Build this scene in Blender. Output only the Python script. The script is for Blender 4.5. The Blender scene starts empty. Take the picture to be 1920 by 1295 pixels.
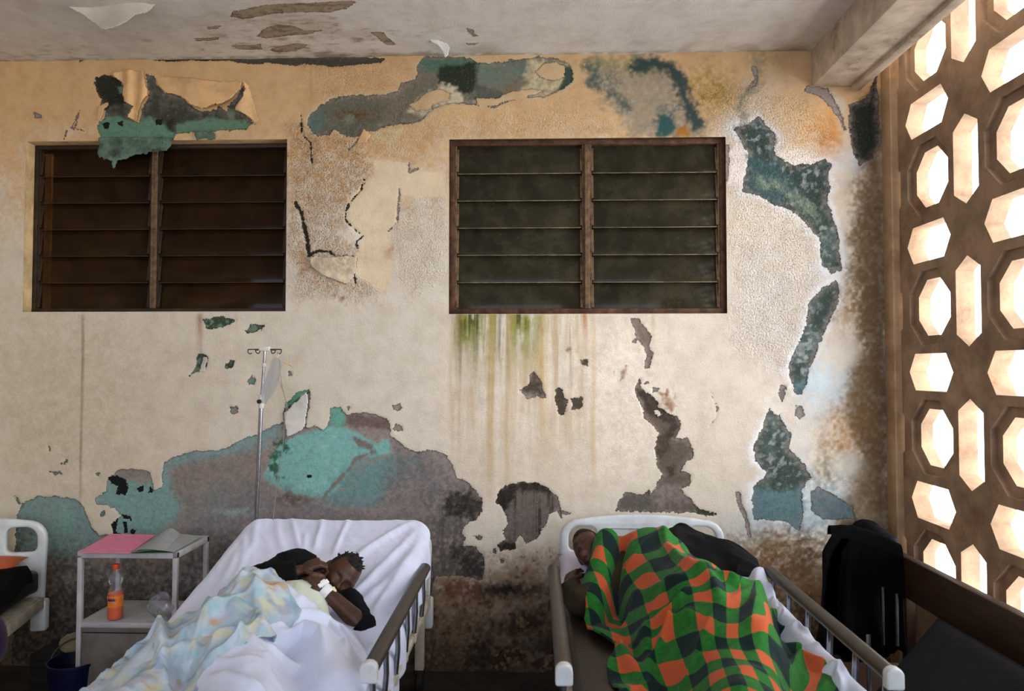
import bpy, bmesh, math, random
import numpy as np
from mathutils import Vector, Matrix, Euler, noise as mnoise

random.seed(7)
PI = math.pi
scene = bpy.context.scene
COL = scene.collection

# ------------------------------------------------------------------ camera
FPX, IW, IH = 1360.0, 1920.0, 1295.0
CAM = Vector((0.0, -4.0, 1.65))
CROT = Euler((math.radians(90 + 1.81), 0, math.radians(1.68)), 'XYZ')
cam = bpy.data.cameras.new('camera')
cam.sensor_width = 36.0
cam.lens = FPX / IW * 36.0
cam.clip_start = 0.05
cam.dof.use_dof = True
cam.dof.focus_distance = 3.85
cam.dof.aperture_fstop = 3.2
cam_o = bpy.data.objects.new('camera', cam)
cam_o.location = CAM
cam_o.rotation_euler = CROT
COL.objects.link(cam_o)
scene.camera = cam_o
RM = CROT.to_matrix()

# ------------------------------------------------------------------ view, sky, daylight
vs = scene.view_settings
scene.display_settings.display_device = 'sRGB'
vs.view_transform = 'Standard'
vs.look = 'None'
vs.gamma = 1.0
vs.use_curve_mapping = False
vs.exposure = 0.4

SKY_WARM = (2.3, 2.25, 2.12)      # sunlit yard beyond the breeze blocks
SKY_COOL = (0.92, 1.02, 1.26)      # open shade on the veranda side
SKY_BOOST = (6.5, 6.45, 6.3)  # added brightness for an unseen patch of sky
SKY_STRENGTH = 2.4
world = bpy.data.worlds.new('world')
scene.world = world
world.use_nodes = True
wn = world.node_tree
wn.nodes.clear()
w_out = wn.nodes.new('ShaderNodeOutputWorld')
w_bg = wn.nodes.new('ShaderNodeBackground')
w_tc = wn.nodes.new('ShaderNodeTexCoord')
w_sep = wn.nodes.new('ShaderNodeSeparateXYZ')
w_mr = wn.nodes.new('ShaderNodeMapRange')
w_mr.inputs['From Min'].default_value = 0.1
w_mr.inputs['From Max'].default_value = 0.6
w_mix = wn.nodes.new('ShaderNodeMix')
w_mix.data_type = 'RGBA'
wn.links.new(w_tc.outputs['Generated'], w_sep.inputs[0])
wn.links.new(w_sep.outputs['X'], w_mr.inputs['Value'])
wn.links.new(w_mr.outputs[0], w_mix.inputs[0])
w_mix.inputs[6].default_value = (*SKY_COOL, 1)
w_mix.inputs[7].default_value = (*SKY_WARM, 1)
# yard-side sky behind the camera, boosted out of view to brighten the block reveals
w_g1 = wn.nodes.new('ShaderNodeMapRange')
w_g1.interpolation_type = 'SMOOTHSTEP'
w_g1.inputs['From Min'].default_value = 0.5
w_g1.inputs['From Max'].default_value = 0.85
w_g2 = wn.nodes.new('ShaderNodeMapRange')
w_g2.interpolation_type = 'SMOOTHSTEP'
w_g2.inputs['From Min'].default_value = 0.0
w_g2.inputs['From Max'].default_value = -0.4
w_gm = wn.nodes.new('ShaderNodeMath')
w_gm.operation = 'MULTIPLY'
w_mix2 = wn.nodes.new('ShaderNodeMix')
w_mix2.data_type = 'RGBA'
w_mix2.inputs[7].default_value = (*SKY_BOOST, 1)
wn.links.new(w_sep.outputs['X'], w_g1.inputs['Value'])
wn.links.new(w_sep.outputs['Y'], w_g2.inputs['Value'])
wn.links.new(w_g1.outputs[0], w_gm.inputs[0])
wn.links.new(w_g2.outputs[0], w_gm.inputs[1])
wn.links.new(w_gm.outputs[0], w_mix2.inputs[0])
wn.links.new(w_mix.outputs[2], w_mix2.inputs[6])
wn.links.new(w_mix2.outputs[2], w_bg.inputs['Color'])
w_bg.inputs['Strength'].default_value = SKY_STRENGTH
wn.links.new(w_bg.outputs[0], w_out.inputs['Surface'])


def area_light(name, loc, rot, sx, sy, power=0, color=(1, 1, 1), portal=False):
    l = bpy.data.lights.new(name, 'AREA')
    l.shape = 'RECTANGLE'
    l.size, l.size_y = sx, sy
    l.energy = power
    l.color = color
    if portal:
        l.cycles.is_portal = True
    o = bpy.data.objects.new(name, l)
    o.location = loc
    o.rotation_euler = rot
    COL.objects.link(o)
    return o


# daylight enters through the open veranda side behind the camera and through the breeze blocks
OPEN_Y = -6.2
area_light('veranda_daylight', (-0.4, OPEN_Y + 0.02, 2.25), (math.radians(90), 0, 0), 4.8, 1.95, portal=True)
area_light('breeze_block_daylight', (2.10, -1.6, 2.2), (0, math.radians(90), 0), 4.3, 3.2, portal=True)


# ------------------------------------------------------------------ projection helpers
def ray(px, py):
    return (RM @ Vector(((px - IW / 2) / FPX, -(py - IH / 2) / FPX, -1.0)))


def at(px, py, Y=None, X=None, Z=None):
    """the point seen at a pixel of the photograph, on the plane Y=.., X=.. or Z=.."""
    d = ray(px, py)
    if Y is not None:
        t = (Y - CAM.y) / d.y
    elif X is not None:
        t = (X - CAM.x) / d.x
    else:
        t = (Z - CAM.z) / d.z
    return CAM + d * t


def on(hf, px, py, t0=1.2, t1=4.2, n=400):
    """the point seen at a pixel on a height field z = hf(x, y)"""
    d = ray(px, py)
    d = d / d.y
    prev = None
    for i in range(n):
        t = t0 + (t1 - t0) * i / n
        p = CAM + d * t
        g = p.z - float(hf(np.array([p.x]), np.array([p.y]))[0])
        if g <= 0:
            return p
    return CAM + d * t1


def W(px, py):
    p = at(px, py, Y=0.0)
    return (p.x, p.z)


def T(x0, y0, s, pts):
    """points read in an enlarged crop of the photograph -> pixels"""
    return [(x0 + x / s, y0 + y / s) for x, y in pts]


# ------------------------------------------------------------------ object helpers
def link(o, parent=None):
    COL.objects.link(o)
    if parent is not None:
        o.parent = parent
    return o


def tag(o, label=None, cat=None, group=None, kind=None):
    if label:
        o['label'] = label
    if cat:
        o['category'] = cat
    if group:
        o['group'] = group
    if kind:
        o['kind'] = kind
    return o


def thing(name, label, cat, loc=(0, 0, 0), rotz=0.0, group=None):
    o = bpy.data.objects.new(name, None)
    o.empty_display_size = 0.1
    o.location = loc
    o.rotation_euler = (0, 0, rotz)
    link(o)
    return tag(o, label, cat, group)


def finish(me, angle=35):
    me.shade_smooth()
    if angle is not None:
        me.set_sharp_from_angle(angle=math.radians(angle))


def origin_of(parent):
    v = Vector((0, 0, 0))
    while parent is not None:
        v += Vector(parent.location)
        parent = parent.parent
    return v


def part(name, bm, mat, parent=None, angle=35, local=False):
    """link a bmesh as ONE object; world coordinates unless local"""
    me = bpy.data.meshes.new(name)
    if parent is not None and not local:
        off = origin_of(parent)
        for v in bm.verts:
            v.co -= off
    bm.normal_update()
    bm.to_mesh(me)
    bm.free()
    finish(me, angle)
    for m in (mat if isinstance(mat, (list, tuple)) else [mat]):
        me.materials.append(m)
    return link(bpy.data.objects.new(name, me), parent)


def recenter(o):
    """move a top-level mesh's origin to the middle of its base"""
    me = o.data
    n = len(me.vertices)
    co = np.empty(n * 3, np.float32)
    me.vertices.foreach_get('co', co)
    co = co.reshape(-1, 3)
    c = np.array([(co[:, 0].min() + co[:, 0].max()) / 2, (co[:, 1].min() + co[:, 1].max()) / 2, co[:, 2].min()])
    me.vertices.foreach_set('co', (co - c).astype(np.float32).ravel())
    o.location = Vector(o.location) + Vector(c.tolist())
    return o


def add_box(bm, c, s, bevel=0.0, rot=None, seg=2):
    r = bmesh.ops.create_cube(bm, size=1.0)
    vs_ = r['verts']
    bmesh.ops.scale(bm, vec=s, verts=vs_)
    if bevel > 0:
        es = list({e for v in vs_ for e in v.link_edges})
        b = bmesh.ops.bevel(bm, geom=es, offset=bevel, segments=seg, affect='EDGES', profile=0.5)
        vs_ = list({v for f in b['faces'] for v in f.verts} | {v for v in vs_ if v.is_valid})
    if rot is not None:
        bmesh.ops.rotate(bm, cent=(0, 0, 0), matrix=rot, verts=vs_)
    bmesh.ops.translate(bm, vec=c, verts=vs_)
    return vs_


def add_bar(bm, a, b, w, h, bevel=0.0, up=(0, 0, 1)):
    a, b = Vector(a), Vector(b)
    d = b - a
    L = d.length
    x = d.normalized()
    u = Vector(up)
    y = u.cross(x)
    if y.length < 1e-4:
        y = Vector((1, 0, 0)).cross(x)
    y.normalize()
    z = x.cross(y)
    rot = Matrix((x, y, z)).transposed()
    return add_box(bm, (a + b) / 2, (L, w, h), bevel, rot)


def smooth_path(pts, n=6):
    pts = [Vector(p) for p in pts]
    if len(pts) < 3:
        return pts
    out = []
    for i in range(len(pts) - 1):
        p0 = pts[max(i - 1, 0)]
        p1, p2 = pts[i], pts[i + 1]
        p3 = pts[min(i + 2, len(pts) - 1)]
        for k in range(n):
            t = k / n
            out.append(0.5 * ((2 * p1) + (-p0 + p2) * t + (2 * p0 - 5 * p1 + 4 * p2 - p3) * t * t +
                              (-p0 + 3 * p1 - 3 * p2 + p3) * t ** 3))
    out.append(pts[-1])
    return out


def add_tube(bm, pts, r, n=10, cap=True, flat=1.0, closed=False):
    """tube along points; r a radius or one per point; flat squashes it"""
    pts = [Vector(p) for p in pts]
    m = len(pts)
    rs = r if isinstance(r, (list, tuple)) else [r] * m
    rings = []
    nrm = None
    for i, p in enumerate(pts):
        if closed:
            t = pts[(i + 1) % m] - pts[i - 1]
        else:
            t = pts[min(i + 1, m - 1)] - pts[max(i - 1, 0)]
        t.normalize()
        if nrm is None:
            a = Vector((0, 0, 1)) if abs(t.z) < 0.9 else Vector((1, 0, 0))
            nrm = (a - t * a.dot(t)).normalized()
        else:
            nrm = (nrm - t * nrm.dot(t)).normalized()
        bi = t.cross(nrm)
        rings.append([bm.verts.new(p + nrm * math.cos(2 * PI * k / n) * rs[i] + bi * math.sin(2 * PI * k / n) * rs[i] * flat)
                      for k in range(n)])
    for i in range(m if closed else m - 1):
        A, B = rings[i], rings[(i + 1) % m]
        for k in range(n):
            bm.faces.new((A[k], A[(k + 1) % n], B[(k + 1) % n], B[k]))
    if cap and not closed:
        bm.faces.new(list(reversed(rings[0])))
        bm.faces.new(rings[-1])
    return rings


def add_lathe(bm, prof, c=(0, 0, 0), n=28, axis=None):
    """prof: (radius, height) list; axis: matrix for a tilted body"""
    c = Vector(c)
    rings = []
    for r, h in prof:
        ring = []
        for k in range(n):
            a = 2 * PI * k / n
            v = Vector((r * math.cos(a), r * math.sin(a), h))
            if axis is not None:
                v = axis @ v
            ring.append(bm.verts.new(c + v))
        rings.append(ring)
    for A, B in zip(rings, rings[1:]):
        for k in range(n):
            bm.faces.new((A[k], A[(k + 1) % n], B[(k + 1) % n], B[k]))
    bm.faces.new(list(reversed(rings[0])))
    bm.faces.new(rings[-1])


def outline_bm(loops, depth, bevel=0.0, res=2):
    """flat outline with holes (2D loops) extruded to +-depth, through a filled curve"""
    cu = bpy.data.curves.new('tmp', 'CURVE')
    cu.dimensions = '2D'
    cu.fill_mode = 'BOTH'
    cu.extrude = depth
    cu.bevel_depth = bevel
    cu.bevel_resolution = res
    cu.offset = -bevel
    for lp in loops:
        sp = cu.splines.new('POLY')
        sp.points.add(len(lp) - 1)
        for p, q in zip(sp.points, lp):
            p.co = (q[0], q[1], 0, 1)
        sp.use_cyclic_u = True
    o = bpy.data.objects.new('tmp', cu)
    COL.objects.link(o)
    bpy.context.view_layer.update()
    me = bpy.data.meshes.new_from_object(o.evaluated_get(bpy.context.evaluated_depsgraph_get()))
    bm = bmesh.new()
    bm.from_mesh(me)
    bmesh.ops.remove_doubles(bm, verts=bm.verts, dist=1e-5)
    bpy.data.objects.remove(o)
    bpy.data.curves.remove(cu)
    bpy.data.meshes.remove(me)
    return bm


def round_rect(x0, y0, x1, y1, r, n=6):
    rr = r if isinstance(r, (list, tuple)) else [r] * 4
    pts = []
    for (cx, cy, a0), q in zip(((x1, y1, 0), (x0, y1, 90), (x0, y0, 180), (x1, y0, 270)), rr):
        sx = -1 if a0 in (0, 270) else 1
        sy = -1 if a0 in (0, 90) else 1
        for k in range(n + 1):
            a = math.radians(a0 + 90 * k / n)
            pts.append((cx + sx * q + q * math.cos(a), cy + sy * q + q * math.sin(a)))
    return pts


def grid_mesh(name, X, Y, Z, mask=None, uv=None):
    """2-D arrays -> quad mesh; mask (per face) keeps faces"""
    ny, nx = X.shape
    co = np.stack([X, Y, Z], -1).reshape(-1, 3)
    idx = np.arange(ny * nx).reshape(ny, nx)
    q = np.stack([idx[:-1, :-1], idx[:-1, 1:], idx[1:, 1:], idx[1:, :-1]], -1)
    q = q[mask] if mask is not None else q.reshape(-1, 4)
    used = np.zeros(ny * nx, bool)
    used[q.ravel()] = True
    remap = np.cumsum(used) - 1
    q = remap[q]
    co = co[used]
    me = bpy.data.meshes.new(name)
    me.vertices.add(len(co))
    me.vertices.foreach_set('co', co.astype(np.float32).ravel())
    me.loops.add(len(q) * 4)
    me.loops.foreach_set('vertex_index', q.astype(np.int32).ravel())
    me.polygons.add(len(q))
    me.polygons.foreach_set('loop_start', (np.arange(len(q)) * 4).astype(np.int32))
    me.update(calc_edges=True)
    if uv is not None:
        u = np.stack([uv[0].ravel()[used], uv[1].ravel()[used]], -1)
        l = me.uv_layers.new(name='UVMap')
        l.data.foreach_set('uv', u[q.ravel()].astype(np.float32).ravel())
    me.shade_smooth()
    return me, used


# ------------------------------------------------------------------ noise and distance fields (numpy)
def vnoise(x, y, seed):
    rng = np.random.RandomState(seed)
    tab = rng.rand(64, 64)
    xi, yi = np.floor(x).astype(int), np.floor(y).astype(int)
    fx, fy = x - xi, y - yi
    fx, fy = fx * fx * (3 - 2 * fx), fy * fy * (3 - 2 * fy)
    a = tab[yi % 64, xi % 64]
    b = tab[yi % 64, (xi + 1) % 64]
    c = tab[(yi + 1) % 64, xi % 64]
    d = tab[(yi + 1) % 64, (xi + 1) % 64]
    return (a * (1 - fx) + b * fx) * (1 - fy) + (c * (1 - fx) + d * fx) * fy


def fbm(x, y, scale, octv=4, seed=1, ay=1.0):
    s, amp, tot = 0.0, 1.0, 0.0
    for o in range(octv):
        s = s + amp * vnoise(x * scale * 2 ** o + 17.3 * o, y * scale * ay * 2 ** o + 9.1 * o, seed + o)
        tot += amp
        amp *= 0.55
    return s / tot * 2 - 1


def sstep(a, b, x):
    t = np.clip((x - a) / (b - a), 0, 1)
    return t * t * (3 - 2 * t)


def seg_dist(X, Y, a, b):
    ax, ay = a
    bx, by = b
    dx, dy = bx - ax, by - ay
    L = dx * dx + dy * dy + 1e-12
    t = np.clip(((X - ax) * dx + (Y - ay) * dy) / L, 0, 1)
    return np.hypot(X - ax - t * dx, Y - ay - t * dy), t


def poly_sdf(X, Y, poly, far=0.25):
    """signed distance (negative inside), only worked out near the polygon"""
    P = np.asarray(poly, float)
    out = np.full(X.shape, far)
    m = (X > P[:, 0].min() - far) & (X < P[:, 0].max() + far) & (Y > P[:, 1].min() - far) & (Y < P[:, 1].max() + far)
    if not m.any():
        return out
    x, y = X[m], Y[m]
    d = np.full(x.shape, 9.0)
    ins = np.zeros(x.shape, bool)
    n = len(P)
    for i in range(n):
        a, b = P[i], P[(i + 1) % n]
        d = np.minimum(d, seg_dist(x, y, a, b)[0])
        if a[1] != b[1]:
            c = ((a[1] > y) != (b[1] > y)) & (x < (b[0] - a[0]) * (y - a[1]) / (b[1] - a[1]) + a[0])
            ins ^= c
    out[m] = np.where(ins, -d, np.minimum(d, far))
    return out


def line_sdf(X, Y, pts, w, far=0.25):
    P = np.asarray(pts, float)
    out = np.full(X.shape, far)
    m = (X > P[:, 0].min() - far) & (X < P[:, 0].max() + far) & (Y > P[:, 1].min() - far) & (Y < P[:, 1].max() + far)
    if not m.any():
        return out
    x, y = X[m], Y[m]
    d = np.full(x.shape, 9.0)
    for a, b in zip(P, P[1:]):
        d = np.minimum(d, seg_dist(x, y, a, b)[0])
    out[m] = np.minimum(d - w, far)
    return out


# ------------------------------------------------------------------ materials
def lin(c):
    return tuple((v / 255 / 12.92) if v / 255 <= 0.04045 else ((v / 255 + 0.055) / 1.055) ** 2.4 for v in c)


def lin4(c):
    return (*lin(c), 1.0)


class NT:
    """small helper around a node tree"""

    def __init__(self, name):
        self.m = bpy.data.materials.new(name)
        self.m.use_nodes = True
        self.t = self.m.node_tree
        self.t.nodes.clear()
        self.out = self.n('ShaderNodeOutputMaterial')

    def n(self, typ, **kw):
        nd = self.t.nodes.new(typ)
        for k, v in kw.items():
            setattr(nd, k, v)
        return nd

    def l(self, a, b):
        self.t.links.new(a, b)

    def val(self, sock, v):
        if hasattr(v, 'is_output'):
            self.l(v, sock)
        else:
            sock.default_value = v

    def math(self, op, a, b=0.0, c=None, clamp=False):
        nd = self.n('ShaderNodeMath', operation=op, use_clamp=clamp)
        self.val(nd.inputs[0], a)
        self.val(nd.inputs[1], b)
        if c is not None:
            self.val(nd.inputs[2], c)
        return nd.outputs[0]

    def ramp(self, v, a, b, lo=0.0, hi=1.0, smooth=True):
        nd = self.n('ShaderNodeMapRange')
        nd.interpolation_type = 'SMOOTHSTEP' if smooth else 'LINEAR'
        self.val(nd.inputs['Value'], v)
        nd.inputs['From Min'].default_value = a
        nd.inputs['From Max'].default_value = b
        nd.inputs['To Min'].default_value = lo
        nd.inputs['To Max'].default_value = hi
        return nd.outputs[0]

    def mix(self, f, a, b, mode='MIX'):
        nd = self.n('ShaderNodeMix', data_type='RGBA', blend_type=mode)
        self.val(nd.inputs[0], f)
        for s, v in ((nd.inputs[6], a), (nd.inputs[7], b)):
            if hasattr(v, 'is_output'):
                self.l(v, s)
            else:
                s.default_value = lin4(v) if len(v) == 3 else v
        return nd.outputs[2]

    def coord(self, kind='Object', scale=(1, 1, 1)):
        tc = self.n('ShaderNodeTexCoord')
        mp = self.n('ShaderNodeMapping')
        mp.inputs['Scale'].default_value = scale
        self.l(tc.outputs[kind], mp.inputs[0])
        return mp.outputs[0]

    def noise(self, vec, scale, detail=4, rough=0.6, dist=0.0):
        nd = self.n('ShaderNodeTexNoise')
        self.l(vec, nd.inputs['Vector'])
        nd.inputs['Scale'].default_value = scale
        nd.inputs['Detail'].default_value = detail
        nd.inputs['Roughness'].default_value = rough
        nd.inputs['Distortion'].default_value = dist
        return nd.outputs['Fac']

    def voronoi(self, vec, scale, feature='F1'):
        nd = self.n('ShaderNodeTexVoronoi', feature=feature)
        self.l(vec, nd.inputs['Vector'])
        nd.inputs['Scale'].default_value = scale
        return nd.outputs['Distance']

    def attr(self, name):
        nd = self.n('ShaderNodeAttribute', attribute_name=name)
        return nd

    def bump(self, h, strength=0.3, dist=0.01, prev=None):
        nd = self.n('ShaderNodeBump')
        self.val(nd.inputs['Height'], h)
        nd.inputs['Strength'].default_value = strength
        nd.inputs['Distance'].default_value = dist
        if prev is not None:
            self.l(prev, nd.inputs['Normal'])
        return nd.outputs[0]

    def bsdf(self, color, rough=0.8, normal=None, spec=0.3, metal=0.0, **kw):
        p = self.n('ShaderNodeBsdfPrincipled')
        if hasattr(color, 'is_output'):
            self.l(color, p.inputs['Base Color'])
        else:
            p.inputs['Base Color'].default_value = lin4(color)
        self.val(p.inputs['Roughness'], rough)
        self.val(p.inputs['Metallic'], metal)
        p.inputs['Specular IOR Level'].default_value = spec
        for k, v in kw.items():
            self.val(p.inputs[k.replace('_', ' ')], v)
        if normal is not None:
            self.l(normal, p.inputs['Normal'])
        self.l(p.outputs[0], self.out.inputs['Surface'])
        return p


def simple(name, color, rough=0.6, var=0.12, nscale=12.0, bump=0.0, bscale=60.0, metal=0.0, spec=0.4, dirt=None, dirt_amt=0.5,
           dscale=6.0, **kw):
    """a plain procedural material: colour with soft variation, optional dirt and grain"""
    t = NT(name)
    v = t.coord()
    n = t.noise(v, nscale)
    dark = tuple(c * (1 - var) for c in color)
    lite = tuple(min(255, c * (1 + var * 0.6)) for c in color)
    col = t.mix(t.ramp(n, 0.3, 0.7), dark, lite)
    if dirt:
        col = t.mix(t.ramp(t.noise(v, dscale, 6, 0.7), 0.5, 0.72, 0, dirt_amt), col, dirt)
    nm = t.bump(t.noise(v, bscale, 5), bump, 0.004) if bump else None
    t.bsdf(col, rough, nm, spec, metal, **kw)
    return t.m
# ================================================================== THE WALL AND ITS PEELING PAINT
CEIL_Z = 3.40
ROOM_L = -4.3
LAT_X = 1.95

win1 = [at(62, 266, Y=0.0), at(535, 581, Y=0.0)]
w1x0, w1x1 = at(46, 420, Y=0).x, at(537, 420, Y=0).x
w1z1, w1z0 = at(300, 263, Y=0).z, at(300, 584, Y=0).z
w2x0, w2x1 = at(842, 420, Y=0).x, at(1362, 420, Y=0).x
w2z1, w2z0 = at(1100, 259, Y=0).z, at(1100, 588, Y=0).z


def seq(brk, step):
    out = []
    for a, b, s in brk:
        n = max(1, int(round((b - a) / (s or step))))
        out += list(np.linspace(a, b, n, endpoint=False))
    return np.array(out + [brk[-1][1]])


ST = 0.0062
gx = seq([(ROOM_L, -3.1, 0.4), (-3.1, w1x0, 0), (w1x0, w1x1, 0), (w1x1, w2x0, 0), (w2x0, w2x1, 0), (w2x1, 2.15, 0)], ST)
gz = seq([(0, 0.12, 0.04), (0.12, w1z0, 0), (w1z0, min(w2z0, 9), 0.01) if abs(w1z0 - w2z0) > 0.003 and w2z0 > w1z0 else (w1z0, w1z0 + 0.004, 0),
          ], ST)
zb = sorted({-0.03, 0.0, round(w1z0, 4), round(w2z0, 4), round(w1z1, 4), round(w2z1, 4), CEIL_Z + 0.045})
gz = seq([(a, b, 0) for a, b in zip(zb, zb[1:])], ST)
GX, GZ = np.meshgrid(gx, gz)
n_lo = fbm(GX, GZ, 3.0, 5, 11)
n_mid = fbm(GX, GZ, 11.0, 4, 23)
n_hi = fbm(GX, GZ, 45.0, 3, 37)
n_streak = fbm(GX, GZ, 26.0, 4, 51, ay=0.07)
n_streak2 = fbm(GX, GZ, 60.0, 3, 77, ay=0.04)
n_grit0 = 1.3 * fbm(GX, GZ, 55.0, 3, 141) + 0.5 * fbm(GX, GZ, 14.0, 3, 143)


def wp(pts):
    return [W(*p) for p in pts]


def C3(c):
    return np.array(lin(c))


n_grit = None


def paint(arr, m, col, grit=1.9):
    if m.shape == GX.shape and grit:          # soft edges break up into specks
        m = np.clip(m + grit * m * (1 - m) * n_grit, 0, 1)
    arr += (C3(col) - arr) * m[..., None]


def m_poly(pts, soft=0.012, amp=0.012, nz=None):
    sd = poly_sdf(GX, GZ, wp(pts))
    nz = n_mid * 0.6 + n_hi * 0.4 if nz is None else nz
    return sstep(soft, -soft, sd + amp * nz)


def m_line(pts, w, soft=0.01, amp=0.01, nz=None):
    sd = line_sdf(GX, GZ, wp(pts), w)
    nz = n_mid * 0.6 + n_hi * 0.4 if nz is None else nz
    return sstep(soft, -soft, sd + amp * nz)


def m_blob(px, py, rx, ry, op=1.0, nz=None, amp=0.5, hard=1.0):
    cx, cz = W(px, py)
    r = np.hypot((GX - cx) / (rx / 340), (GZ - cz) / (ry / 340))
    nz = n_lo * 0.5 + n_mid * 0.5 if nz is None else nz
    return op * np.clip(sstep(1.0, 1.0 - hard, r + amp * nz * np.clip(r, 0, 1.2)), 0, 1)


# --- crops the outlines were read from
A_ = lambda p: T(540, 60, 3.083, p)
B_ = lambda p: T(1060, 60, 3.084, p)
C_ = lambda p: T(400, 640, 3.598, p)
D_ = lambda p: T(820, 560, 2.943, p)
E_ = lambda p: T(1300, 480, 2.3125, p)
F_ = lambda p: T(0, 580, 2.816, p)
G_ = lambda p: T(740, 940, 3.647, p)
H_ = lambda p: T(170, 120, 5.486, p)
K_ = lambda p: T(0, 0, 1.92, p)

peel = []          # hard-edged outlines where the cream paint is gone
arc_left = A_([(115, 490), (180, 430), (250, 380), (400, 362), (520, 365), (640, 345), (650, 295), (740, 270), (745, 190),
               (790, 140), (890, 140), (1060, 150), (1100, 180), (1280, 170), (1380, 150), (1480, 140), (1560, 150),
               (1620, 180), (1650, 240), (1640, 290), (1580, 335), (1480, 375), (1380, 375), (1270, 400), (1190, 440),
               (1120, 430), (1060, 420), (950, 410), (870, 430), (800, 480), (760, 520), (700, 530), (640, 535), (570, 545),
               (500, 570), (440, 580), (400, 605), (340, 605), (310, 590), (260, 560), (240, 595), (190, 600), (140, 590), (115, 550)])
peel.append(arc_left)
river1 = B_([(975, 560), (1060, 530), (1110, 490), (1160, 530), (1220, 590), (1210, 680), (1230, 720), (1320, 770), (1420, 760),
             (1500, 740), (1540, 760), (1520, 830), (1540, 900), (1510, 960), (1540, 1040), (1570, 1120), (1580, 1200), (1590, 1295),
             (1600, 1360), (1540, 1400), (1480, 1340), (1470, 1190), (1400, 1120), (1340, 1050), (1240, 1010), (1200, 1000), (1130, 950), (1060, 930), (1020, 920),
             (1030, 870), (1050, 780), (1060, 700), (1020, 640)])
peel.append(river1)
river2 = E_([(555, 140), (620, 105), (635, 150), (625, 210), (600, 260), (560, 350), (530, 430), (500, 500), (490, 560),
             (470, 600), (440, 600), (430, 560), (410, 500), (420, 450), (460, 370), (490, 300), (500, 200)])
peel.append(river2)
river3 = E_([(330, 660), (350, 690), (380, 680), (385, 720), (430, 770), (410, 830), (430, 850), (480, 900), (510, 960), (470, 1020), (480, 1130),
             (460, 1190), (400, 1150), (300, 1140), (260, 1150), (255, 1060), (260, 1000), (320, 940), (270, 890), (260, 820), (290, 760), (310, 700)])
peel.append(river3)
peel.append(E_([(510, 1020), (540, 1000), (600, 1030), (690, 1080), (700, 1140), (560, 1140), (510, 1100)]))
peel.append(E_([(375, 555), (400, 560), (400, 610), (385, 630), (372, 600)]))
peel.append(E_([(445, 650), (470, 650), (480, 690), (460, 710), (445, 690)]))
peel.append(E_([(570, 0), (640, 20), (640, 70), (610, 55), (580, 30)]))
peel.append(E_([(182, 1020), (200, 1020), (210, 1070), (240, 1140), (250, 1220), (238, 1220), (225, 1150), (195, 1090)]))
dark_col = B_([(1640, 420), (1740, 380), (1800, 250), (1830, 640), (1780, 730), (1700, 770), (1660, 680), (1640, 560)])
peel.append(dark_col)
peel.append(B_([(1400, 310), (1520, 320), (1560, 400), (1600, 470), (1630, 560), (1612, 570), (1570, 480), (1530, 430), (1470, 370), (1380, 340)]))
peel.append(B_([(1075, 195), (1105, 200), (1112, 270), (1105, 310), (1060, 325), (1075, 300), (1095, 290)]))
peel.append(B_([(925, 650), (945, 650), (950, 760), (935, 860), (922, 850)]))
weather = B_([(110, 180), (230, 170), (380, 190), (400, 130), (540, 130), (620, 180), (660, 260), (700, 350), (740, 440), (760, 520),
              (800, 540), (800, 604), (390, 604), (360, 560), (330, 500), (250, 430), (180, 350), (110, 310)])
big_low = (F_([(60, 2000), (80, 1200), (90, 1080), (120, 1020), (200, 985), (300, 985), (400, 1000), (440, 1040), (480, 1150), (520, 1190), (595, 1190), (590, 1130),
               (640, 1085), (600, 1050), (510, 1025), (500, 1000), (555, 960), (570, 890), (615, 850), (680, 840), (740, 845), (795, 860),
               (800, 900), (810, 960), (850, 940), (860, 880), (860, 810), (940, 770), (1040, 745), (1140, 745), (1220, 720), (1300, 675),
               (1370, 660)]) +
           C_([(330, 600), (400, 575), (470, 540), (470, 480), (500, 400), (560, 345), (640, 320), (655, 335), (640, 450), (620, 580), (690, 570), (740, 600),
               (780, 540), (790, 450), (860, 445), (900, 500), (950, 485), (1020, 480), (1100, 495), (1170, 520), (1190, 570), (1200, 640),
               (1250, 680), (1330, 730), (1400, 750), (1440, 730), (1520, 735), (1570, 770), (1610, 830), (1640, 920), (1700, 940),
               (1760, 990), (1810, 1060)]) +
           G_([(600, 60), (560, 110), (550, 140), (500, 150), (470, 180), (465, 220), (490, 250), (470, 300), (560, 310), (600, 360),
               (620, 440), (600, 530), (570, 545), (530, 520), (400, 505), (280, 515), (250, 600), (220, 800), (100, 1200)]))
peel.append(big_low)
mush = D_([(340, 1060), (400, 1020), (480, 1010), (560, 1015), (620, 1050), (660, 1080), (680, 1150), (690, 1220), (660, 1170),
           (620, 1190), (600, 1240), (570, 1280)]) + G_([(990, 220), (960, 260), (900, 290), (860, 230), (825, 280), (830, 330), (720, 340), (705, 300),
                                                     (750, 260), (740, 200), (770, 150), (760, 80), (720, 30), (690, 10)])
peel.append(mush)
crack_hi = D_([(1060, 105), (1110, 110), (1150, 160), (1180, 210), (1170, 260), (1190, 300), (1170, 385), (1145, 385), (1150, 300),
               (1130, 250), (1100, 210), (1080, 150)])
crack_lo = D_([(1090, 500), (1110, 440), (1130, 450), (1120, 490), (1150, 510), (1220, 570), (1220, 600), (1320, 650), (1345, 690), (1330, 745), (1310, 770), (1380, 770),
               (1410, 830), (1415, 880), (1370, 900), (1350, 950), (1405, 965), (1390, 1030), (1340, 1050), (1400, 1110), (1430, 1150),
               (1550, 1190), (1480, 1200), (1430, 1180), (980, 1175), (1000, 1110), (1040, 1065), (1130, 1080), (1165, 1055),
               (1180, 1080), (1210, 1030), (1240, 970), (1210, 920), (1200, 830), (1220, 740), (1200, 710), (1140, 650), (1120, 570)])
peel += [crack_hi, crack_lo]
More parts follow.
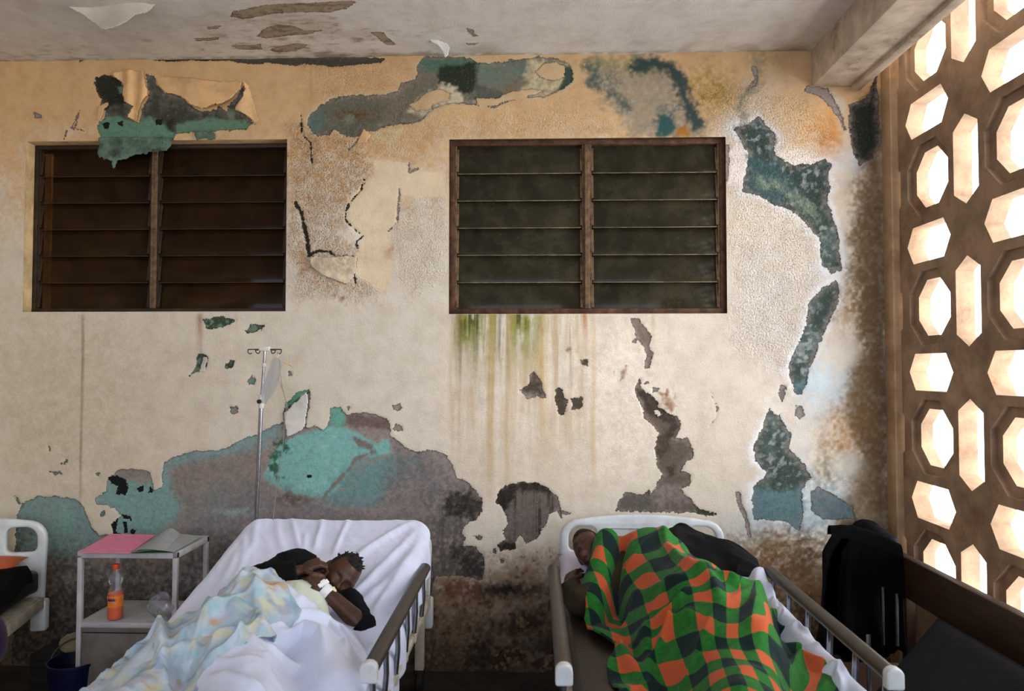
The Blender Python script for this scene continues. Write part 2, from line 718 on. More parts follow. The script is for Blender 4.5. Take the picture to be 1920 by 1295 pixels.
peel.append(D_([(445, 505), (510, 470), (510, 420), (530, 400), (570, 450), (600, 545), (490, 545)]))
peel.append(D_([(650, 490), (690, 490), (700, 550), (720, 560), (700, 640), (670, 645), (650, 560)]))
peel.append(D_([(735, 550), (800, 540), (800, 590), (780, 615), (740, 610), (745, 580)]))
peel.append(D_([(795, 340), (830, 335), (830, 370), (800, 375)]))
topleft = H_([(30, 200), (60, 130), (150, 110), (240, 130), (320, 190), (340, 250), (340, 330), (390, 410), (450, 440), (410, 570),
              (500, 600), (520, 500), (540, 430), (600, 340), (590, 230), (560, 110), (540, 75), (600, 120), (650, 130), (680, 210),
              (760, 300), (880, 320), (950, 350), (1050, 440), (1160, 490), (1300, 460), (1260, 390), (1350, 450), (1400, 480),
              (1410, 430), (1500, 350), (1560, 220), (1590, 270), (1550, 370), (1480, 470), (1560, 500), (1640, 560), (1690, 620),
              (1640, 620), (1600, 670), (1400, 680), (1080, 700), (870, 710), (850, 790), (100, 790), (80, 700), (80, 590), (130, 560),
              (150, 480), (100, 430), (80, 450), (110, 370), (60, 280)])
peel.append(topleft)
peel.append(K_([(290, 210), (300, 206), (700, 205), (1100, 200), (1330, 205), (1400, 210), (1370, 225), (1280, 232), (1200, 240), (1110, 230), (1050, 235), (960, 225),
                (920, 232), (820, 218), (740, 216), (600, 222), (540, 212), (400, 211), (300, 214), (285, 222)]))
# chips
for pts in (F_([(1070, 50), (1170, 35), (1250, 60), (1180, 90), (1150, 100), (1090, 100)]),
            F_([(1290, 115), (1330, 80), (1400, 80), (1380, 110), (1300, 132)]),
            F_([(1000, 350), (1040, 290), (1050, 220), (1100, 250), (1085, 320), (1040, 330)]),
            F_([(1185, 300), (1215, 265), (1240, 270), (1225, 305), (1195, 312)]),
            F_([(1305, 375), (1330, 345), (1350, 370), (1345, 400), (1315, 400)]),
            F_([(1210, 510), (1250, 510), (1255, 545), (1225, 555), (1210, 530)]),
            F_([(1520, 325), (1540, 325), (1540, 348), (1520, 348)]),
            F_([(265, 855), (320, 855), (328, 870), (290, 875)]),
            F_([(320, 815), (350, 790), (358, 800), (340, 826)]),
            F_([(500, 860), (525, 860), (520, 880), (505, 878)]),
            F_([(75, 985), (90, 985), (105, 1025), (92, 1025)]),
            F_([(525, 1080), (550, 1060), (552, 1085), (530, 1098)]),
            F_([(250, 715), (270, 715), (268, 745), (256, 745)]),
            C_([(1210, 430), (1260, 420), (1275, 450), (1240, 470), (1215, 455)]),
            C_([(1210, 590), (1230, 555), (1270, 560), (1280, 600), (1240, 615)]),
            C_([(610, 445), (640, 440), (650, 448), (625, 455)]),
            C_([(905, 440), (925, 438), (925, 455), (908, 460)]),
            A_([(1275, 160), (1300, 155), (1290, 178), (1268, 178)]),
            K_([(120, 405), (150, 410), (150, 425), (125, 425)]),
            D_([(1070, 225), (1095, 225), (1095, 240), (1075, 243)]),
            D_([(1185, 490), (1225, 490), (1222, 510), (1190, 515)]),
            D_([(1130, 465), (1160, 455), (1168, 465), (1140, 475)]),
            D_([(690, 1170), (750, 1180), (720, 1195), (690, 1190)]),
            G_([(540, 235), (600, 235), (600, 265), (575, 268)]),
            G_([(665, 320), (690, 315), (690, 355), (670, 355)]),
            G_([(720, 390), (745, 390), (745, 420), (725, 420)])):
    peel.append(pts)
cracks = [(A_([(45, 990), (75, 1040), (95, 1120), (110, 1190), (120, 1295)]), 0.010),
          (A_([(75, 480), (80, 590), (130, 640), (140, 760)]), 0.003),
          (A_([(440, 850), (420, 920), (360, 980), (335, 1040), (335, 1090), (400, 1150), (430, 1180), (400, 1210), (400, 1270)]), 0.005),
          (A_([(120, 1285), (180, 1265), (240, 1270), (270, 1290)]), 0.006),
          (A_([(645, 900), (640, 1000), (630, 1100), (580, 1150)]), 0.003),
          (A_([(410, 620), (350, 680)]), 0.003),
          (A_([(700, 750), (700, 810), (750, 790)]), 0.004),
          (T(540, 400, 3.0, [(120, 220), (150, 250), (240, 255), (330, 240), (390, 250), (370, 320), (380, 400)]), 0.003),
          (B_([(1080, 200), (1105, 260), (1060, 320), (1020, 380), (1000, 440)]), 0.003),
          (E_([(75, 590), (105, 660), (100, 700), (70, 735)]), 0.0025),
          (K_([(265, 470), (285, 400), (255, 460), (300, 470)]), 0.003),
          (K_([(240, 470), (228, 505)]), 0.002)]
SD = np.full(GX.shape, 0.25)
for p in peel:
    SD = np.minimum(SD, poly_sdf(GX, GZ, wp(p)))
for p, w in cracks:
    SD = np.minimum(SD, line_sdf(GX, GZ, wp(p), w))
# the white skim that stays standing inside the arc
for p in (A_([(690, 420), (740, 400), (800, 350), (870, 330), (940, 350), (930, 390), (860, 410), (800, 450), (740, 450)]),
          A_([(1430, 230), (1480, 180), (1550, 170), (1600, 200), (1600, 260), (1540, 280), (1480, 270)]),
          A_([(1080, 380), (1200, 385), (1300, 340), (1400, 330), (1480, 340), (1380, 372), (1250, 400), (1180, 430), (1100, 420)]),
          D_([(1200, 620), (1225, 610), (1240, 635), (1215, 650)])):
    SD = np.maximum(SD, -poly_sdf(GX, GZ, wp(p), far=0.4) * 1.0)

# ---------------------------------------------------------------- colour of the standing paint
PV = (1.65 - GZ) * 340 + 690          # roughly the row in the photograph
PU = GX * 340 + 1000
n_grit = n_grit0
TOP = np.empty(GX.shape + (3,))
TOP[:] = C3((214, 205, 190))
peach = sstep(470, 190, PV + 60 * n_lo)
paint(TOP, peach * 0.95, (206, 168, 120))
paint(TOP, m_blob(200, 330, 420, 150, 0.35), (222, 180, 128))
paint(TOP, m_blob(120, 760, 300, 330, 0.5), (200, 186, 160))
paint(TOP, m_blob(1050, 760, 320, 260, 0.6), (231, 218, 202))
paint(TOP, m_blob(1180, 760, 130, 220, 0.55), (236, 226, 214))
paint(TOP, m_blob(1450, 640, 130, 300, 0.5), (216, 208, 200))
skim = A_([(500, 740), (690, 750), (700, 800), (910, 820), (920, 960), (650, 945), (640, 1080), (580, 1190), (610, 1240), (600, 1420), (560, 1500), (400, 1420), (400, 1280), (430, 1180), (340, 1090), (350, 980), (440, 860), (500, 840)])
paint(TOP, m_poly(skim, 0.012, 0.02), (222, 203, 172))
paint(TOP, m_poly(A_([(450, 580), (560, 550), (680, 550), (650, 610), (590, 650), (480, 610)]), 0.015, 0.02), (214, 190, 148))
# rough render between and right of the windows
ROUGH = np.maximum(m_poly([(545, 235), (600, 250), (660, 240), (700, 310), (690, 345), (650, 400), (640, 440), (680, 470), (720, 520), (700, 560), (640, 555), (560, 560), (540, 480)], 0.06, 0.1),
                   m_poly([(1300, 160), (1520, 180), (1560, 300), (1540, 520), (1480, 700), (1380, 640), (1365, 300)], 0.08, 0.12) * 0.7)
ROUGH = np.maximum(ROUGH, m_poly([(560, 100), (780, 110), (830, 220), (1080, 190), (1200, 260), (840, 262), (740, 330), (600, 200)], 0.08, 0.1) * 0.45)
ROUGH = np.maximum(ROUGH, m_poly([(750, 380), (840, 330), (840, 500), (760, 560), (730, 470)], 0.05, 0.1) * 0.5)
ROUGH = ROUGH * (1 - 0.9 * m_poly(skim, 0.02, 0.02))
paint(TOP, np.clip(ROUGH * (0.35 + 0.3 * n_mid), 0, 1) * sstep(900, 620, PU), (190, 148, 104))
# bloom of salts along the seep on the right, and painted pools of light
sd_r = np.minimum.reduce([poly_sdf(GX, GZ, wp(p)) for p in (river1, river2, river3)])
bloom = sstep(0.17, 0.0, sd_r + 0.08 * n_lo + 0.04 * n_mid)
paint(TOP, bloom * (0.75 + 0.3 * n_hi).clip(0, 1), (208, 200, 188))
bloom2 = sstep(0.05, 0.0, sd_r + 0.025 * n_lo + 0.02 * n_mid)
paint(TOP, bloom2 * (0.9 + 0.3 * n_hi).clip(0, 1), (226, 228, 232))
paint(TOP, m_poly(B_([(940, 680), (1020, 660), (1040, 760), (1030, 850), (950, 880)]), 0.02, 0.02), (238, 228, 224))
for bx, by, rx, ry, op, c in ((1600, 300, 60, 40, 0.9, (205, 214, 226)), (1480, 300, 80, 26, 0.85, (234, 224, 214)),
                              (1580, 650, 46, 46, 0.9, (214, 206, 196)), (1560, 740, 70, 60, 0.85, (190, 206, 218)),  # first entry: pool of light through the blocks, painted on
                              (1530, 720, 40, 90, 0.7, (196, 212, 222)), (1590, 870, 44, 36, 0.75, (205, 206, 200)),  # last entry: lower light pool, painted on
                              (1500, 850, 40, 70, 0.7, (205, 205, 205)), (1560, 500, 40, 50, 0.8, (206, 214, 222)),
                              (1440, 560, 90, 120, 0.5, (216, 210, 204)), (1450, 760, 46, 60, 0.6, (222, 216, 206)),
                              (1430, 990, 90, 40, 0.8, (186, 202, 208)), (1520, 980, 60, 40, 0.85, (170, 196, 212)),
                              (1560, 930, 70, 50, 0.7, (150, 186, 206)), (1450, 390, 110, 60, 0.55, (226, 216, 202)),
                              (1390, 300, 40, 60, 0.6, (232, 222, 214))):
    paint(TOP, m_blob(bx, by, rx * 1.35, ry * 1.35, op), c)
# tan and brown seepage in the right-hand corner, with its shade painted in
for bx, by, rx, ry, op, c in ((1630, 600, 34, 330, 0.55, (120, 98, 66)), (1620, 450, 40, 130, 0.55, (116, 92, 58)),
                              (1640, 800, 36, 300, 0.55, (100, 82, 56)), (1590, 800, 60, 60, 0.7, (168, 122, 62)),
                              (1550, 880, 40, 50, 0.5, (120, 104, 74)), (1590, 580, 36, 60, 0.5, (150, 120, 76)),
                              (1560, 250, 44, 60, 0.75, (196, 132, 64)), (1330, 170, 70, 50, 0.6, (150, 124, 56)),
                              (1440, 130, 40, 40, 0.55, (150, 130, 80)), (1290, 245, 30, 24, 0.8, (170, 118, 48)),
                              (1440, 180, 60, 60, 0.5, (206, 190, 170)), (1480, 210, 70, 60, 0.4, (214, 180, 140)),
                              (1470, 1030, 100, 60, 0.75, (132, 102, 64)), (1530, 1110, 110, 120, 0.95, (76, 62, 44)),  # low right corner darkened in colour for its shade
                              (1410, 1080, 80, 70, 0.7, (130, 94, 52))):
    paint(TOP, m_blob(bx, by, rx * 1.4, ry * 1.4, op), c)
paint(TOP, m_poly([(1612, 165), (1662, 165), (1672, 1010), (1560, 1010), (1606, 850), (1580, 760), (1620, 640), (1596, 480), (1618, 340)], 0.05, 0.06) * 0.85, (112, 92, 64), 0.8)  # dark strip down the corner: shade painted into the colour
paint(TOP, m_blob(1585, 655, 40, 40, 0.85), (206, 200, 190))  # soft light through the breeze blocks, painted as a pale pool
paint(TOP, m_blob(1590, 872, 44, 34, 0.8), (196, 196, 190))  # lower pool of the same painted light
# damp halo round the arc, pale lip on its lower side
sd_a = poly_sdf(GX, GZ, wp(arc_left))
paint(TOP, sstep(0.035, 0.0, sd_a + 0.02 * n_mid) * 0.6, (200, 176, 140))
wm = m_poly(weather, 0.05, 0.09)
paint(TOP, wm * 0.85, (150, 140, 122))
paint(TOP, wm * sstep(0.0, 0.45, n_mid + 0.5 * n_hi) * 0.8, (98, 104, 100))
paint(TOP, wm * sstep(0.1, 0.5, n_hi + 0.5 * n_lo) * 0.7, (176, 164, 142))
paint(TOP, m_blob(1180, 122, 130, 26, 0.7), (140, 140, 96))
paint(TOP, m_line(B_([(400, 205), (520, 180), (610, 200), (660, 290), (690, 380), (730, 470), (760, 530)]), 0.034, 0.03, 0.04), (54, 70, 66))
paint(TOP, m_line(B_([(120, 190), (180, 230), (140, 300), (260, 350), (360, 430)]), 0.02, 0.03, 0.05) * 0.8, (70, 88, 84))
paint(TOP, m_poly(B_([(540, 480), (620, 470), (640, 600), (520, 604)]), 0.02, 0.03), (48, 84, 84))
paint(TOP, m_poly(B_([(650, 560), (700, 540), (720, 602), (640, 602)]), 0.015, 0.015), (160, 110, 44))
paint(TOP, m_poly(B_([(980, 560), (1110, 500), (1210, 600), (1190, 700), (1060, 720)]), 0.02, 0.05) * 0.8, (90, 104, 100))
paint(TOP, m_line(B_([(1110, 150), (1120, 290), (1030, 370), (1000, 440), (1040, 500)]), 0.02, 0.03, 0.03) * 0.7, (140, 136, 118))
paint(TOP, m_line([(1556, 172), (1580, 200), (1590, 260), (1588, 320)], 0.02, 0.03, 0.04) * 0.8, (206, 200, 184))
# the brown foot of the wall: grime, with low shade painted over it
foot = sstep(1010, 1110, PV + 45 * n_lo + 20 * n_mid) * sstep(560, 700, PU)
paint(TOP, foot * 0.75, (126, 92, 56), 0.8)
foot2 = sstep(1050, 1240, PV + 60 * n_lo + 30 * n_mid)
paint(TOP, foot2 * 0.85, (60, 44, 30), 0.8)  # darker than the grime itself: shading put into the colour
paint(TOP, foot2 * sstep(-0.1, 0.35, n_lo + 0.5 * n_mid) * 0.7, (46, 35, 26), 0.6)
paint(TOP, foot2 * sstep(0.15, 0.45, n_mid + 0.6 * n_hi) * 0.8, (34, 29, 24))
paint(TOP, foot * sstep(0.2, 0.5, n_hi + 0.3 * n_mid) * 0.6, (74, 52, 34))
paint(TOP, foot * sstep(0.25, 0.5, -n_hi + 0.4 * n_mid) * 0.5, (150, 118, 84))
paint(TOP, m_blob(940, 1105, 130, 24, 0.95, amp=0.9), (34, 30, 26))
paint(TOP, m_blob(870, 1100, 60, 40, 0.6), (120, 74, 50))
paint(TOP, m_blob(900, 1225, 40, 60, 0.7), (40, 34, 28))
paint(TOP, m_blob(1005, 1215, 34, 34, 0.7), (60, 60, 60))
# runs of rust, soot and algae below the right window
under_w2 = sstep(836, 850, PU) * sstep(1120, 1080, PU) * sstep(586, 592, PV)
run = under_w2 * sstep(-0.25, 0.45, n_streak + 0.35 * n_lo) * sstep(1000, 640, PV)
paint(TOP, run * 0.7, (186, 158, 112), 0.3)
paint(TOP, under_w2 * sstep(0.1, 0.5, n_streak2 + 0.4 * n_lo) * sstep(800, 600, PV) * 0.6, (150, 122, 82), 0.3)
alg = sstep(838, 870, PU) * sstep(1040, 985, PU) * sstep(586, 590, PV) * sstep(730, 600, PV + 50 * n_streak)
paint(TOP, alg * sstep(-0.5, 0.1, n_streak + 0.3 * n_mid) * 0.95, (132, 136, 50), 0.5)
paint(TOP, alg * sstep(0.0, 0.35, n_streak2 + 0.5 * n_mid) * sstep(660, 595, PV) * 0.9, (66, 74, 26), 0.5)
for x, w, y1, c, op in ((1097, 5, 690, (176, 108, 40), 0.9), (1040, 4, 700, (170, 120, 60), 0.5), (1112, 5, 1000, (202, 172, 120), 0.5), (1020, 8, 860, (206, 178, 124), 0.6),
                        (858, 6, 760, (120, 100, 60), 0.7), (893, 3, 740, (70, 60, 40), 0.7), (935, 4, 720, (70, 66, 30), 0.8),
                        (952, 3, 790, (70, 66, 34), 0.7), (920, 6, 990, (190, 160, 110), 0.6), (955, 8, 990, (196, 166, 116), 0.6), (1222, 3, 690, (180, 140, 80), 0.6),
                        (140, 1.6, 1000, (120, 96, 74), 0.6), (132, 1.2, 640, (120, 96, 74), 0.5), (366, 1.4, 700, (150, 90, 66), 0.6), (372, 1.4, 660, (150, 90, 66), 0.6),
                        (437, 1.2, 660, (140, 100, 76), 0.6), (313, 3, 660, (140, 104, 80), 0.6), (365, 6, 720, (150, 100, 80), 0.6), (575, 1.2, 230, (180, 140, 90), 0.6)):
    mm = sstep(w + 3.5, max(w - 3.5, 0.2), np.abs(PU - x + 3 * n_lo)) * sstep(y1, y1 - 160, PV + 30 * n_mid) * (sstep(580, 592, PV) if x != 575 else sstep(105, 110, PV))
    paint(TOP, mm * op * np.clip(0.75 + 0.9 * n_streak2, 0, 1), c, 0.3)
paint(TOP, m_blob(730, 470, 20, 24, 0.5), (176, 120, 96))
for x, y, r in ((1065, 655, 12), (640, 560, 12), (1168, 700, 14), (1253, 755, 20)):
    paint(TOP, m_blob(x, y, r, r, 0.8, amp=1.2, nz=n_hi), (150, 110, 84))

# ---------------------------------------------------------------- colour of what lies under the paint
UND = np.empty(GX.shape + (3,))
UND[:] = C3((150, 138, 132))
paint(UND, sstep(0.0, 0.5, n_lo) * 0.5, (108, 104, 104))
# arc
paint(UND, m_poly(arc_left, 0.05, 0.0), (120, 110, 92))
paint(UND, m_poly(arc_left, 0.05, 0.0) * sstep(0.0, 0.35, n_mid + 0.3 * n_hi) * 0.7, (92, 104, 92))
paint(UND, m_poly(A_([(115, 400), (520, 370), (560, 440), (520, 560), (300, 600), (115, 560)]), 0.03, 0.04) * 0.8, (100, 100, 86))
paint(UND, m_blob(670, 215, 60, 20, 0.75), (104, 70, 44))
paint(UND, m_blob(655, 222, 16, 14, 0.8), (130, 146, 118))
paint(UND, m_poly(A_([(115, 480), (200, 430), (220, 520), (160, 590), (115, 560)]), 0.02, 0.03), (92, 112, 104))
paint(UND, m_poly(A_([(750, 150), (1100, 150), (1100, 220), (860, 230), (760, 210)]), 0.02, 0.03), (84, 112, 96))
paint(UND, m_poly(A_([(860, 200), (1000, 190), (1100, 170), (1090, 300), (1050, 360), (940, 350), (870, 300)]), 0.012, 0.035), (42, 50, 36))
paint(UND, m_poly(A_([(1100, 190), (1420, 180), (1420, 250), (1250, 300), (1100, 300)]), 0.03, 0.05) * 0.7, (104, 124, 110))
paint(UND, m_poly(A_([(1080, 300), (1240, 350), (1240, 395), (1080, 390)]), 0.012, 0.02), (88, 92, 82))
paint(UND, m_poly(A_([(770, 350), (900, 300), (1080, 400), (900, 420), (800, 470), (700, 450)]), 0.02, 0.05) * 0.8, (206, 194, 166))
paint(UND, m_poly(A_([(1400, 150), (1640, 170), (1640, 280), (1480, 370), (1250, 395), (1350, 300)]), 0.03, 0.04) * 0.75, (206, 190, 152))
paint(UND, m_poly(A_([(1580, 180), (1660, 220), (1650, 300), (1570, 330), (1600, 270)]), 0.012, 0.02), (56, 78, 70))
paint(UND, m_poly(A_([(1240, 320), (1380, 270), (1400, 290), (1290, 360)]), 0.012, 0.02), (120, 108, 90))
# seep on the right
for p in (river1, river2, river3):
    mm = m_poly(p, 0.05, 0.0)
    paint(UND, mm, (56, 70, 66))
    paint(UND, mm * sstep(0.0, 0.4, n_lo + 0.3 * n_mid) * 0.8, (70, 90, 86))
    paint(UND, mm * sstep(0.1, 0.5, n_mid) * 0.5, (100, 116, 112))
    paint(UND, mm * sstep(0.1, 0.4, n_hi + 0.4 * n_lo) * 0.6, (150, 158, 156))
paint(UND, m_poly(B_([(1060, 720), (1200, 740), (1340, 900), (1240, 1010), (1060, 930)]), 0.03, 0.04) * 0.75, (62, 92, 94))
paint(UND, m_line(B_([(1120, 860), (1250, 900), (1360, 980), (1450, 1060)]), 0.02, 0.04, 0.04) * 0.75, (136, 150, 132))
paint(UND, m_blob(1530, 285, 60, 40, 0.7), (40, 76, 84))
paint(UND, m_poly(E_([(255, 1010), (480, 1010), (480, 1190), (255, 1160)]), 0.03, 0.04) * 0.85, (92, 122, 128))
paint(UND, m_poly(E_([(500, 990), (720, 1030), (720, 1150), (500, 1150)]), 0.03, 0.04) * 0.85, (84, 110, 120))
paint(UND, m_poly(E_([(440, 560), (500, 520), (480, 640), (440, 640)]), 0.03, 0.03) * 0.7, (64, 104, 116))
paint(UND, m_poly(dark_col, 0.05, 0.0), (34, 40, 34))
# lower left
paint(UND, m_poly(F_([(60, 1300), (90, 1000), (200, 975), (430, 1000), (520, 1190), (560, 1300)]), 0.03, 0.03), (126, 152, 152))
paint(UND, m_blob(30, 1010, 60, 60, 0.6), (90, 100, 96))
paint(UND, m_blob(120, 990, 30, 60, 0.6), (130, 180, 172))
paint(UND, m_poly(F_([(495, 1000), (560, 950), (570, 900), (790, 900), (870, 800), (900, 880), (960, 1060), (820, 1195), (590, 1195), (600, 1060)]), 0.03, 0.05), (126, 162, 160))
paint(UND, m_poly(F_([(615, 835), (795, 840), (795, 880), (700, 900), (615, 890)]), 0.02, 0.02), (138, 132, 128))
paint(UND, m_line(F_([(860, 830), (1000, 770), (1200, 740), (1370, 680), (1440, 640)]), 0.05, 0.04, 0.06) * 0.8, (122, 158, 162))
paint(UND, m_poly(F_([(900, 830), (1340, 740), (1380, 920), (1300, 1050), (1000, 1060), (900, 950)]), 0.04, 0.05) * 0.7, (132, 122, 116))
paint(UND, m_blob(400, 950, 90, 60, 0.5, nz=n_hi, amp=1.0), (120, 152, 146))
paint(UND, m_blob(440, 960, 60, 10, 0.8, nz=n_hi, amp=1.0), (170, 196, 206))
turq = C_([(330, 920), (380, 800), (450, 700), (560, 640), (680, 600), (760, 570), (900, 580), (1010, 640), (1100, 690), (1180, 660), (1200, 760), (1000, 780),
           (950, 830), (880, 960), (800, 1040), (700, 1060), (600, 1050), (450, 1000)])
paint(UND, m_poly(turq, 0.012, 0.02), (126, 180, 176))
paint(UND, m_poly(turq, 0.02, 0.02) * sstep(0.1, 0.5, n_mid) * 0.5, (150, 196, 190))
paint(UND, m_poly(C_([(880, 860), (1180, 760), (1400, 800), (1250, 930), (1150, 1020), (1080, 1100), (780, 1110), (700, 1070), (850, 1000)]), 0.04, 0.05) * 0.85, (102, 144, 146))
paint(UND, m_poly(C_([(790, 450), (860, 450), (900, 520), (860, 580), (790, 560)]), 0.015, 0.02), (104, 164, 148))
paint(UND, m_poly(C_([(900, 500), (1170, 520), (1190, 590), (1000, 580), (900, 560)]), 0.015, 0.03), (112, 96, 90))
paint(UND, m_poly(C_([(940, 640), (1090, 700), (1060, 730), (960, 690)]), 0.01, 0.03), (120, 112, 108))
paint(UND, m_line(C_([(1090, 740), (960, 790), (900, 880), (820, 960), (740, 1050)]), 0.008, 0.01, 0.02), (126, 118, 112))
paint(UND, m_line(C_([(450, 690), (500, 700), (400, 780), (430, 880)]), 0.02, 0.02, 0.06, nz=n_hi) * 0.9, (42, 86, 62))
paint(UND, m_poly(C_([(500, 400), (560, 345), (640, 320), (655, 335), (560, 400), (500, 460)]), 0.01, 0.0), (88, 146, 122))
paint(UND, m_line(C_([(480, 470), (560, 400), (650, 340)]), 0.006, 0.006, 0.004), (40, 60, 50))
paint(UND, m_poly(C_([(1250, 700), (1520, 740), (1640, 920), (1799, 1050), (1799, 1295), (1400, 1295), (1150, 1200), (1150, 1000)]), 0.08, 0.05) * 0.7, (110, 106, 106))
paint(UND, m_poly(C_([(-200, 1050), (330, 940), (700, 1070), (1100, 1120), (1300, 1300), (-200, 1500)]), 0.08, 0.05) * 0.5, (118, 116, 122))
paint(UND, m_blob(550, 935, 60, 20, 0.7), (100, 80, 72))
lowg = sstep(960, 1080, PV + 30 * n_lo) * sstep(1000, 900, PU)
paint(UND, lowg * 0.6, (86, 84, 82))
paint(UND, sstep(1030, 1200, PV + 30 * n_lo) * 0.7, (60, 54, 48))
wet = sstep(0.0, 0.4, n_streak2 + 0.3 * n_lo)
mm = m_poly(G_([(250, 0), (620, 0), (600, 120), (560, 540), (250, 540)]), 0.08, 0.05)
paint(UND, mm * (0.5 + 0.5 * wet) * 0.8, (84, 80, 76))
paint(UND, m_poly(D_([(40, 1080), (200, 1060), (265, 1140), (230, 1240), (40, 1200)]), 0.03, 0.05) * 0.85, (44, 40, 30))
mm = m_poly(mush, 0.04, 0.0)
paint(UND, mm, (104, 96, 90))
paint(UND, mm * wet * 0.9, (62, 54, 48))
paint(UND, m_poly(D_([(305, 1140), (345, 1060), (420, 1010), (560, 1010), (640, 1060), (600, 1070), (440, 1060), (370, 1180)]), 0.015, 0.02) * 0.9, (38, 32, 24))
paint(UND, m_poly(G_([(700, 290), (840, 270), (840, 345), (700, 345)]), 0.02, 0.0), (40, 36, 30))
paint(UND, m_poly(G_([(400, 310), (560, 310), (620, 440), (600, 540), (440, 520)]), 0.05, 0.06) * 0.85, (50, 46, 40))
mm = m_poly(crack_lo, 0.04, 0.0)
paint(UND, mm, (98, 86, 76))
paint(UND, m_poly(D_([(1090, 500), (1150, 510), (1220, 570), (1310, 650), (1340, 690), (1310, 760), (1270, 800), (1250, 760), (1280, 690), (1180, 640)]), 0.012, 0.012) * 0.9, (62, 52, 44))
paint(UND, m_poly(D_([(1215, 740), (1280, 760), (1290, 820), (1230, 900), (1205, 850)]), 0.015, 0.015) * 0.8, (72, 60, 50))
paint(UND, m_poly(D_([(1265, 930), (1310, 920), (1310, 970), (1280, 980)]), 0.01, 0.01) * 0.9, (62, 52, 44))
paint(UND, m_poly(D_([(1180, 1040), (1330, 1030), (1380, 1120), (1200, 1150)]), 0.04, 0.04) * 0.7, (136, 126, 124))
paint(UND, m_poly(D_([(980, 1090), (1180, 1080), (1180, 1180), (980, 1180)]), 0.03, 0.04) * 0.8, (92, 90, 86))
paint(UND, m_poly(D_([(1430, 1150), (1560, 1180), (1560, 1200), (1430, 1200)]), 0.01, 0.0), (52, 66, 44))
mm = m_poly(crack_hi, 0.04, 0.0)
paint(UND, mm, (120, 108, 98))
for p in (D_([(435, 505), (510, 460), (530, 390), (610, 545)]), D_([(640, 480), (720, 480), (720, 650), (640, 650)]), D_([(725, 530), (810, 530), (810, 620), (725, 620)]),
          D_([(790, 330), (835, 330), (835, 380), (790, 380)])):
    paint(UND, m_poly(p, 0.03, 0.0), (78, 68, 56))
# upper left
mm = m_poly(topleft, 0.05, 0.0)
paint(UND, mm, (64, 66, 54))
paint(UND, mm * sstep(0.05, 0.45, n_mid + 0.4 * n_hi) * 0.8, (96, 92, 78))
paint(UND, m_poly(H_([(20, 100), (320, 110), (350, 250), (360, 400), (200, 420), (60, 300)]), 0.02, 0.02), (40, 42, 32))
paint(UND, m_poly(H_([(70, 560), (250, 520), (420, 580), (620, 560), (760, 620), (860, 700), (860, 800), (70, 800)]), 0.012, 0.03), (98, 136, 114))
paint(UND, m_poly(H_([(870, 620), (1100, 560), (1500, 570), (1640, 600), (1600, 690), (870, 715)]), 0.012, 0.04), (98, 130, 108))
paint(UND, m_poly(H_([(270, 230), (340, 220), (340, 290), (290, 300)]), 0.008, 0.01), (110, 140, 128))
paint(UND, m_poly(H_([(760, 580), (860, 560), (860, 690), (780, 680)]), 0.012, 0.03), (46, 44, 34))
paint(UND, m_poly(H_([(1380, 470), (1480, 460), (1480, 560), (1420, 560)]), 0.008, 0.006), (112, 124, 100))
paint(UND, m_line(H_([(100, 775), (840, 775)]), 0.003, 0.004, 0.003), (30, 34, 28))
paint(UND, m_poly(K_([(280, 200), (1410, 195), (1410, 245), (280, 245)]), 0.03, 0.0), (74, 70, 60))
paint(UND, m_poly(K_([(280, 200), (760, 200), (760, 245), (280, 245)]), 0.03, 0.0), (46, 48, 40))
for p in (F_([(1060, 30), (1410, 30), (1410, 140), (1060, 140)]), F_([(990, 210), (1110, 210), (1110, 360), (990, 360)]), F_([(1180, 260), (1250, 260), (1250, 320), (1180, 320)])):
    paint(UND, m_poly(p, 0.02, 0.0), (60, 72, 60))
    paint(UND, m_poly(p, 0.02, 0.0) * sstep(0, 0.3, n_hi), (104, 128, 112))
for p in (F_([(1290, 330), (1360, 330), (1360, 410), (1200, 560), (1200, 500)]), F_([(250, 770), (540, 770), (540, 890), (250, 890)]), F_([(60, 970), (120, 970), (120, 1040), (60, 1040)]),
          F_([(510, 1050), (560, 1050), (560, 1110), (510, 1110)])):
    paint(UND, m_poly(p, 0.02, 0.0), (112, 134, 128))
# cracks are dark inside
crk = np.full(GX.shape, 0.25)
for p, w in cracks[:4] + cracks[7:8]:
    crk = np.minimum(crk, line_sdf(GX, GZ, wp(p), w))
paint(UND, sstep(0.012, 0.0, crk), (48, 40, 30))

# black flecks in the lower-left turquoise, second outline field
FL = np.full(GX.shape, 0.25)
for p in (F_([(570, 880), (600, 872), (640, 890), (660, 900), (680, 945), (660, 980), (610, 975), (625, 930), (585, 920)]),
          F_([(725, 940), (755, 930), (755, 960), (735, 962)]), F_([(785, 930), (805, 950), (800, 970), (785, 965)]),
          F_([(640, 1080), (690, 1090), (690, 1115), (650, 1100)]), F_([(590, 1140), (600, 1110), (625, 1105), (610, 1170), (640, 1190), (590, 1190)]),
          F_([(648, 1120), (670, 1120), (672, 1180), (655, 1180)]), F_([(685, 1160), (715, 1165), (712, 1188), (690, 1185)]),
          H_([(270, 600), (330, 580), (340, 640), (290, 640)]), H_([(100, 600), (190, 590), (180, 660), (140, 660)]), H_([(660, 570), (740, 560), (730, 620), (670, 620)]),
          C_([(630, 900), (670, 900), (665, 920), (635, 918)])):
    FL = np.minimum(FL, poly_sdf(GX, GZ, wp(p)))
MOULD = np.clip(m_blob(1450, 600, 260, 460, 0.8) + m_blob(770, 1000, 900, 420, 0.0) + m_blob(1580, 1000, 220, 260, 0.9) + m_blob(1180, 200, 200, 160, 0.7) +
                m_blob(780, 760, 90, 90, 0.6) + m_blob(640, 450, 140, 200, 0.7) + 0.25, 0, 1)

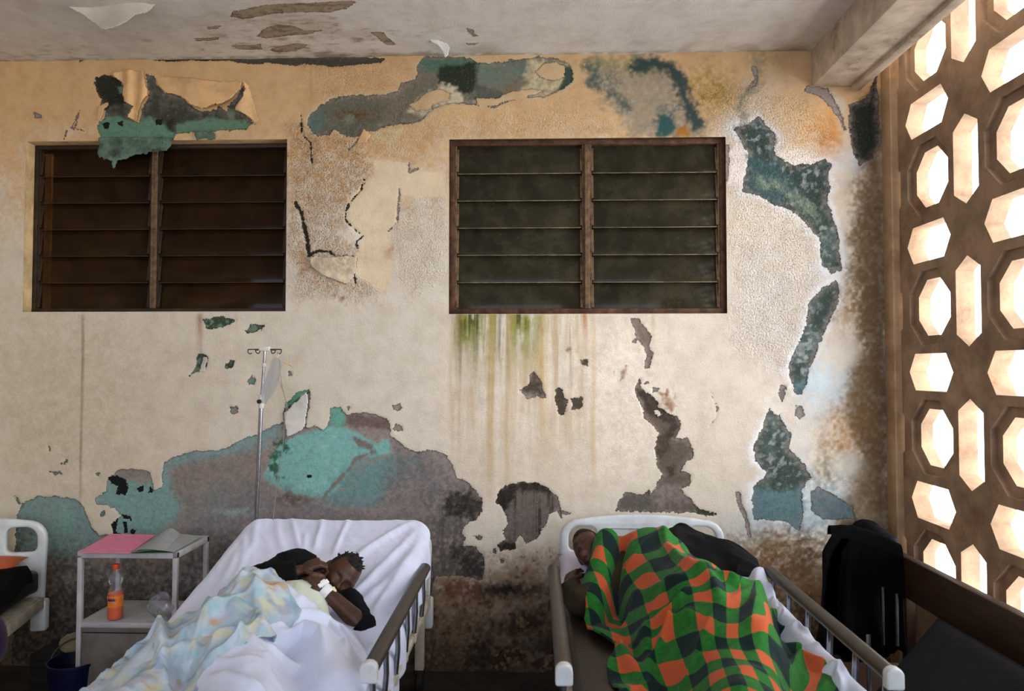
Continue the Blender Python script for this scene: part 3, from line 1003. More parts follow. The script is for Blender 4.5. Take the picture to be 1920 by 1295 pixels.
inside = (((GX[:-1, :-1] + GX[1:, 1:]) / 2 > w1x0) & ((GX[:-1, :-1] + GX[1:, 1:]) / 2 < w1x1) & ((GZ[:-1, :-1] + GZ[1:, 1:]) / 2 > w1z0) & ((GZ[:-1, :-1] + GZ[1:, 1:]) / 2 < w1z1)) | \
         (((GX[:-1, :-1] + GX[1:, 1:]) / 2 > w2x0) & ((GX[:-1, :-1] + GX[1:, 1:]) / 2 < w2x1) & ((GZ[:-1, :-1] + GZ[1:, 1:]) / 2 > w2z0) & ((GZ[:-1, :-1] + GZ[1:, 1:]) / 2 < w2z1))
# the plaster itself is uneven: bare areas sit back, blisters stand proud
GY = 0.004 * sstep(0.012, -0.012, SD) + 0.006 * n_lo * 0.5
GY -= 0.012 * m_blob(640, 430, 90, 120, 1.0) + 0.006 * m_blob(640, 510, 50, 60, 1.0)
GY -= 0.010 * m_blob(600, 300, 40, 60, 1.0)
edge = np.minimum.reduce([np.abs(GX - w1x0) + 9 * ((GZ < w1z0 - .02) | (GZ > w1z1 + .02)), np.abs(GX - w1x1) + 9 * ((GZ < w1z0 - .02) | (GZ > w1z1 + .02)),
                          np.abs(GX - w2x0) + 9 * ((GZ < w2z0 - .02) | (GZ > w2z1 + .02)), np.abs(GX - w2x1) + 9 * ((GZ < w2z0 - .02) | (GZ > w2z1 + .02)),
                          np.abs(GZ - w1z0) + 9 * ((GX < w1x0 - .02) | (GX > w1x1 + .02)), np.abs(GZ - w1z1) + 9 * ((GX < w1x0 - .02) | (GX > w1x1 + .02)),
                          np.abs(GZ - w2z0) + 9 * ((GX < w2x0 - .02) | (GX > w2x1 + .02)), np.abs(GZ - w2z1) + 9 * ((GX < w2x0 - .02) | (GX > w2x1 + .02))])
GY *= sstep(0.0, 0.05, edge)

wall_me, used = grid_mesh('wall_back', GX, GY, GZ, ~inside)


def put_color(me, name, arr, used):
    a = me.attributes.new(name, 'FLOAT_COLOR', 'POINT')
    v = np.ones((int(used.sum()), 4), np.float32)
    v[:, :3] = np.clip(arr.reshape(-1, 3)[used], 0, 1)
    a.data.foreach_set('color', v.ravel())


def put_float(me, name, arr, used):
    a = me.attributes.new(name, 'FLOAT', 'POINT')
    a.data.foreach_set('value', arr.ravel()[used].astype(np.float32))


put_color(wall_me, 'standing', TOP, used)
put_color(wall_me, 'bared', UND, used)
put_float(wall_me, 'peel', SD, used)
put_float(wall_me, 'fleck', FL, used)
put_float(wall_me, 'rough', ROUGH, used)
put_float(wall_me, 'mould', MOULD, used)


def wall_material(name, grain=1.0):
    t = NT(name)
    v = t.coord('Object')
    vs_ = t.coord('Object', (1, 1, 1))
    nA = t.noise(v, 22, 6, 0.62)
    nB = t.noise(v, 90, 4, 0.6)
    sd = t.attr('peel').outputs['Fac']
    jag = t.math('ADD', t.math('MULTIPLY', t.math('SUBTRACT', nA, 0.5), 0.045), t.math('MULTIPLY', t.math('SUBTRACT', nB, 0.5), 0.022))
    s1 = t.math('ADD', sd, jag)
    bare = t.ramp(s1, 0.0012, -0.0012)
    # standing paint
    top = t.attr('standing').outputs['Color']
    n1 = t.noise(v, 9, 6, 0.65)
    top = t.mix(t.ramp(n1, 0.35, 0.75, 0, 0.22), top, (150, 120, 84), 'MULTIPLY')
    spec_n = t.noise(v, 150, 3, 0.7)
    mould = t.attr('mould').outputs['Fac']
    thr = t.math('MULTIPLY_ADD', mould, -0.12, 0.77)
    spk = t.math('GREATER_THAN', t.math('ADD', t.math('MULTIPLY', spec_n, 0.75), t.math('MULTIPLY', n1, 0.25)), thr)
    top = t.mix(t.math('MULTIPLY', spk, 0.65), top, (74, 58, 42))
    rough = t.attr('rough').outputs['Fac']
    vor = t.voronoi(v, 120)
    pit = t.math('MULTIPLY', t.ramp(t.math('ADD', vor, t.math('MULTIPLY', nB, 0.5)), 0.55, 0.34), rough)
    top = t.mix(t.math('MULTIPLY', pit, 0.62), top, (112, 78, 52))  # brown pocks, tinted darker to stand in for shading in the pits
    # bared layers
    und = t.attr('bared').outputs['Color']
    n2 = t.noise(v, 40, 6, 0.7)
    und = t.mix(t.ramp(n2, 0.4, 0.7, 0, 0.3), und, (110, 108, 104), 'MULTIPLY')
    n3 = t.noise(v, 130, 4, 0.75)
    und = t.mix(t.ramp(n3, 0.62, 0.70, 0, 0.55), und, (196, 200, 192))
    und = t.mix(t.ramp(n3, 0.38, 0.30, 0, 0.6), und, (50, 46, 42))
    lip = t.ramp(t.math('ABSOLUTE', t.math('ADD', s1, 0.003)), 0.004, 0.0, 0, 0.55)  # dark rim at peel edges: painted shadow of the paint thickness, plus dirt
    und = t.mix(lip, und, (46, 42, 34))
    fl = t.math('LESS_THAN', t.math('ADD', t.attr('fleck').outputs['Fac'], t.math('MULTIPLY', jag, 0.9)), 0.0)
    und = t.mix(fl, und, (18, 22, 24))
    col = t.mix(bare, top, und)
    # relief
    h1 = t.math('MULTIPLY', bare, -1.0)
    b = t.bump(h1, 1.0, 0.004)
    hr = t.math('MULTIPLY', t.math('SUBTRACT', t.noise(v, 95, 3, 0.55), pit), t.math('ADD', t.math('MULTIPLY', rough, 1.0), 0.22))
    b = t.bump(hr, 1.0, 0.011, b)
    b = t.bump(t.noise(v, 14, 5), 0.25, 0.012, b)
    t.bsdf(col, 0.85, b, 0.25)
    return t.m


M = {}
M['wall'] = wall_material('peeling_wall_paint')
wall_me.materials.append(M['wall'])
wall = link(bpy.data.objects.new('wall_back', wall_me))
tag(wall, kind='structure')

# ================================================================== plain surfaces of the room
M['ceiling_plain'] = simple('ceiling_whitewash', (196, 188, 178), 0.9, 0.08, 4, 0.2, 40)
M['wall_plain'] = simple('aged_cream_wall', (206, 186, 150), 0.9, 0.12, 5, 0.3, 50, dirt=(120, 90, 60), dirt_amt=0.4)
M['floor'] = simple('dark_worn_floor', (52, 46, 40), 0.65, 0.35, 7, 0.25, 30, dirt=(24, 20, 18), dirt_amt=0.8, dscale=3)

bm = bmesh.new()
add_box(bm, ((ROOM_L + 2.15) / 2, OPEN_Y / 2 + 0.05, -0.06), (2.15 - ROOM_L, -OPEN_Y + 0.1, 0.12))
tag(part('floor', bm, M['floor']), kind='structure')
bm = bmesh.new()
add_box(bm, (ROOM_L - 0.06, OPEN_Y / 2, CEIL_Z / 2), (0.12, -OPEN_Y, CEIL_Z))
tag(part('wall_left', bm, M['wall_plain']), kind='structure')
bm = bmesh.new()
add_box(bm, ((ROOM_L + LAT_X) / 2, OPEN_Y, 0.65), (LAT_X - ROOM_L, 0.12, 1.3))  # parapet, lintel and side piece, unseen, shaped to cut the daylight
add_box(bm, ((ROOM_L + LAT_X) / 2, OPEN_Y, CEIL_Z - 0.1), (LAT_X - ROOM_L, 0.12, 0.2))
add_box(bm, ((ROOM_L - 2.8) / 2, OPEN_Y, CEIL_Z / 2), (-2.8 - ROOM_L, 0.12, CEIL_Z))
tag(part('wall_front', bm, M['wall_plain']), kind='structure')

# ceiling with its own flaking plaster
cx_ = seq([(ROOM_L, -3.2, 0.4), (-3.2, 1.75, 0)], 0.012)
cy_ = np.concatenate([np.linspace(0.05, -1.0, 88), np.linspace(-1.1, OPEN_Y, 12)])
CX, CY = np.meshgrid(cx_, cy_)


def wc(pts):
    r = []
    for p in pts:
        q = at(p[0], max(p[1], -60), Z=CEIL_Z)
        r.append((q.x, q.y))
    return r


L_ = lambda p: T(0, 0, 1.92, p)
cn1, cn2 = fbm(CX, CY, 7, 5, 91), fbm(CX, CY, 30, 4, 97, ay=2.2)
CSD = np.full(CX.shape, 0.25)
for p in (L_([(920, 130), (960, 100), (1000, 90), (1060, 95), (1100, 112), (1160, 110), (1120, 122), (1040, 128), (950, 140)]),
          L_([(840, 40), (950, 20), (1290, 0), (1250, 30), (1200, 42), (1100, 45), (980, 50), (880, 70), (830, 60)]),
          L_([(830, 165), (940, 160), (945, 178), (860, 178)]), L_([(960, 180), (1060, 155), (1110, 160), (1080, 180), (1000, 190)]),
          L_([(1330, 115), (1380, 115), (1420, 160), (1390, 160)]), L_([(1680, 100), (1700, 105), (1720, 130), (1700, 132)]),
          L_([(1680, 155), (1720, 155), (1715, 163), (1685, 162)]), L_([(750, 95), (790, 95), (780, 105), (750, 105)]),
          L_([(700, 140), (790, 132), (780, 145), (710, 148)]), L_([(1820, 215), (1850, 210), (1845, 225)])):
    CSD = np.minimum(CSD, poly_sdf(CX, CY, wc(p)))
CTOP = np.empty(CX.shape + (3,))
CTOP[:] = C3((218, 213, 207))
cpu = CX * 403 + 1000
cst = fbm(CX, CY, 16, 4, 191, ay=3.0)
stain = np.exp(-((cpu - 520) / 240) ** 2) * sstep(-0.7, -0.3, CY) * sstep(-0.25, 0.35, cn1 + 0.5 * cst)
paint(CTOP, np.clip(stain, 0, 1) * 0.55, (182, 166, 144))
paint(CTOP, np.clip(stain, 0, 1) * sstep(0.1, 0.5, cst) * 0.6, (124, 104, 84))
paint(CTOP, sstep(0.25, 0.6, cst + 0.4 * cn1) * sstep(-0.45, -0.1, CY) * sstep(900, 600, cpu) * 0.5, (140, 120, 98))
paint(CTOP, sstep(0.0, 0.5, cn1) * sstep(-0.2, 0.0, CY) * 0.6, (150, 134, 112))
paint(CTOP, sstep(-0.05, -0.01, CY) * sstep(-0.3, 0.3, cn2) * 0.6, (150, 132, 104))
CUND = np.empty(CX.shape + (3,))
CUND[:] = C3((166, 148, 128))
paint(CUND, sstep(0, 0.4, cn2), (124, 106, 88))
cme, cused = grid_mesh('ceiling', CX, CY, CEIL_Z + 0.004 * cn1 + 0.0 * CX)
put_color(cme, 'standing', CTOP, cused)
put_color(cme, 'bared', CUND, cused)
put_float(cme, 'peel', CSD, cused)
put_float(cme, 'fleck', CSD * 0 + 0.25, cused)
put_float(cme, 'rough', CSD * 0 + 0.05, cused)
put_float(cme, 'mould', CSD * 0 + 0.0, cused)
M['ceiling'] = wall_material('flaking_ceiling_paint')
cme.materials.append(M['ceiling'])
ceiling = tag(link(bpy.data.objects.new('ceiling', cme)), kind='structure')
bm = bmesh.new()
add_box(bm, ((ROOM_L + 1.78) / 2, OPEN_Y / 2, CEIL_Z + 0.09), (1.78 - ROOM_L, -OPEN_Y, 0.12))
# over the breeze-block screen the roof is higher
add_box(bm, (1.93, OPEN_Y / 2, 4.5), (0.5, -OPEN_Y, 0.1))
add_box(bm, (1.70, OPEN_Y / 2, 3.95), (0.04, -OPEN_Y, 1.1))
add_box(bm, (1.93, 0.05, 3.93), (0.5, 0.08, 1.06))
part('roof_slab', bm, M['ceiling_plain'], ceiling)

# beam along the right side under the ceiling
M['beam'] = simple('whitewashed_beam', (206, 192, 176), 0.85, 0.1, 9, 0.3, 60, dirt=(116, 78, 52), dirt_amt=0.65, dscale=7)
bx0, bx1 = at(1521, 163, Y=0).x, at(1612, 163, Y=0).x
bz = at(1560, 163, Y=0).z
bm = bmesh.new()
add_box(bm, ((bx0 + bx1) / 2, OPEN_Y / 2, (bz + CEIL_Z) / 2 + 0.02), (bx1 - bx0, -OPEN_Y, CEIL_Z - bz + 0.04), 0.012)
add_box(bm, (bx1 - 0.025, OPEN_Y / 2, bz - 0.008), (0.05, -OPEN_Y, 0.03), 0.005)
tag(part('trim_1', bm, M['beam']), kind='structure')

# ================================================================== breeze-block screen on the right
P_ = 0.644
col1 = at(1742, 575, X=LAT_X).y
row1 = at(1742, 575, X=LAT_X).z


def octa(cy, cz, a):
    k = a * math.tan(PI / 8)
    return [(cy + s[0], cz + s[1]) for s in ((k, a), (-k, a), (-a, k), (-a, -k), (-k, -a), (k, -a), (a, -k), (a, k))]


def hexa(cy, cz, L, w, vertical):
    tip = w * 0.62
    p = [(L, 0), (L - tip, w), (-L + tip, w), (-L, 0), (-L + tip, -w), (L - tip, -w)]
    return [(cy + (b if vertical else a), cz + (a if vertical else b)) for a, b in p]


lat_y0, lat_y1 = col1 + P_ / 2 + 0.02, OPEN_Y
LAT_TOP = 4.45
nrow = [k for k in range(-3, 4) if -0.1 < row1 + k * P_ < CEIL_Z + 0.1]


def lattice_layer(oct_r):
    loops = [[(lat_y0, 0.0), (lat_y0, LAT_TOP), (lat_y1, LAT_TOP), (lat_y1, 0.0)]]
    for c in range(0, 4):  # screen left solid past these columns, out of view, to hold back light
        cy = col1 - c * P_
        for k in range(-3, 4):
            cz = row1 + k * P_
            if 0.1 + oct_r < cz < LAT_TOP - oct_r - 0.01:
                loops.append(octa(cy, cz, oct_r))
            hz = cz + P_ / 2
            if 0.5 < hz < LAT_TOP - 0.1:
                loops.append(hexa(cy, hz, 0.195, 0.093, False))
            if 0.25 < cz < LAT_TOP - 0.22 and c < 3:
                loops.append(hexa(cy - P_ / 2, cz, 0.205, 0.093, True))
    # half openings against the corner post
    for k in range(-3, 4):
        cz = row1 + k * P_
        if 0.25 < cz < LAT_TOP - 0.22:
            y = lat_y0 - 0.012
            loops.append([(y, cz + 0.15), (y, cz - 0.15), (y - 0.075, cz - 0.09), (y - 0.075, cz + 0.09)])
    return loops


def yz_bm(loops, x0, x1, bev=0.0):
    b = outline_bm(loops, (x1 - x0) / 2 - bev, bev, 1)
    for v in b.verts:
        y, z, d = v.co
        v.co = ((x0 + x1) / 2 + d, y, z)
    return b


M['block'] = simple('tan_breeze_block', (152, 126, 102), 0.85, 0.16, 7, 0.35, 70, dirt=(112, 70, 44), dirt_amt=0.6, dscale=5)
b1 = yz_bm(lattice_layer(0.185), LAT_X, LAT_X + 0.025)
b2 = yz_bm(lattice_layer(0.140), LAT_X + 0.025, LAT_X + 0.085)
me2 = bpy.data.meshes.new('tmp')
b2.to_mesh(me2)
b1.from_mesh(me2)
b2.free()
bmesh.ops.recalc_face_normals(b1, faces=b1.faces)
tag(part('wall_right', b1, M['block'], angle=20), kind='structure')
# corner post beside the back wall
M['post'] = simple('painted_corner_post', (178, 148, 114), 0.8, 0.12, 6, 0.25, 60, dirt=(140, 84, 46), dirt_amt=0.6, dscale=4)
bm = bmesh.new()
add_box(bm, (LAT_X + 0.06, lat_y0 / 2, LAT_TOP / 2), (0.12, -lat_y0, LAT_TOP), 0.0)
add_box(bm, (LAT_X - 0.005, -0.05, LAT_TOP / 2), (0.07, 0.1, LAT_TOP), 0.006)
tag(part('trim_2', bm, M['post']), kind='structure')

# ================================================================== louvre windows
M['rust'] = simple('rusted_steel_frame', (74, 46, 27), 0.75, 0.4, 22, 0.5, 90, dirt=(128, 88, 50), dirt_amt=0.5, dscale=12)
M['rust_pale'] = simple('flaking_painted_steel', (100, 78, 54), 0.75, 0.3, 30, 0.5, 120, dirt=(78, 44, 24), dirt_amt=0.8, dscale=16)
M['dark_frame'] = simple('dark_brown_painted_frame', (44, 29, 17), 0.6, 0.3, 18, 0.3, 80, dirt=(84, 60, 36), dirt_amt=0.45, dscale=14)
M['dark_edge'] = simple('dark_glass_edge', (52, 38, 24), 0.5, 0.3, 20)
M['reveal'] = simple('cream_window_reveal', (212, 182, 136), 0.85, 0.12, 10, 0.3, 60, dirt=(130, 84, 50), dirt_amt=0.5)
M['reveal2'] = simple('stained_window_reveal', (92, 64, 36), 0.85, 0.3, 12, 0.3, 60, dirt=(50, 34, 20), dirt_amt=0.7)
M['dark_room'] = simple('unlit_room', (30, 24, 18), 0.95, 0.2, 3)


def glass_mat(name, tint, dust, dust_amt, refl=0.05):
    t = NT(name)
    v = t.coord()
    tr = t.n('ShaderNodeBsdfTransparent')
    tr.inputs[0].default_value = lin4(tint)
    di = t.n('ShaderNodeBsdfDiffuse')
    dn = t.noise(v, 9, 6, 0.7)
    t.l(t.mix(t.ramp(dn, 0.3, 0.7), tuple(c * 0.7 for c in dust), dust), di.inputs[0])
    gl = t.n('ShaderNodeBsdfGlossy')
    gl.inputs['Roughness'].default_value = 0.12
    a = t.n('ShaderNodeMixShader')
    t.l(t.ramp(t.noise(v, 4, 5, 0.7), 0.3, 0.75, dust_amt * 0.7, dust_amt * 1.3), a.inputs[0])
    t.l(tr.outputs[0], a.inputs[1])
    t.l(di.outputs[0], a.inputs[2])
    b = t.n('ShaderNodeMixShader')
    fr = t.n('ShaderNodeFresnel')
    fr.inputs[0].default_value = 1.25
    t.l(fr.outputs[0], b.inputs[0])
    t.l(a.outputs[0], b.inputs[1])
    t.l(gl.outputs[0], b.inputs[2])
    t.l(b.outputs[0], t.out.inputs['Surface'])
    return t.m


M['glass1'] = glass_mat('brown_louvre_glass', (205, 182, 150), (76, 52, 32), 0.34)
M['glass2'] = glass_mat('grimy_louvre_glass', (96, 92, 82), (92, 86, 66), 0.40)
M['edge'] = simple('dirty_glass_edge', (122, 106, 76), 0.5, 0.3, 20)


def louvre_window(name, x0, x1, z0, z1, depth, glass, rail, reveal_mat, mull_x, clip_mat, frame_mat, edge_mat):
    w = bpy.data.objects.new(name, None)
    link(w)
    w.location = ((x0 + x1) / 2, depth, z0)
    tag(w, kind='structure')
    # plaster reveal
    bm = bmesh.new()
    d1 = depth + 0.06
    for cx, cz, sx, sz in ((x0 - 0.01, (z0 + z1) / 2, 0.02, z1 - z0), (x1 + 0.01, (z0 + z1) / 2, 0.02, z1 - z0),
                           ((x0 + x1) / 2, z1 + 0.01, x1 - x0 + 0.04, 0.02), ((x0 + x1) / 2, z0 - 0.01, x1 - x0 + 0.04, 0.02)):
        add_box(bm, (cx, d1 / 2 + 0.0015, cz), (sx, d1 - 0.003, sz))
    part('window_reveal', bm, reveal_mat, w)
    fy = depth + 0.02
    bm = bmesh.new()
    add_box(bm, ((x0 + x1) / 2, fy, z1 - rail / 2), (x1 - x0, 0.05, rail), 0.004)
    add_box(bm, ((x0 + x1) / 2, fy, z0 + rail / 2), (x1 - x0, 0.055, rail), 0.004)
    for x in (x0 + rail / 2, x1 - rail / 2):
        add_box(bm, (x, fy, (z0 + z1) / 2), (rail, 0.05, z1 - z0 - 2 * rail + 0.004), 0.004)
    part('window_frame', bm, frame_mat, w)
    bm = bmesh.new()
    add_box(bm, (mull_x, fy - 0.005, (z0 + z1) / 2), (0.034, 0.05, z1 - z0 - 2 * rail), 0.004)
    add_box(bm, (mull_x - 0.008, fy - 0.032, (z0 + z1) / 2), (0.008, 0.01, z1 - z0 - 2 * rail), 0.002)
    part('mullion', bm, M['rust_pale'], w)
    zi0, zi1 = z0 + rail, z1 - rail
    n = 6
    h = (zi1 - zi0) / n
    for (a, b) in ((x0 + rail, mull_x - 0.017), (mull_x + 0.017, x1 - rail)):
        for xx, sgn in ((a + 0.011, 1), (b - 0.011, -1)):
            bm = bmesh.new()
            add_box(bm, (xx - sgn * 0.006, fy, (zi0 + zi1) / 2), (0.010, 0.04, zi1 - zi0), 0.001)
            for k in range(n):
                zc = zi0 + (k + 0.5) * h
                add_bar(bm, (xx + sgn * 0.002, fy - 0.020, zc - h * 0.46), (xx + sgn * 0.002, fy + 0.0, zc + h * 0.40), 0.016, 0.012, 0.002, up=(0, 1, 0))
            part('louvre_clip_rail', bm, clip_mat, w)
        for k in range(n):
            zc = zi0 + (k + 0.5) * h
            bm = bmesh.new()
            add_bar(bm, ((a + b) / 2, fy - 0.018, zc - h * 0.54), ((a + b) / 2, fy + 0.010, zc + h * 0.52), b - a - 0.03, 0.005, 0.001, up=(0, 1, 0))
            p = part('louvre_blade', bm, glass, w)
            bm = bmesh.new()
            add_box(bm, ((a + b) / 2, fy - 0.0195, zc - h * 0.54), (b - a - 0.03, 0.007, 0.004), 0.001)
            pe = part('blade_edge', bm, edge_mat, p)
    # the unlit room behind the glass
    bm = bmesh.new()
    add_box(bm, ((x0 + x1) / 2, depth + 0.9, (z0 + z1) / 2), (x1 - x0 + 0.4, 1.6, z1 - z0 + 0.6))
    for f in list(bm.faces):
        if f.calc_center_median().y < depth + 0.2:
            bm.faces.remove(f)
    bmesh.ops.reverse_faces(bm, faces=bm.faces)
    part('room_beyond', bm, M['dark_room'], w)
    return w


window_1 = louvre_window('window_1', w1x0, w1x1, w1z0, w1z1, 0.075, M['glass1'], 0.024, M['reveal'], at(292, 420, Y=0.09).x, M['dark_frame'], M['dark_frame'], M['dark_edge'])
window_2 = louvre_window('window_2', w2x0, w2x1, w2z0, w2z1, 0.025, M['glass2'], 0.030, M['reveal2'], at(1100, 420, Y=0.04).x, M['rust_pale'], M['rust'], M['edge'])
# pale curtain edge that shows through the left pane of window 1
bm = bmesh.new()
cx0, cx1 = at(70, 400, Y=0.16).x, at(96, 400, Y=0.16).x
add_box(bm, ((cx0 + cx1) / 2, 0.165, (w1z0 + w1z1) / 2), (cx1 - cx0, 0.02, w1z1 - w1z0 - 0.05), 0.004)
M['curtain'] = simple('pale_board', (236, 214, 176), 0.8)
part('curtain_edge', bm, M['curtain'], window_1)
# ================================================================== CLOTH AND BEDS
def pd(px, py, d):
    return at(px, py, Y=-4.0 + d)


def smax(a, b, k=0.04):
    h = np.clip(0.5 + 0.5 * (a - b) / k, 0, 1)
    return a * h + b * (1 - h) + k * h * (1 - h)


def limb_top(X, Y, a, b, ra, rb, slope=0.9, slope_right=None):
    """height of cloth laid over a limb from a to b"""
    d, t = seg_dist(X, Y, (a[0], a[1]), (b[0], b[1]))
    r = ra + (rb - ra) * t
    z = a[2] + (b[2] - a[2]) * t
    if slope_right:
        slope = np.where(X > a[0] + (b[0] - a[0]) * t, slope_right, slope)
    q = d / r
    top = np.sqrt(np.clip(1 - q * q, 0, 1))
    q0 = slope / np.sqrt(1 + slope * slope)
    side = np.sqrt(1 - q0 * q0) - (q - q0) * slope
    return z + r * np.where(q < q0, top, side)


def ridge(X, Y, pts, w, h, taper=True):
    """a soft fold along a polyline"""
    best = np.full(X.shape, 9.0)
    tt = np.zeros(X.shape)
    n = len(pts) - 1
    for i in range(n):
        d, t = seg_dist(X, Y, pts[i], pts[i + 1])
        m = d < best
        best = np.where(m, d, best)
        tt = np.where(m, (i + t) / n, tt)
    e = np.exp(-(best / w) ** 2)
    if taper:
        e = e * np.clip(4 * tt * (1 - tt) + 0.25, 0, 1)
    return h * e


def crumple(X, Y, ang, scale, seed, stretch=0.35, octv=3):
    """creases running along direction ang; 0..1 with sharp crests"""
    c, s = math.cos(ang), math.sin(ang)
    wx = 0.06 * fbm(X, Y, 5, 2, seed + 31)
    wy = 0.06 * fbm(X, Y, 5, 2, seed + 57)
    u = (X + wx) * c + (Y + wy) * s
    v = -(X + wx) * s + (Y + wy) * c
    n = fbm(v, u * stretch, scale, octv, seed)
    return (1 - np.abs(n) * 1.6).clip(0, 1) ** 2


def cloth(name, hf, left, right, y0, y1, nu, nv, mat, thick=0.006, parent=None, uvf=None, post=None):
    """a draped sheet: rows from y0 to y1, each row from left(y) to right(y); z = hf(x, y)"""
    y = np.linspace(y0, y1, nv)
    lx = np.interp(-y, [-p[0] for p in left], [p[1] for p in left])
    rx = np.interp(-y, [-p[0] for p in right], [p[1] for p in right])
    u = np.linspace(0, 1, nu)
    X = lx[:, None] * (1 - u) + rx[:, None] * u
    Y = np.repeat(y[:, None], nu, 1)
    Z = hf(X, Y)
    if post is not None:
        X, Y, Z = post(X, Y, Z, u[None, :] + 0 * X)
    uv = uvf(X, Y) if uvf else None
    me, _ = grid_mesh(name, X[:, ::-1], Y[:, ::-1], Z[:, ::-1], None, None if uv is None else (uv[0][:, ::-1], uv[1][:, ::-1]))
    if parent is not None:
        off = np.array(origin_of(parent))
        n = len(me.vertices)
        co = np.empty(n * 3, np.float32)
        me.vertices.foreach_get('co', co)
        me.vertices.foreach_set('co', (co.reshape(-1, 3) - off).astype(np.float32).ravel())
    me.materials.append(mat)
    o = link(bpy.data.objects.new(name, me), parent)
    if thick:
        sm = o.modifiers.new('thickness', 'SOLIDIFY')
        sm.thickness = thick
        sm.offset = -1
    if parent is None:
        recenter(o)
    return o


M['bed_white'] = simple('ivory_bed_plastic', (204, 212, 218), 0.35, 0.06, 8, 0.05, 80, spec=0.5, dirt=(150, 140, 124), dirt_amt=0.35)
M['bed_frame'] = simple('cream_bed_frame', (196, 188, 172), 0.5, 0.12, 10, 0.1, 80, dirt=(120, 98, 74), dirt_amt=0.6, dscale=14)
M['rail_grip'] = simple('taupe_rail_grip', (54, 46, 40), 0.42, 0.12, 14, spec=0.5)
M['chrome'] = simple('brushed_steel', (150, 152, 160), 0.25, 0.1, 30, metal=0.9)
M['caster'] = simple('black_rubber', (24, 24, 26), 0.6, 0.2)
M['mattress_dark'] = simple('dark_brown_vinyl', (44, 34, 28), 0.45, 0.2, 8, 0.15, 50)
M['mattress_black'] = simple('black_vinyl', (20, 19, 20), 0.4, 0.2, 8, 0.15, 50)


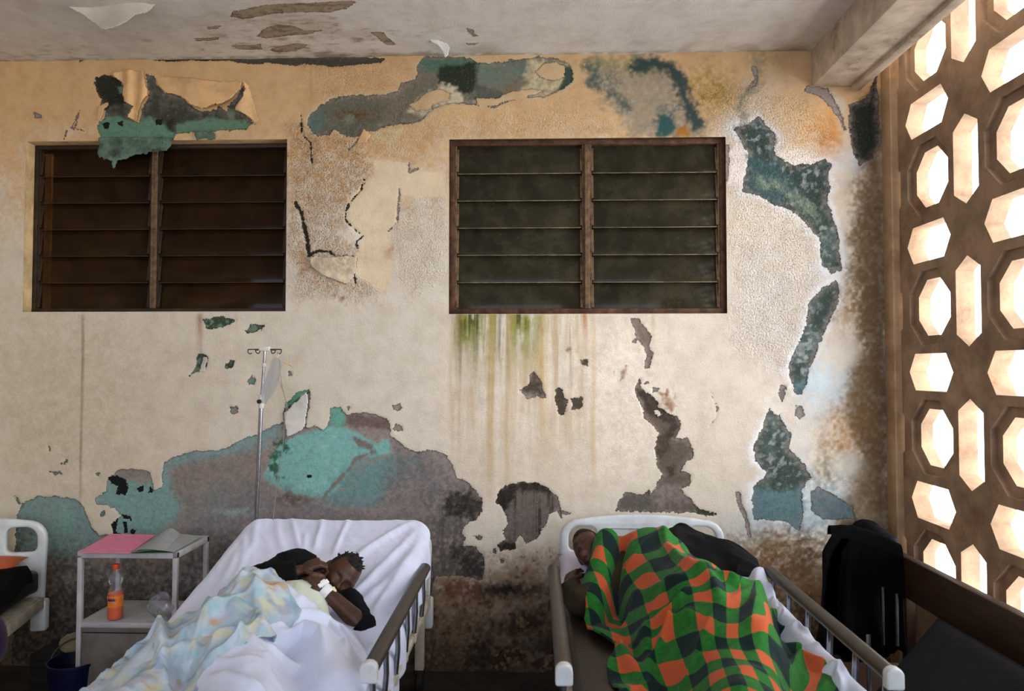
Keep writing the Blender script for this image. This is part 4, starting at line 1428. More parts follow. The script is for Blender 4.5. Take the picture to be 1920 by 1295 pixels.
def bed(label, loc, rotz, rails, head_top=0.885, leg_x=0.39):
    """local frame: x across, head at y = 0, foot at y = -2.05"""
    b = thing('hospital_bed', label, 'bed', loc, rotz)
    W2 = 0.43
    # headboard: moulded panel with two grip openings
    for nm, y, top in (('headboard', 0.0, head_top), ('footboard', -2.06, 0.80)):
        n = 24
        arch = []
        z0, zs = 0.36, top - 0.03
        outl = [(-W2 + 0.012, z0), (W2 - 0.012, z0), (W2, zs - 0.10)]
        for k in range(7):
            a = math.radians(90 * k / 6)
            outl.append((W2 - 0.10 + 0.10 * math.cos(a), zs - 0.10 + 0.10 * math.sin(a)))
        for k in range(1, 12):
            x = (W2 - 0.10) * (1 - 2 * k / 12)
            outl.append((x, zs + 0.028 * (1 - (x / (W2 - 0.10)) ** 2)))
        for k in range(7):
            a = math.radians(90 + 90 * k / 6)
            outl.append((-W2 + 0.10 + 0.10 * math.cos(a), zs - 0.10 + 0.10 * math.sin(a)))
        outl.append((-W2, zs - 0.10))
        holes = [round_rect(-W2 + 0.045, zs - 0.165, -W2 + 0.19, zs - 0.035, [0.035, 0.06, 0.03, 0.03]),
                 round_rect(W2 - 0.19, zs - 0.165, W2 - 0.045, zs - 0.035, [0.06, 0.035, 0.03, 0.03])]
        bm = outline_bm([outl] + holes, 0.006, 0.013, 3)
        for v in bm.verts:
            x, z, d = v.co
            v.co = (x, y + d, z)
        bmesh.ops.recalc_face_normals(bm, faces=bm.faces)
        hb = part(nm, bm, M['bed_white'], b, local=True)
        bm = bmesh.new()
        add_box(bm, (0, y - 0.021 if y == 0 else y + 0.021, zs - 0.16), (0.40, 0.010, 0.24), 0.02)
        part('centre_panel', bm, M['bed_white'], hb, local=True)
        for s in (-1, 1):
            bm = bmesh.new()
            add_box(bm, (s * (W2 - 0.03), y, 0.36), (0.075, 0.06, 0.16), 0.012)
            part('corner_bracket', bm, M['bed_white'], hb, local=True)
    # base frame
    bm = bmesh.new()
    for s in (-1, 1):
        add_bar(bm, (s * 0.41, -0.03, 0.43), (s * 0.41, -2.03, 0.43), 0.04, 0.06, 0.006)
    for y in (-0.06, -0.7, -1.4, -2.0):
        add_bar(bm, (-0.40, y, 0.43), (0.40, y, 0.43), 0.04, 0.04, 0.004)
    add_box(bm, (0, -1.03, 0.465), (0.84, 1.9, 0.012), 0.004)
    part('bed_frame', bm, M['bed_frame'], b, local=True)
    for sx in (-1, 1):
        for y in (-0.14, -1.92):
            bm = bmesh.new()
            add_bar(bm, (sx * leg_x, y, 0.12), (sx * leg_x, y, 0.42), 0.045, 0.045, 0.004, up=(0, 1, 0))
            lg = part('leg', bm, M['bed_frame'], b, local=True)
            bm = bmesh.new()
            add_lathe(bm, [(0.005, -0.016), (0.05, -0.016), (0.058, -0.008), (0.058, 0.008), (0.05, 0.016), (0.005, 0.016)], (sx * leg_x, y, 0.058), 20,
                      Matrix.Rotation(PI / 2, 3, 'Y'))
            add_box(bm, (sx * leg_x, y, 0.105), (0.05, 0.05, 0.03), 0.006)
            part('caster', bm, M['caster'], lg, local=True)
    # folding side rails
    for s, up in rails:
        ya, yb = (-0.56, -1.68)
        zt, zl = (0.75, 0.52) if up else (0.44, 0.30)
        xo = 0.48
        bm = bmesh.new()
        add_tube(bm, [(s * xo, ya, zt), (s * xo, ya - 0.02, zt)] + [(s * xo, ya + (yb - ya) * k / 8, zt) for k in range(1, 8)] + [(s * xo, yb, zt)],
                 [0.014, 0.023] + [0.023] * 7 + [0.023], 14, True, 1.15)
        g = part('side_rail', bm, M['rail_grip'], b, local=True)
        bm = bmesh.new()
        outl = round_rect(-0.026, -0.034, 0.026, 0.030, [0.024, 0.024, 0.008, 0.008])
        eb = outline_bm([outl], 0.010, 0.006, 2)
        for v in eb.verts:
            x, z, d = v.co
            v.co = (s * xo + x, yb - 0.012 + d, zt + z)
        bmesh.ops.recalc_face_normals(eb, faces=eb.faces)
        bm.free()
        part('end_cap', eb, M['bed_white'], g, local=True)
        bm = bmesh.new()
        add_bar(bm, (s * (xo - 0.03), ya + 0.15, zl), (s * (xo - 0.03), yb - 0.15, zl), 0.045, 0.028, 0.006)
        part('lower_bar', bm, M['bed_frame'], g, local=True)
        for k in range(6):
            y = ya - 0.07 - k * (ya - yb - 0.10) / 5
            bm = bmesh.new()
            add_tube(bm, [(s * xo, y, zt - 0.012), (s * xo, y + 0.012, (zt + zl) / 2), (s * (xo - 0.012), y + 0.03, zl + 0.005)], 0.0095, 10, True, 1.5)
            part('rail_rod', bm, M['chrome'], g, local=True)
            bm = bmesh.new()
            add_box(bm, (s * (xo - 0.018), y + 0.03, zl + 0.005), (0.034, 0.034, 0.045), 0.006)
            part('hinge_block', bm, M['bed_frame'], g, local=True)
    return b


CBX, BRX = -0.97, 0.57
bed_c = bed('white hospital bed with raised head end and white sheet, right of the bedside locker', (CBX, -0.13, 0), 0, ((1, True), (-1, False)), 0.835)
bed_r = bed('white hospital bed under the rusty right window, with the checked blanket on it', (BRX, -0.13, 0), 0, ((1, True), (-1, True)))
bed_l = bed('white hospital bed cut off by the left edge of the photo', (-2.975, -0.33, 0), math.radians(15), (), 0.885, 0.20)


# ---------------------------------------------------------------- mattresses and bottom sheets
def bed_profile(y, back):
    """height of the mattress top along the bed (y world)"""
    if not back:
        return np.full_like(y, 0.585)
    h = 0.585 + np.maximum(0, y + 1.52) * 0.262
    return h + 0.012 * np.exp(-((y + 1.52) / 0.12) ** 2)


def wrap_surface(name, cx, half, back, yh, yf, hang_l, hang_r, mat, lift=0.0, wrinkle=None, ns=150, nt=220, r=0.05, tuck=0.14, corner=0.07, label=None, cat=None, thick=0.004):
    """a sheet tucked over a mattress"""
    s = np.linspace(-(half + hang_l), half + hang_r, ns)
    t = np.linspace(-tuck, yh - yf, nt)
    S, Tm = np.meshgrid(s, t)
    cor = np.clip(1 - (np.maximum(Tm, 0)) / corner, 0, 1)
    hw = half - corner * 0.75 * (1 - np.sqrt(np.clip(1 - cor ** 2, 0, 1)))
    a = np.abs(S)
    over = np.clip(a - (half - r), 0, None)
    ang = np.clip(over / r, 0, PI / 2)
    x = np.where(a < half - r, a, half - r + r * np.sin(ang)) * (hw / half)
    drop = np.where(a < half - r, 0, r * (1 - np.cos(ang))) + np.clip(over - r * PI / 2, 0, None)
    y = yh - np.clip(Tm, 0, None)
    to = np.clip(-Tm, 0, None)
    rr = 0.05
    an = np.clip(to / rr, 0, PI / 2)
    y = y + rr * np.sin(an)
    hz = bed_profile(yh - np.clip(Tm, 0, None), back) - rr * (1 - np.cos(an)) - np.clip(to - rr * PI / 2, 0, None)
    X = cx + np.sign(S) * x
    Z = hz - drop + lift
    if wrinkle is not None:
        w = wrinkle(X, y)
        side = np.clip(drop / 0.08, 0, 1)
        Z = Z + w * (1 - side * 0.6)
        X = X + np.sign(S) * w * side * 0.8 + side * np.sign(S) * 0.010 * np.sin(y * 38 + 3 * np.sin(y * 9)) * np.clip(drop / 0.1, 0, 1)
    me, _ = grid_mesh(name, X, y, Z)
    me.flip_normals()
    me.materials.append(mat)
    o = link(bpy.data.objects.new(name, me))
    sm = o.modifiers.new('thickness', 'SOLIDIFY')
    sm.thickness = thick
    sm.offset = -1
    recenter(o)
    return tag(o, label, cat)


def mattress(cx, cy, half, back, yh, yf, th, mat, label, rotz=0.0):
    bm = bmesh.new()
    n = 24
    ys = [yh - 0.0 + (yf - yh) * k / n for k in range(n + 1)]
    prof = round_rect(-half, -th, half, 0, 0.03, 4)
    rings = []
    for i, y in enumerate(ys):
        z = float(bed_profile(np.array([y]), back)[0])
        e = 0.015 if i in (0, n) else 0
        rings.append([bm.verts.new((cx + x * (1 - e), y, z + q - e)) for x, q in prof])
    m = len(prof)
    for A, B in zip(rings, rings[1:]):
        for k in range(m):
            bm.faces.new((A[k], A[(k + 1) % m], B[(k + 1) % m], B[k]))
    bm.faces.new(rings[0])
    bm.faces.new(list(reversed(rings[-1])))
    bmesh.ops.recalc_face_normals(bm, faces=bm.faces)
    o = part('mattress', bm, mat, None, 40)
    recenter(o)
    return tag(o, label, 'mattress')


mattress(CBX, 0, 0.445, True, -0.385, -2.12, 0.10, M['mattress_dark'], 'mattress wrapped in the white sheet, bent up with the head of the middle bed')
mattress(BRX, 0, 0.435, False, -0.18, -2.12, 0.11, M['mattress_dark'], 'dark brown mattress beside the left rail of the right bed')
m_l = mattress(0, 0, 0.42, False, -0.07, -2.0, 0.12, M['mattress_black'], 'black mattress on the bed cut off by the left edge')
m_l.location = Vector((-2.975, -0.33, 0)) + Matrix.Rotation(math.radians(15), 3, 'Z') @ Vector(m_l.location) + Vector((0, 0, 0.04))
m_l.rotation_euler = (0, 0, math.radians(15))


def fabric(name, color, rough=0.9, var=0.05, weave=900, bump=0.12, sheen=0.2, blotch=None, blotch_amt=0.3):
    t = NT(name)
    v = t.coord()
    n = t.noise(v, 5, 4)
    col = t.mix(t.ramp(n, 0.3, 0.7), tuple(c * (1 - var) for c in color), tuple(min(255, c * (1 + var * 0.4)) for c in color))
    if blotch:
        col = t.mix(t.ramp(t.noise(v, 7, 5, 0.7), 0.5, 0.75, 0, blotch_amt), col, blotch)
    b = t.bump(t.noise(v, weave * 0.3, 2), bump, 0.002)
    b = t.bump(t.noise(v, 26, 4, 0.55, 0.6), 0.22, 0.012, b)
    t.bsdf(col, rough, b, 0.2, Sheen_Weight=sheen)
    return t.m


M['sheet'] = fabric('white_cotton_sheet', (212, 220, 248), 0.85, 0.03)
M['white_cloth'] = fabric('white_cotton_blanket', (212, 221, 246), 0.9, 0.03)
M['pillow'] = fabric('white_pillowcase', (204, 200, 220), 0.9, 0.05, blotch=(188, 168, 168), blotch_amt=0.4)


def hCB(X, Y):
    return bed_profile(Y, True)


def on_cb(px, py):
    p = on(hCB, px, py)
    return (p.x, p.y)


CR3 = lambda p: [on_cb(*q) for q in T(330, 950, 3.692, p)]
sheet_folds = [(CR3([(1640, 115), (1500, 190), (1330, 300), (1180, 420), (1080, 520)]), 0.022, 0.014),
               (CR3([(1660, 170), (1560, 290), (1400, 450), (1280, 570), (1190, 640)]), 0.020, 0.013),
               (CR3([(1690, 260), (1560, 430), (1420, 570), (1280, 690)]), 0.026, 0.014),
               (CR3([(1650, 330), (1560, 470), (1440, 640), (1360, 760)]), 0.018, 0.010),
               (CR3([(1600, 420), (1500, 600), (1400, 740), (1340, 860)]), 0.026, 0.013),
               (CR3([(800, 84), (815, 160), (840, 260), (860, 350)]), 0.012, 0.010),
               (CR3([(1010, 84), (1000, 160), (975, 240), (960, 310)]), 0.014, 0.013),
               (CR3([(1190, 90), (1160, 170), (1120, 260), (1090, 340)]), 0.012, 0.012),
               (CR3([(700, 100), (700, 180), (720, 260), (760, 340)]), 0.016, 0.008),
               (CR3([(560, 90), (545, 180), (530, 270), (500, 330)]), 0.020, 0.012),
               (CR3([(470, 200), (470, 330), (440, 450), (380, 560)]), 0.018, 0.012),
               (CR3([(430, 300), (380, 420), (330, 520), (260, 620)]), 0.020, 0.012),
               (CR3([(900, 180), (890, 260), (880, 330)]), 0.014, 0.008)]


def sheet_wr(X, Y):
    z = 0.006 * fbm(X, Y, 5, 3, 301) + 0.0035 * crumple(X, Y, 1.9, 9, 305)
    for p, w, h in sheet_folds:
        z = z + ridge(X, Y, p, w, h)
    return z


wrap_surface('bed_sheet', CBX, 0.468, True, -0.37, -2.16, 0.10, 0.16, M['sheet'], 0.004, sheet_wr,
             label='smooth white sheet tucked over the raised head of the middle bed', cat='sheet')

# ---------------------------------------------------------------- the lying figure on the middle bed: cloths over the hips and legs
hipA, hipB = pd(505, 1150, 2.66), pd(430, 1180, 2.62)
LEG = [((-0.99, -1.36, 0.70), (-1.02, -1.50, 0.66), 0.15, 0.15), ((-1.02, -1.50, 0.64), (-0.80, -1.95, 0.64), 0.13, 0.10),
       ((-0.80, -1.95, 0.64), (-1.02, -2.25, 0.60), 0.08, 0.06), ((-1.15, -1.55, 0.60), (-1.20, -2.05, 0.60), 0.10, 0.07)]


def h_body1(X, Y):
    z = bed_profile(Y, True) + 0.014
    for a, b, ra, rb in LEG:
        z = smax(z, limb_top(X, Y, a, b, ra, rb, 1.1), 0.03)
    return z


def on_b1(px, py):
    p = on(h_body1, px, py)
    return (p.x, p.y)


white_folds = [([(520, 1175), (580, 1180), (640, 1205), (680, 1240)], 0.024, 0.022), ([(515, 1200), (570, 1225), (600, 1260), (610, 1295)], 0.026, 0.024),
               ([(560, 1190), (620, 1215), (650, 1250), (655, 1290)], 0.022, 0.020), ([(540, 1160), (600, 1165), (650, 1190), (690, 1225)], 0.02, 0.016),
               ([(500, 1230), (530, 1250), (560, 1290)], 0.02, 0.02)]
white_folds = [([on_b1(*q) for q in p], w * 0.85, h * 1.5) for p, w, h in white_folds]


def h_white(X, Y):
    z = h_body1(X, Y) + 0.016 + 0.030 * crumple(X, Y, 2.3, 6, 411) + 0.012 * fbm(X, Y, 9, 3, 415)
    z = smax(z, limb_top(X, Y, (-0.86, -1.32, 0.66), (-0.60, -1.72, 0.63), 0.10, 0.09, 0.8), 0.03)
    for p, w, h in white_folds:
        z = z + ridge(X, Y, p, w, h)
    fall = np.clip((X + 0.53) / 0.06, 0, 1)
    return z - 0.20 * fall * fall


o = cloth('blanket', h_white, [(-1.26, -0.98), (-1.4, -1.05), (-2.3, -1.36)], [(-1.26, -0.80), (-1.34, -0.66), (-1.5, -0.56), (-1.7, -0.515), (-2.3, -0.50)], -1.26, -2.28, 150, 200,
          M['white_cloth'], 0.008)
tag(o, 'rumpled white cotton blanket over the legs of the person in black', 'blanket')

# pastel printed wrap over the hips
def pastel_mat():
    t = NT('pastel_printed_cotton')
    v = t.coord('Object')
    n1 = t.noise(v, 9, 2, 0.5, 0.5)
    n2 = t.noise(t.coord('Object', (1.3, 0.8, 1.0)), 12, 2, 0.45, 0.4)
    n3 = t.noise(t.coord('Object', (0.7, 1.4, 1.1)), 14, 2, 0.45, 0.5)
    n4 = t.noise(v, 16, 2, 0.5, 0.4)
    c = t.mix(t.ramp(n1, 0.36, 0.66), (160, 184, 200), (192, 204, 220))
    c = t.mix(t.ramp(n2, 0.52, 0.70, 0, 0.8), c, (206, 200, 168))
    c = t.mix(t.ramp(n3, 0.56, 0.72, 0, 0.85), c, (186, 152, 112))
    c = t.mix(t.ramp(n4, 0.54, 0.72, 0, 0.75), c, (138, 188, 198))
    c = t.mix(t.ramp(n3, 0.44, 0.30, 0, 0.7), c, (126, 148, 178))
    c = t.mix(t.ramp(n4, 0.42, 0.28, 0, 0.5), c, (184, 170, 180))
    b = t.bump(t.noise(v, 260, 2), 0.1, 0.002)
    b = t.bump(t.noise(v, 30, 4, 0.55, 0.6), 0.25, 0.01, b)
    t.bsdf(c, 0.9, b, 0.2)
    return t.m


M['pastel'] = pastel_mat()
XR3 = lambda p: T(150, 1080, 5.486, p)
pf = [([(1790, 110), (1650, 280), (1420, 470), (1330, 640), (1050, 850), (860, 960)], 0.020, 0.040),
      ([(1780, 130), (1800, 420), (1840, 700), (1870, 860)], 0.022, 0.034),
      ([(1780, 120), (1480, 190), (1200, 260), (1000, 370)], 0.022, 0.034),
      ([(1600, 300), (1260, 420), (1100, 560), (1000, 640)], 0.024, 0.040),
      ([(920, 430), (860, 600), (820, 800), (840, 980)], 0.018, 0.042),
      ([(780, 520), (730, 700), (800, 830)], 0.018, 0.036),
      ([(640, 640), (560, 780), (420, 880), (400, 1000)], 0.022, 0.030),
      ([(1500, 540), (1300, 720), (1100, 900), (900, 1000)], 0.024, 0.036),
      ([(1580, 720), (1380, 860), (1150, 1000), (900, 1050)], 0.020, 0.038),
      ([(1600, 730), (1720, 800), (1860, 870)], 0.018, 0.030),
      ([(770, 880), (820, 1020), (880, 1170)], 0.020, 0.040),
      ([(1450, 1000), (1300, 1080), (1240, 1160)], 0.02, 0.03)]
pf = [([on_b1(*q) for q in XR3(p)], w, h) for p, w, h in pf]


def h_pastel(X, Y):
    z = h_body1(X, Y) + 0.020 + 0.036 * crumple(X, Y, 0.75, 8, 511) + 0.016 * crumple(X, Y, 1.3, 15, 519) + 0.008 * fbm(X, Y, 14, 3, 515)
    z = smax(z, limb_top(X, Y, (-1.02, -1.36, 0.76), (-1.22, -1.62, 0.66), 0.10, 0.10, 1.0), 0.03)
    for p, w, h in pf:
        z = z + ridge(X, Y, p, w, h)
    z = smax(z, h_white(X, Y) + 0.014, 0.01)
    fall = np.clip((-1.40 - X) / 0.08, 0, 1)
    return z - 0.10 * fall


def ruffle(X, Y, Z, U):
    e = np.clip((U - 0.88) / 0.12, 0, 1)
    return X + 0.020 * np.sin(Y * 34) * e, Y, Z - 0.02 * e + 0.012 * e * np.sin(Y * 27 + 1)


o = cloth('printed_cloth', h_pastel, [(-1.16, -1.20), (-1.3, -1.30), (-1.45, -1.40), (-1.7, -1.44), (-2.25, -1.45)],
          [(-1.16, -1.00), (-1.30, -0.92), (-1.42, -0.84), (-1.72, -0.88), (-1.82, -1.00), (-2.25, -1.06)], -1.16, -2.22, 170, 210, M['pastel'], 0.006, post=ruffle)
tag(o, 'crumpled pastel blue and peach printed cloth over the hips of the person in black', 'cloth')

# ---------------------------------------------------------------- right bed: pillow, plaid blanket
def soft_block(bm, c, s, rot=None, puff=0.5, n=16, noise_amp=0.0, seed=0):
    """a cushion: two bulging faces sewn together along the edge"""
    c = Vector(c)
    grid = {}
    for side in (1, -1):
        for i in range(n + 1):
            for j in range(n + 1):
                x, y = -1 + 2 * i / n, -1 + 2 * j / n
                rim = i in (0, n) or j in (0, n)
                if rim and side == -1:
                    grid[(side, i, j)] = grid[(1, i, j)]
                    continue
                th = 0 if rim else (max(1 - x * x, 0) * max(1 - y * y, 0)) ** puff
                w = Vector((x * (1 - 0.07 * (1 - y * y)) * s[0], y * (1 - 0.07 * (1 - x * x)) * s[1], side * th * s[2]))
                if noise_amp and not rim:
                    w.z += noise_amp * mnoise.noise(Vector((w.x * 9 + seed, w.y * 9, side * 4.0)))
                if rot is not None:
                    w = rot @ w
                grid[(side, i, j)] = bm.verts.new(c + w)
        for i in range(n):
            for j in range(n):
                q = [grid[(side, i, j)], grid[(side, i + 1, j)], grid[(side, i + 1, j + 1)], grid[(side, i, j + 1)]]
                bm.faces.new(q if side == 1 else q[::-1])


bm = bmesh.new()
soft_block(bm, (0.44, -0.42, 0.655), (0.33, 0.20, 0.075), Matrix.Rotation(math.radians(-4), 3, 'Z') @ Matrix.Rotation(math.radians(10), 3, 'X'), 0.45, 16, 0.014, 3)
o = part('pillow', bm, M['pillow'], None, None)
recenter(o)
tag(o, 'white pillow under the dark head on the right bed', 'pillow')

# plaid blanket
MOUND = [((0.535, -0.60, 0.70), (0.60, -0.95, 0.68), 0.185, 0.17), ((0.60, -0.95, 0.68), (0.655, -1.25, 0.70), 0.17, 0.18),
         ((0.655, -1.25, 0.70), (0.645, -1.58, 0.66), 0.18, 0.15), ((0.645, -1.58, 0.66), (0.60, -1.9, 0.62), 0.14, 0.12),
         ((0.60, -1.9, 0.62), (0.85, -2.2, 0.60), 0.10, 0.08), ((0.39, -0.50, 0.72), (0.50, -0.62, 0.70), 0.12, 0.15)]
flapA, flapB = pd(1138, 990, 3.44), pd(1098, 1172, 2.96)


def h_plaid_base(X, Y):
    z = np.full_like(X, 0.600)
    for a, b, ra, rb in MOUND:
        z = smax(z, limb_top(X, Y, a, b, ra, rb, 1.4, 2.0 if a[1] > -1.7 else 1.4), 0.03)
    return z


def on_p(px, py):
    p = on(h_plaid_base, px, py)
    return (p.x, p.y)


P1 = lambda p: [on_p(*q) for q in T(1060, 970, 3.983, p)]
P2 = lambda p: [on_p(*q) for q in T(1300, 1020, 4.709, p)]
plaid_folds = [(P1([(700, 120), (760, 240), (900, 400), (1010, 500)]), 0.030, 0.020),
               (P1([(480, 640), (560, 650), (720, 600), (900, 520)]), 0.024, 0.018),
               (P1([(640, 850), (760, 790), (850, 690), (930, 580)]), 0.022, 0.030),
               (P1([(640, 1010), (760, 900), (860, 820), (980, 780)]), 0.024, 0.026),
               (P1([(650, 1150), (740, 960), (790, 860)]), 0.020, 0.034),
               (P1([(1000, 400), (1060, 470), (1110, 560), (1160, 700)]), 0.030, 0.02),
               (P1([(350, 1000), (450, 1100), (560, 1240)]), 0.030, 0.03),
               (P1([(560, 900), (600, 1050), (640, 1290)]), 0.030, 0.03),
               (P2([(200, 300), (400, 420), (560, 560), (700, 640)]), 0.030, 0.026),
               (P2([(380, 560), (600, 640), (800, 640)]), 0.026, 0.022),
               (P2([(480, 760), (700, 780), (980, 720)]), 0.030, 0.03),
               (P2([(500, 930), (720, 860), (1000, 900)]), 0.028, 0.03),
               (P2([(560, 1080), (800, 1020), (1050, 1000)]), 0.030, 0.034),
               (P2([(700, 1200), (950, 1120), (1080, 1180), (1300, 1250)]), 0.032, 0.034)]


gully = [on_p(*q) for q in ((1158, 1030), (1148, 1065), (1142, 1100), (1146, 1135), (1156, 1170))]


def h_plaid(X, Y):
    z = h_plaid_base(X, Y) + 0.010
    sag = 0.022 * fbm(X, Y, 4, 2, 611)
    z = z + sag + 0.022 * crumple(X, Y, 0.5, 5, 615, 0.4, 2)
    for p, w, h in plaid_folds:
        z = z + ridge(X, Y, p, w * 0.85, h * 1.4)
    z = z - ridge(X, Y, gully, 0.036, 0.20, False)
    z = np.maximum(z, 0.600)
    z = np.maximum(z, limb_top(X, Y, flapA - Vector((0, 0, 0.055)), flapB - Vector((0, 0, 0.05)), 0.055, 0.06, 2.6))
    r = np.clip((X - 0.98) / 0.05, 0, 1)
    l = np.clip((0.17 - X) / 0.04, 0, 1)
    return z - 0.10 * r - 0.03 * l


# check pattern: (column, row) of the weave read at points of the photograph, spread over the cloth by a thin-plate spline
uvp = []
for u, rows in ((1, {0: (425, 375), 1: (457, 440), 2: (502, 540), 3: (537, 612), 4: (592, 682), 5: (630, 800), 6: (632, 835), 7: (637, 875), 8: (640, 980), 9: (646, 1080), 10: (690, 1175)}),
                (2, {-1: (540, 190), 0: (572, 292), 1: (608, 382), 2: (690, 492), 3: (712, 574), 4: (752, 622), 5: (778, 675), 6: (803, 750), 7: (800, 800), 8: (788, 870), 9: (790, 950), 10: (890, 1115)}),
                (3, {-1: (690, 150), 0: (735, 240), 1: (770, 320), 2: (825, 402), 3: (888, 497), 4: (918, 540), 5: (945, 567), 6: (957, 618), 7: (970, 665), 8: (976, 750), 9: (988, 840), 10: (1000, 960), 11: (1110, 1060)}),
                (4, {3: (1035, 440), 4: (1082, 482), 5: (1115, 560), 6: (1150, 640), 7: (1155, 740), 8: (1160, 850), 9: (1150, 945)}),
                (0, {1: (300, 545), 2: (400, 620), 4: (430, 700)})):
    for v, q in rows.items():
        uvp.append((u, v, *P1([q])[0]))
for u, v, q in ((5, 5.5, (205, 480)), (5, 7.2, (245, 660)), (5, 9, (240, 900)), (6, 7, (380, 660)), (6, 9, (350, 890)), (8, 5, (580, 540)), (9, 5, (690, 480)),
                (8, 6, (640, 660)), (9, 7, (810, 750)), (10, 7.5, (960, 720)), (9, 8, (870, 830)), (7, 8.6, (490, 850)), (8, 9, (700, 880)), (9, 10, (880, 1070)), (8, 10.6, (700, 1170)), (10, 10, (1200, 1080)), (10.5, 11, (1330, 1230))):
    uvp.append((u, v, *P2([q])[0]))
uvp = np.array(uvp)


def tps_fit(P, V, lam):
    n = len(P)
    d2 = ((P[:, None] - P[None]) ** 2).sum(-1)
    K = np.where(d2 > 0, d2 * np.log(d2 + 1e-12), 0)
    A = np.zeros((n + 3, n + 3))
    A[:n, :n] = K + lam * np.eye(n)
    A[:n, n] = 1
    A[:n, n + 1:] = P
    A[n:, :n] = A[:n, n:].T
    b = np.zeros((n + 3, 2))
    b[:n] = V
    w = np.linalg.solve(A, b)

    def f(X, Y):
        q = np.stack([X.ravel(), Y.ravel()], -1)
        out = np.empty((len(q), 2))
        for i in range(0, len(q), 20000):
            c = q[i:i + 20000]
            dd = ((c[:, None] - P[None]) ** 2).sum(-1)
            out[i:i + 20000] = np.where(dd > 0, dd * np.log(dd + 1e-12), 0) @ w[:n] + w[n] + c @ w[n + 1:]
        return out[:, 0].reshape(X.shape), out[:, 1].reshape(X.shape)
    return f


plaid_uv = tps_fit(uvp[:, 2:], uvp[:, :2], 0.03)


def plaid_mat():
    t = NT('green_orange_checked_wool')
    tc = t.n('ShaderNodeTexCoord')
    sp = t.n('ShaderNodeSeparateXYZ')
    t.l(tc.outputs['UV'], sp.inputs[0])
    v = t.coord('Object')
    wob = t.math('MULTIPLY', t.math('SUBTRACT', t.noise(v, 160, 3), 0.5), 0.08)
    u_ = t.math('FLOOR', t.math('ADD', sp.outputs['X'], wob))
    v_ = t.math('FLOOR', t.math('ADD', sp.outputs['Y'], wob))
    chk = t.math('FLOORED_MODULO', t.math('ADD', u_, v_), 2.0)
    par = t.math('FLOORED_MODULO', u_, 2.0)
    on_ = t.math('LESS_THAN', t.math('ABSOLUTE', t.math('SUBTRACT', chk, 1.0)), 0.5)
    sq = t.mix(t.math('GREATER_THAN', par, 0.5), (16, 40, 40), (196, 92, 54))
    n = t.noise(v, 40, 4)
    gr = t.mix(t.ramp(n, 0.3, 0.7), (34, 100, 38), (44, 118, 44))
    col = t.mix(on_, gr, sq)
    col = t.mix(t.ramp(t.noise(v, 500, 2), 0.4, 0.7, 0, 0.25), col, (200, 200, 180), 'MULTIPLY')
    b = t.bump(t.noise(v, 420, 3, 0.7), 0.35, 0.003)
    t.bsdf(col, 0.95, b, 0.1, Sheen_Weight=0.08)
    return t.m


M['plaid'] = plaid_mat()


def plaid_post(X, Y, Z, U):
    e = np.clip(1 - U / 0.10, 0, 1)
    Z = Z + 0.014 * e * np.sin(Y * 26) * sstep(-0.5, -0.8, Y)
    X = X + 0.014 * e * np.sin(Y * 19 + 1)
    return X, Y, Z


plaid_l = [(-0.36, 0.29), (-0.50, 0.265), (-0.7, 0.24), (-1.0, 0.195), (-1.06, 0.22), (-1.14, 0.26), (-1.22, 0.30), (-1.4, 0.27), (-2.2, 0.24)]
plaid_r = [(-0.36, 0.62), (-0.50, 0.78), (-0.62, 0.90), (-0.75, 0.95), (-1.0, 0.97), (-1.45, 0.985), (-1.6, 1.02), (-2.2, 1.06)]
o = cloth('checked_blanket', h_plaid, plaid_l, plaid_r, -0.36, -2.2, 230, 400, M['plaid'], 0.010, uvf=plaid_uv, post=plaid_post)
tag(o, 'green blanket with orange and dark checks covering the person on the right bed', 'blanket')

# white sheet bunched along the right rail
def h_bunch(X, Y):
    z = limb_top(X, Y, (0.90, -0.58, 0.64), (1.02, -0.80, 0.66), 0.06, 0.055, 1.3)
    z = smax(z, limb_top(X, Y, (1.0, -0.72, 0.72), (0.985, -0.80, 0.70), 0.035, 0.03, 2.2), 0.02)
    z = smax(z, limb_top(X, Y, (1.0, -0.8, 0.62), (1.02, -1.75, 0.605), 0.05, 0.055, 1.2), 0.02)
    return np.maximum(z, 0.597) + 0.022 * crumple(X, Y, 1.2, 9, 711) - 0.10 * np.clip((X - 1.02) / 0.04, 0, 1)


o = cloth('bed_sheet', h_bunch, [(-0.50, 0.80), (-0.9, 0.90), (-1.8, 0.93)], [(-0.50, 0.98), (-0.66, 1.03), (-1.8, 1.045)], -0.50, -1.80, 50, 160, M['white_cloth'], 0.006)
tag(o, 'white sheet bunched up along the right rail beside the checked blanket', 'sheet')

# black jacket thrown over the pillow end
M['jacket'] = fabric('black_jacket_cloth', (12, 12, 15), 0.85, 0.2, 600, 0.15, 0.0)


def h_jacket(X, Y):
    z = limb_top(X, Y, (0.72, -0.36, 0.74), (0.92, -0.42, 0.70), 0.12, 0.11, 0.8)
    z = smax(z, limb_top(X, Y, (0.92, -0.42, 0.68), (1.00, -0.58, 0.64), 0.10, 0.09, 1.0), 0.03)
    z = np.maximum(z, 0.60)
    return z + 0.030 * crumple(X, Y, -0.35, 7, 811) + 0.01 * fbm(X, Y, 16, 2, 815)


o = cloth('jacket', h_jacket, [(-0.24, 0.66), (-0.4, 0.60), (-0.66, 0.74)], [(-0.24, 0.92), (-0.34, 1.0), (-0.5, 1.06), (-0.66, 1.05)], -0.24, -0.66, 90, 80, M['jacket'], 0.012)
tag(o, 'black jacket heaped at the head of the right bed, beside the blanket', 'jacket')
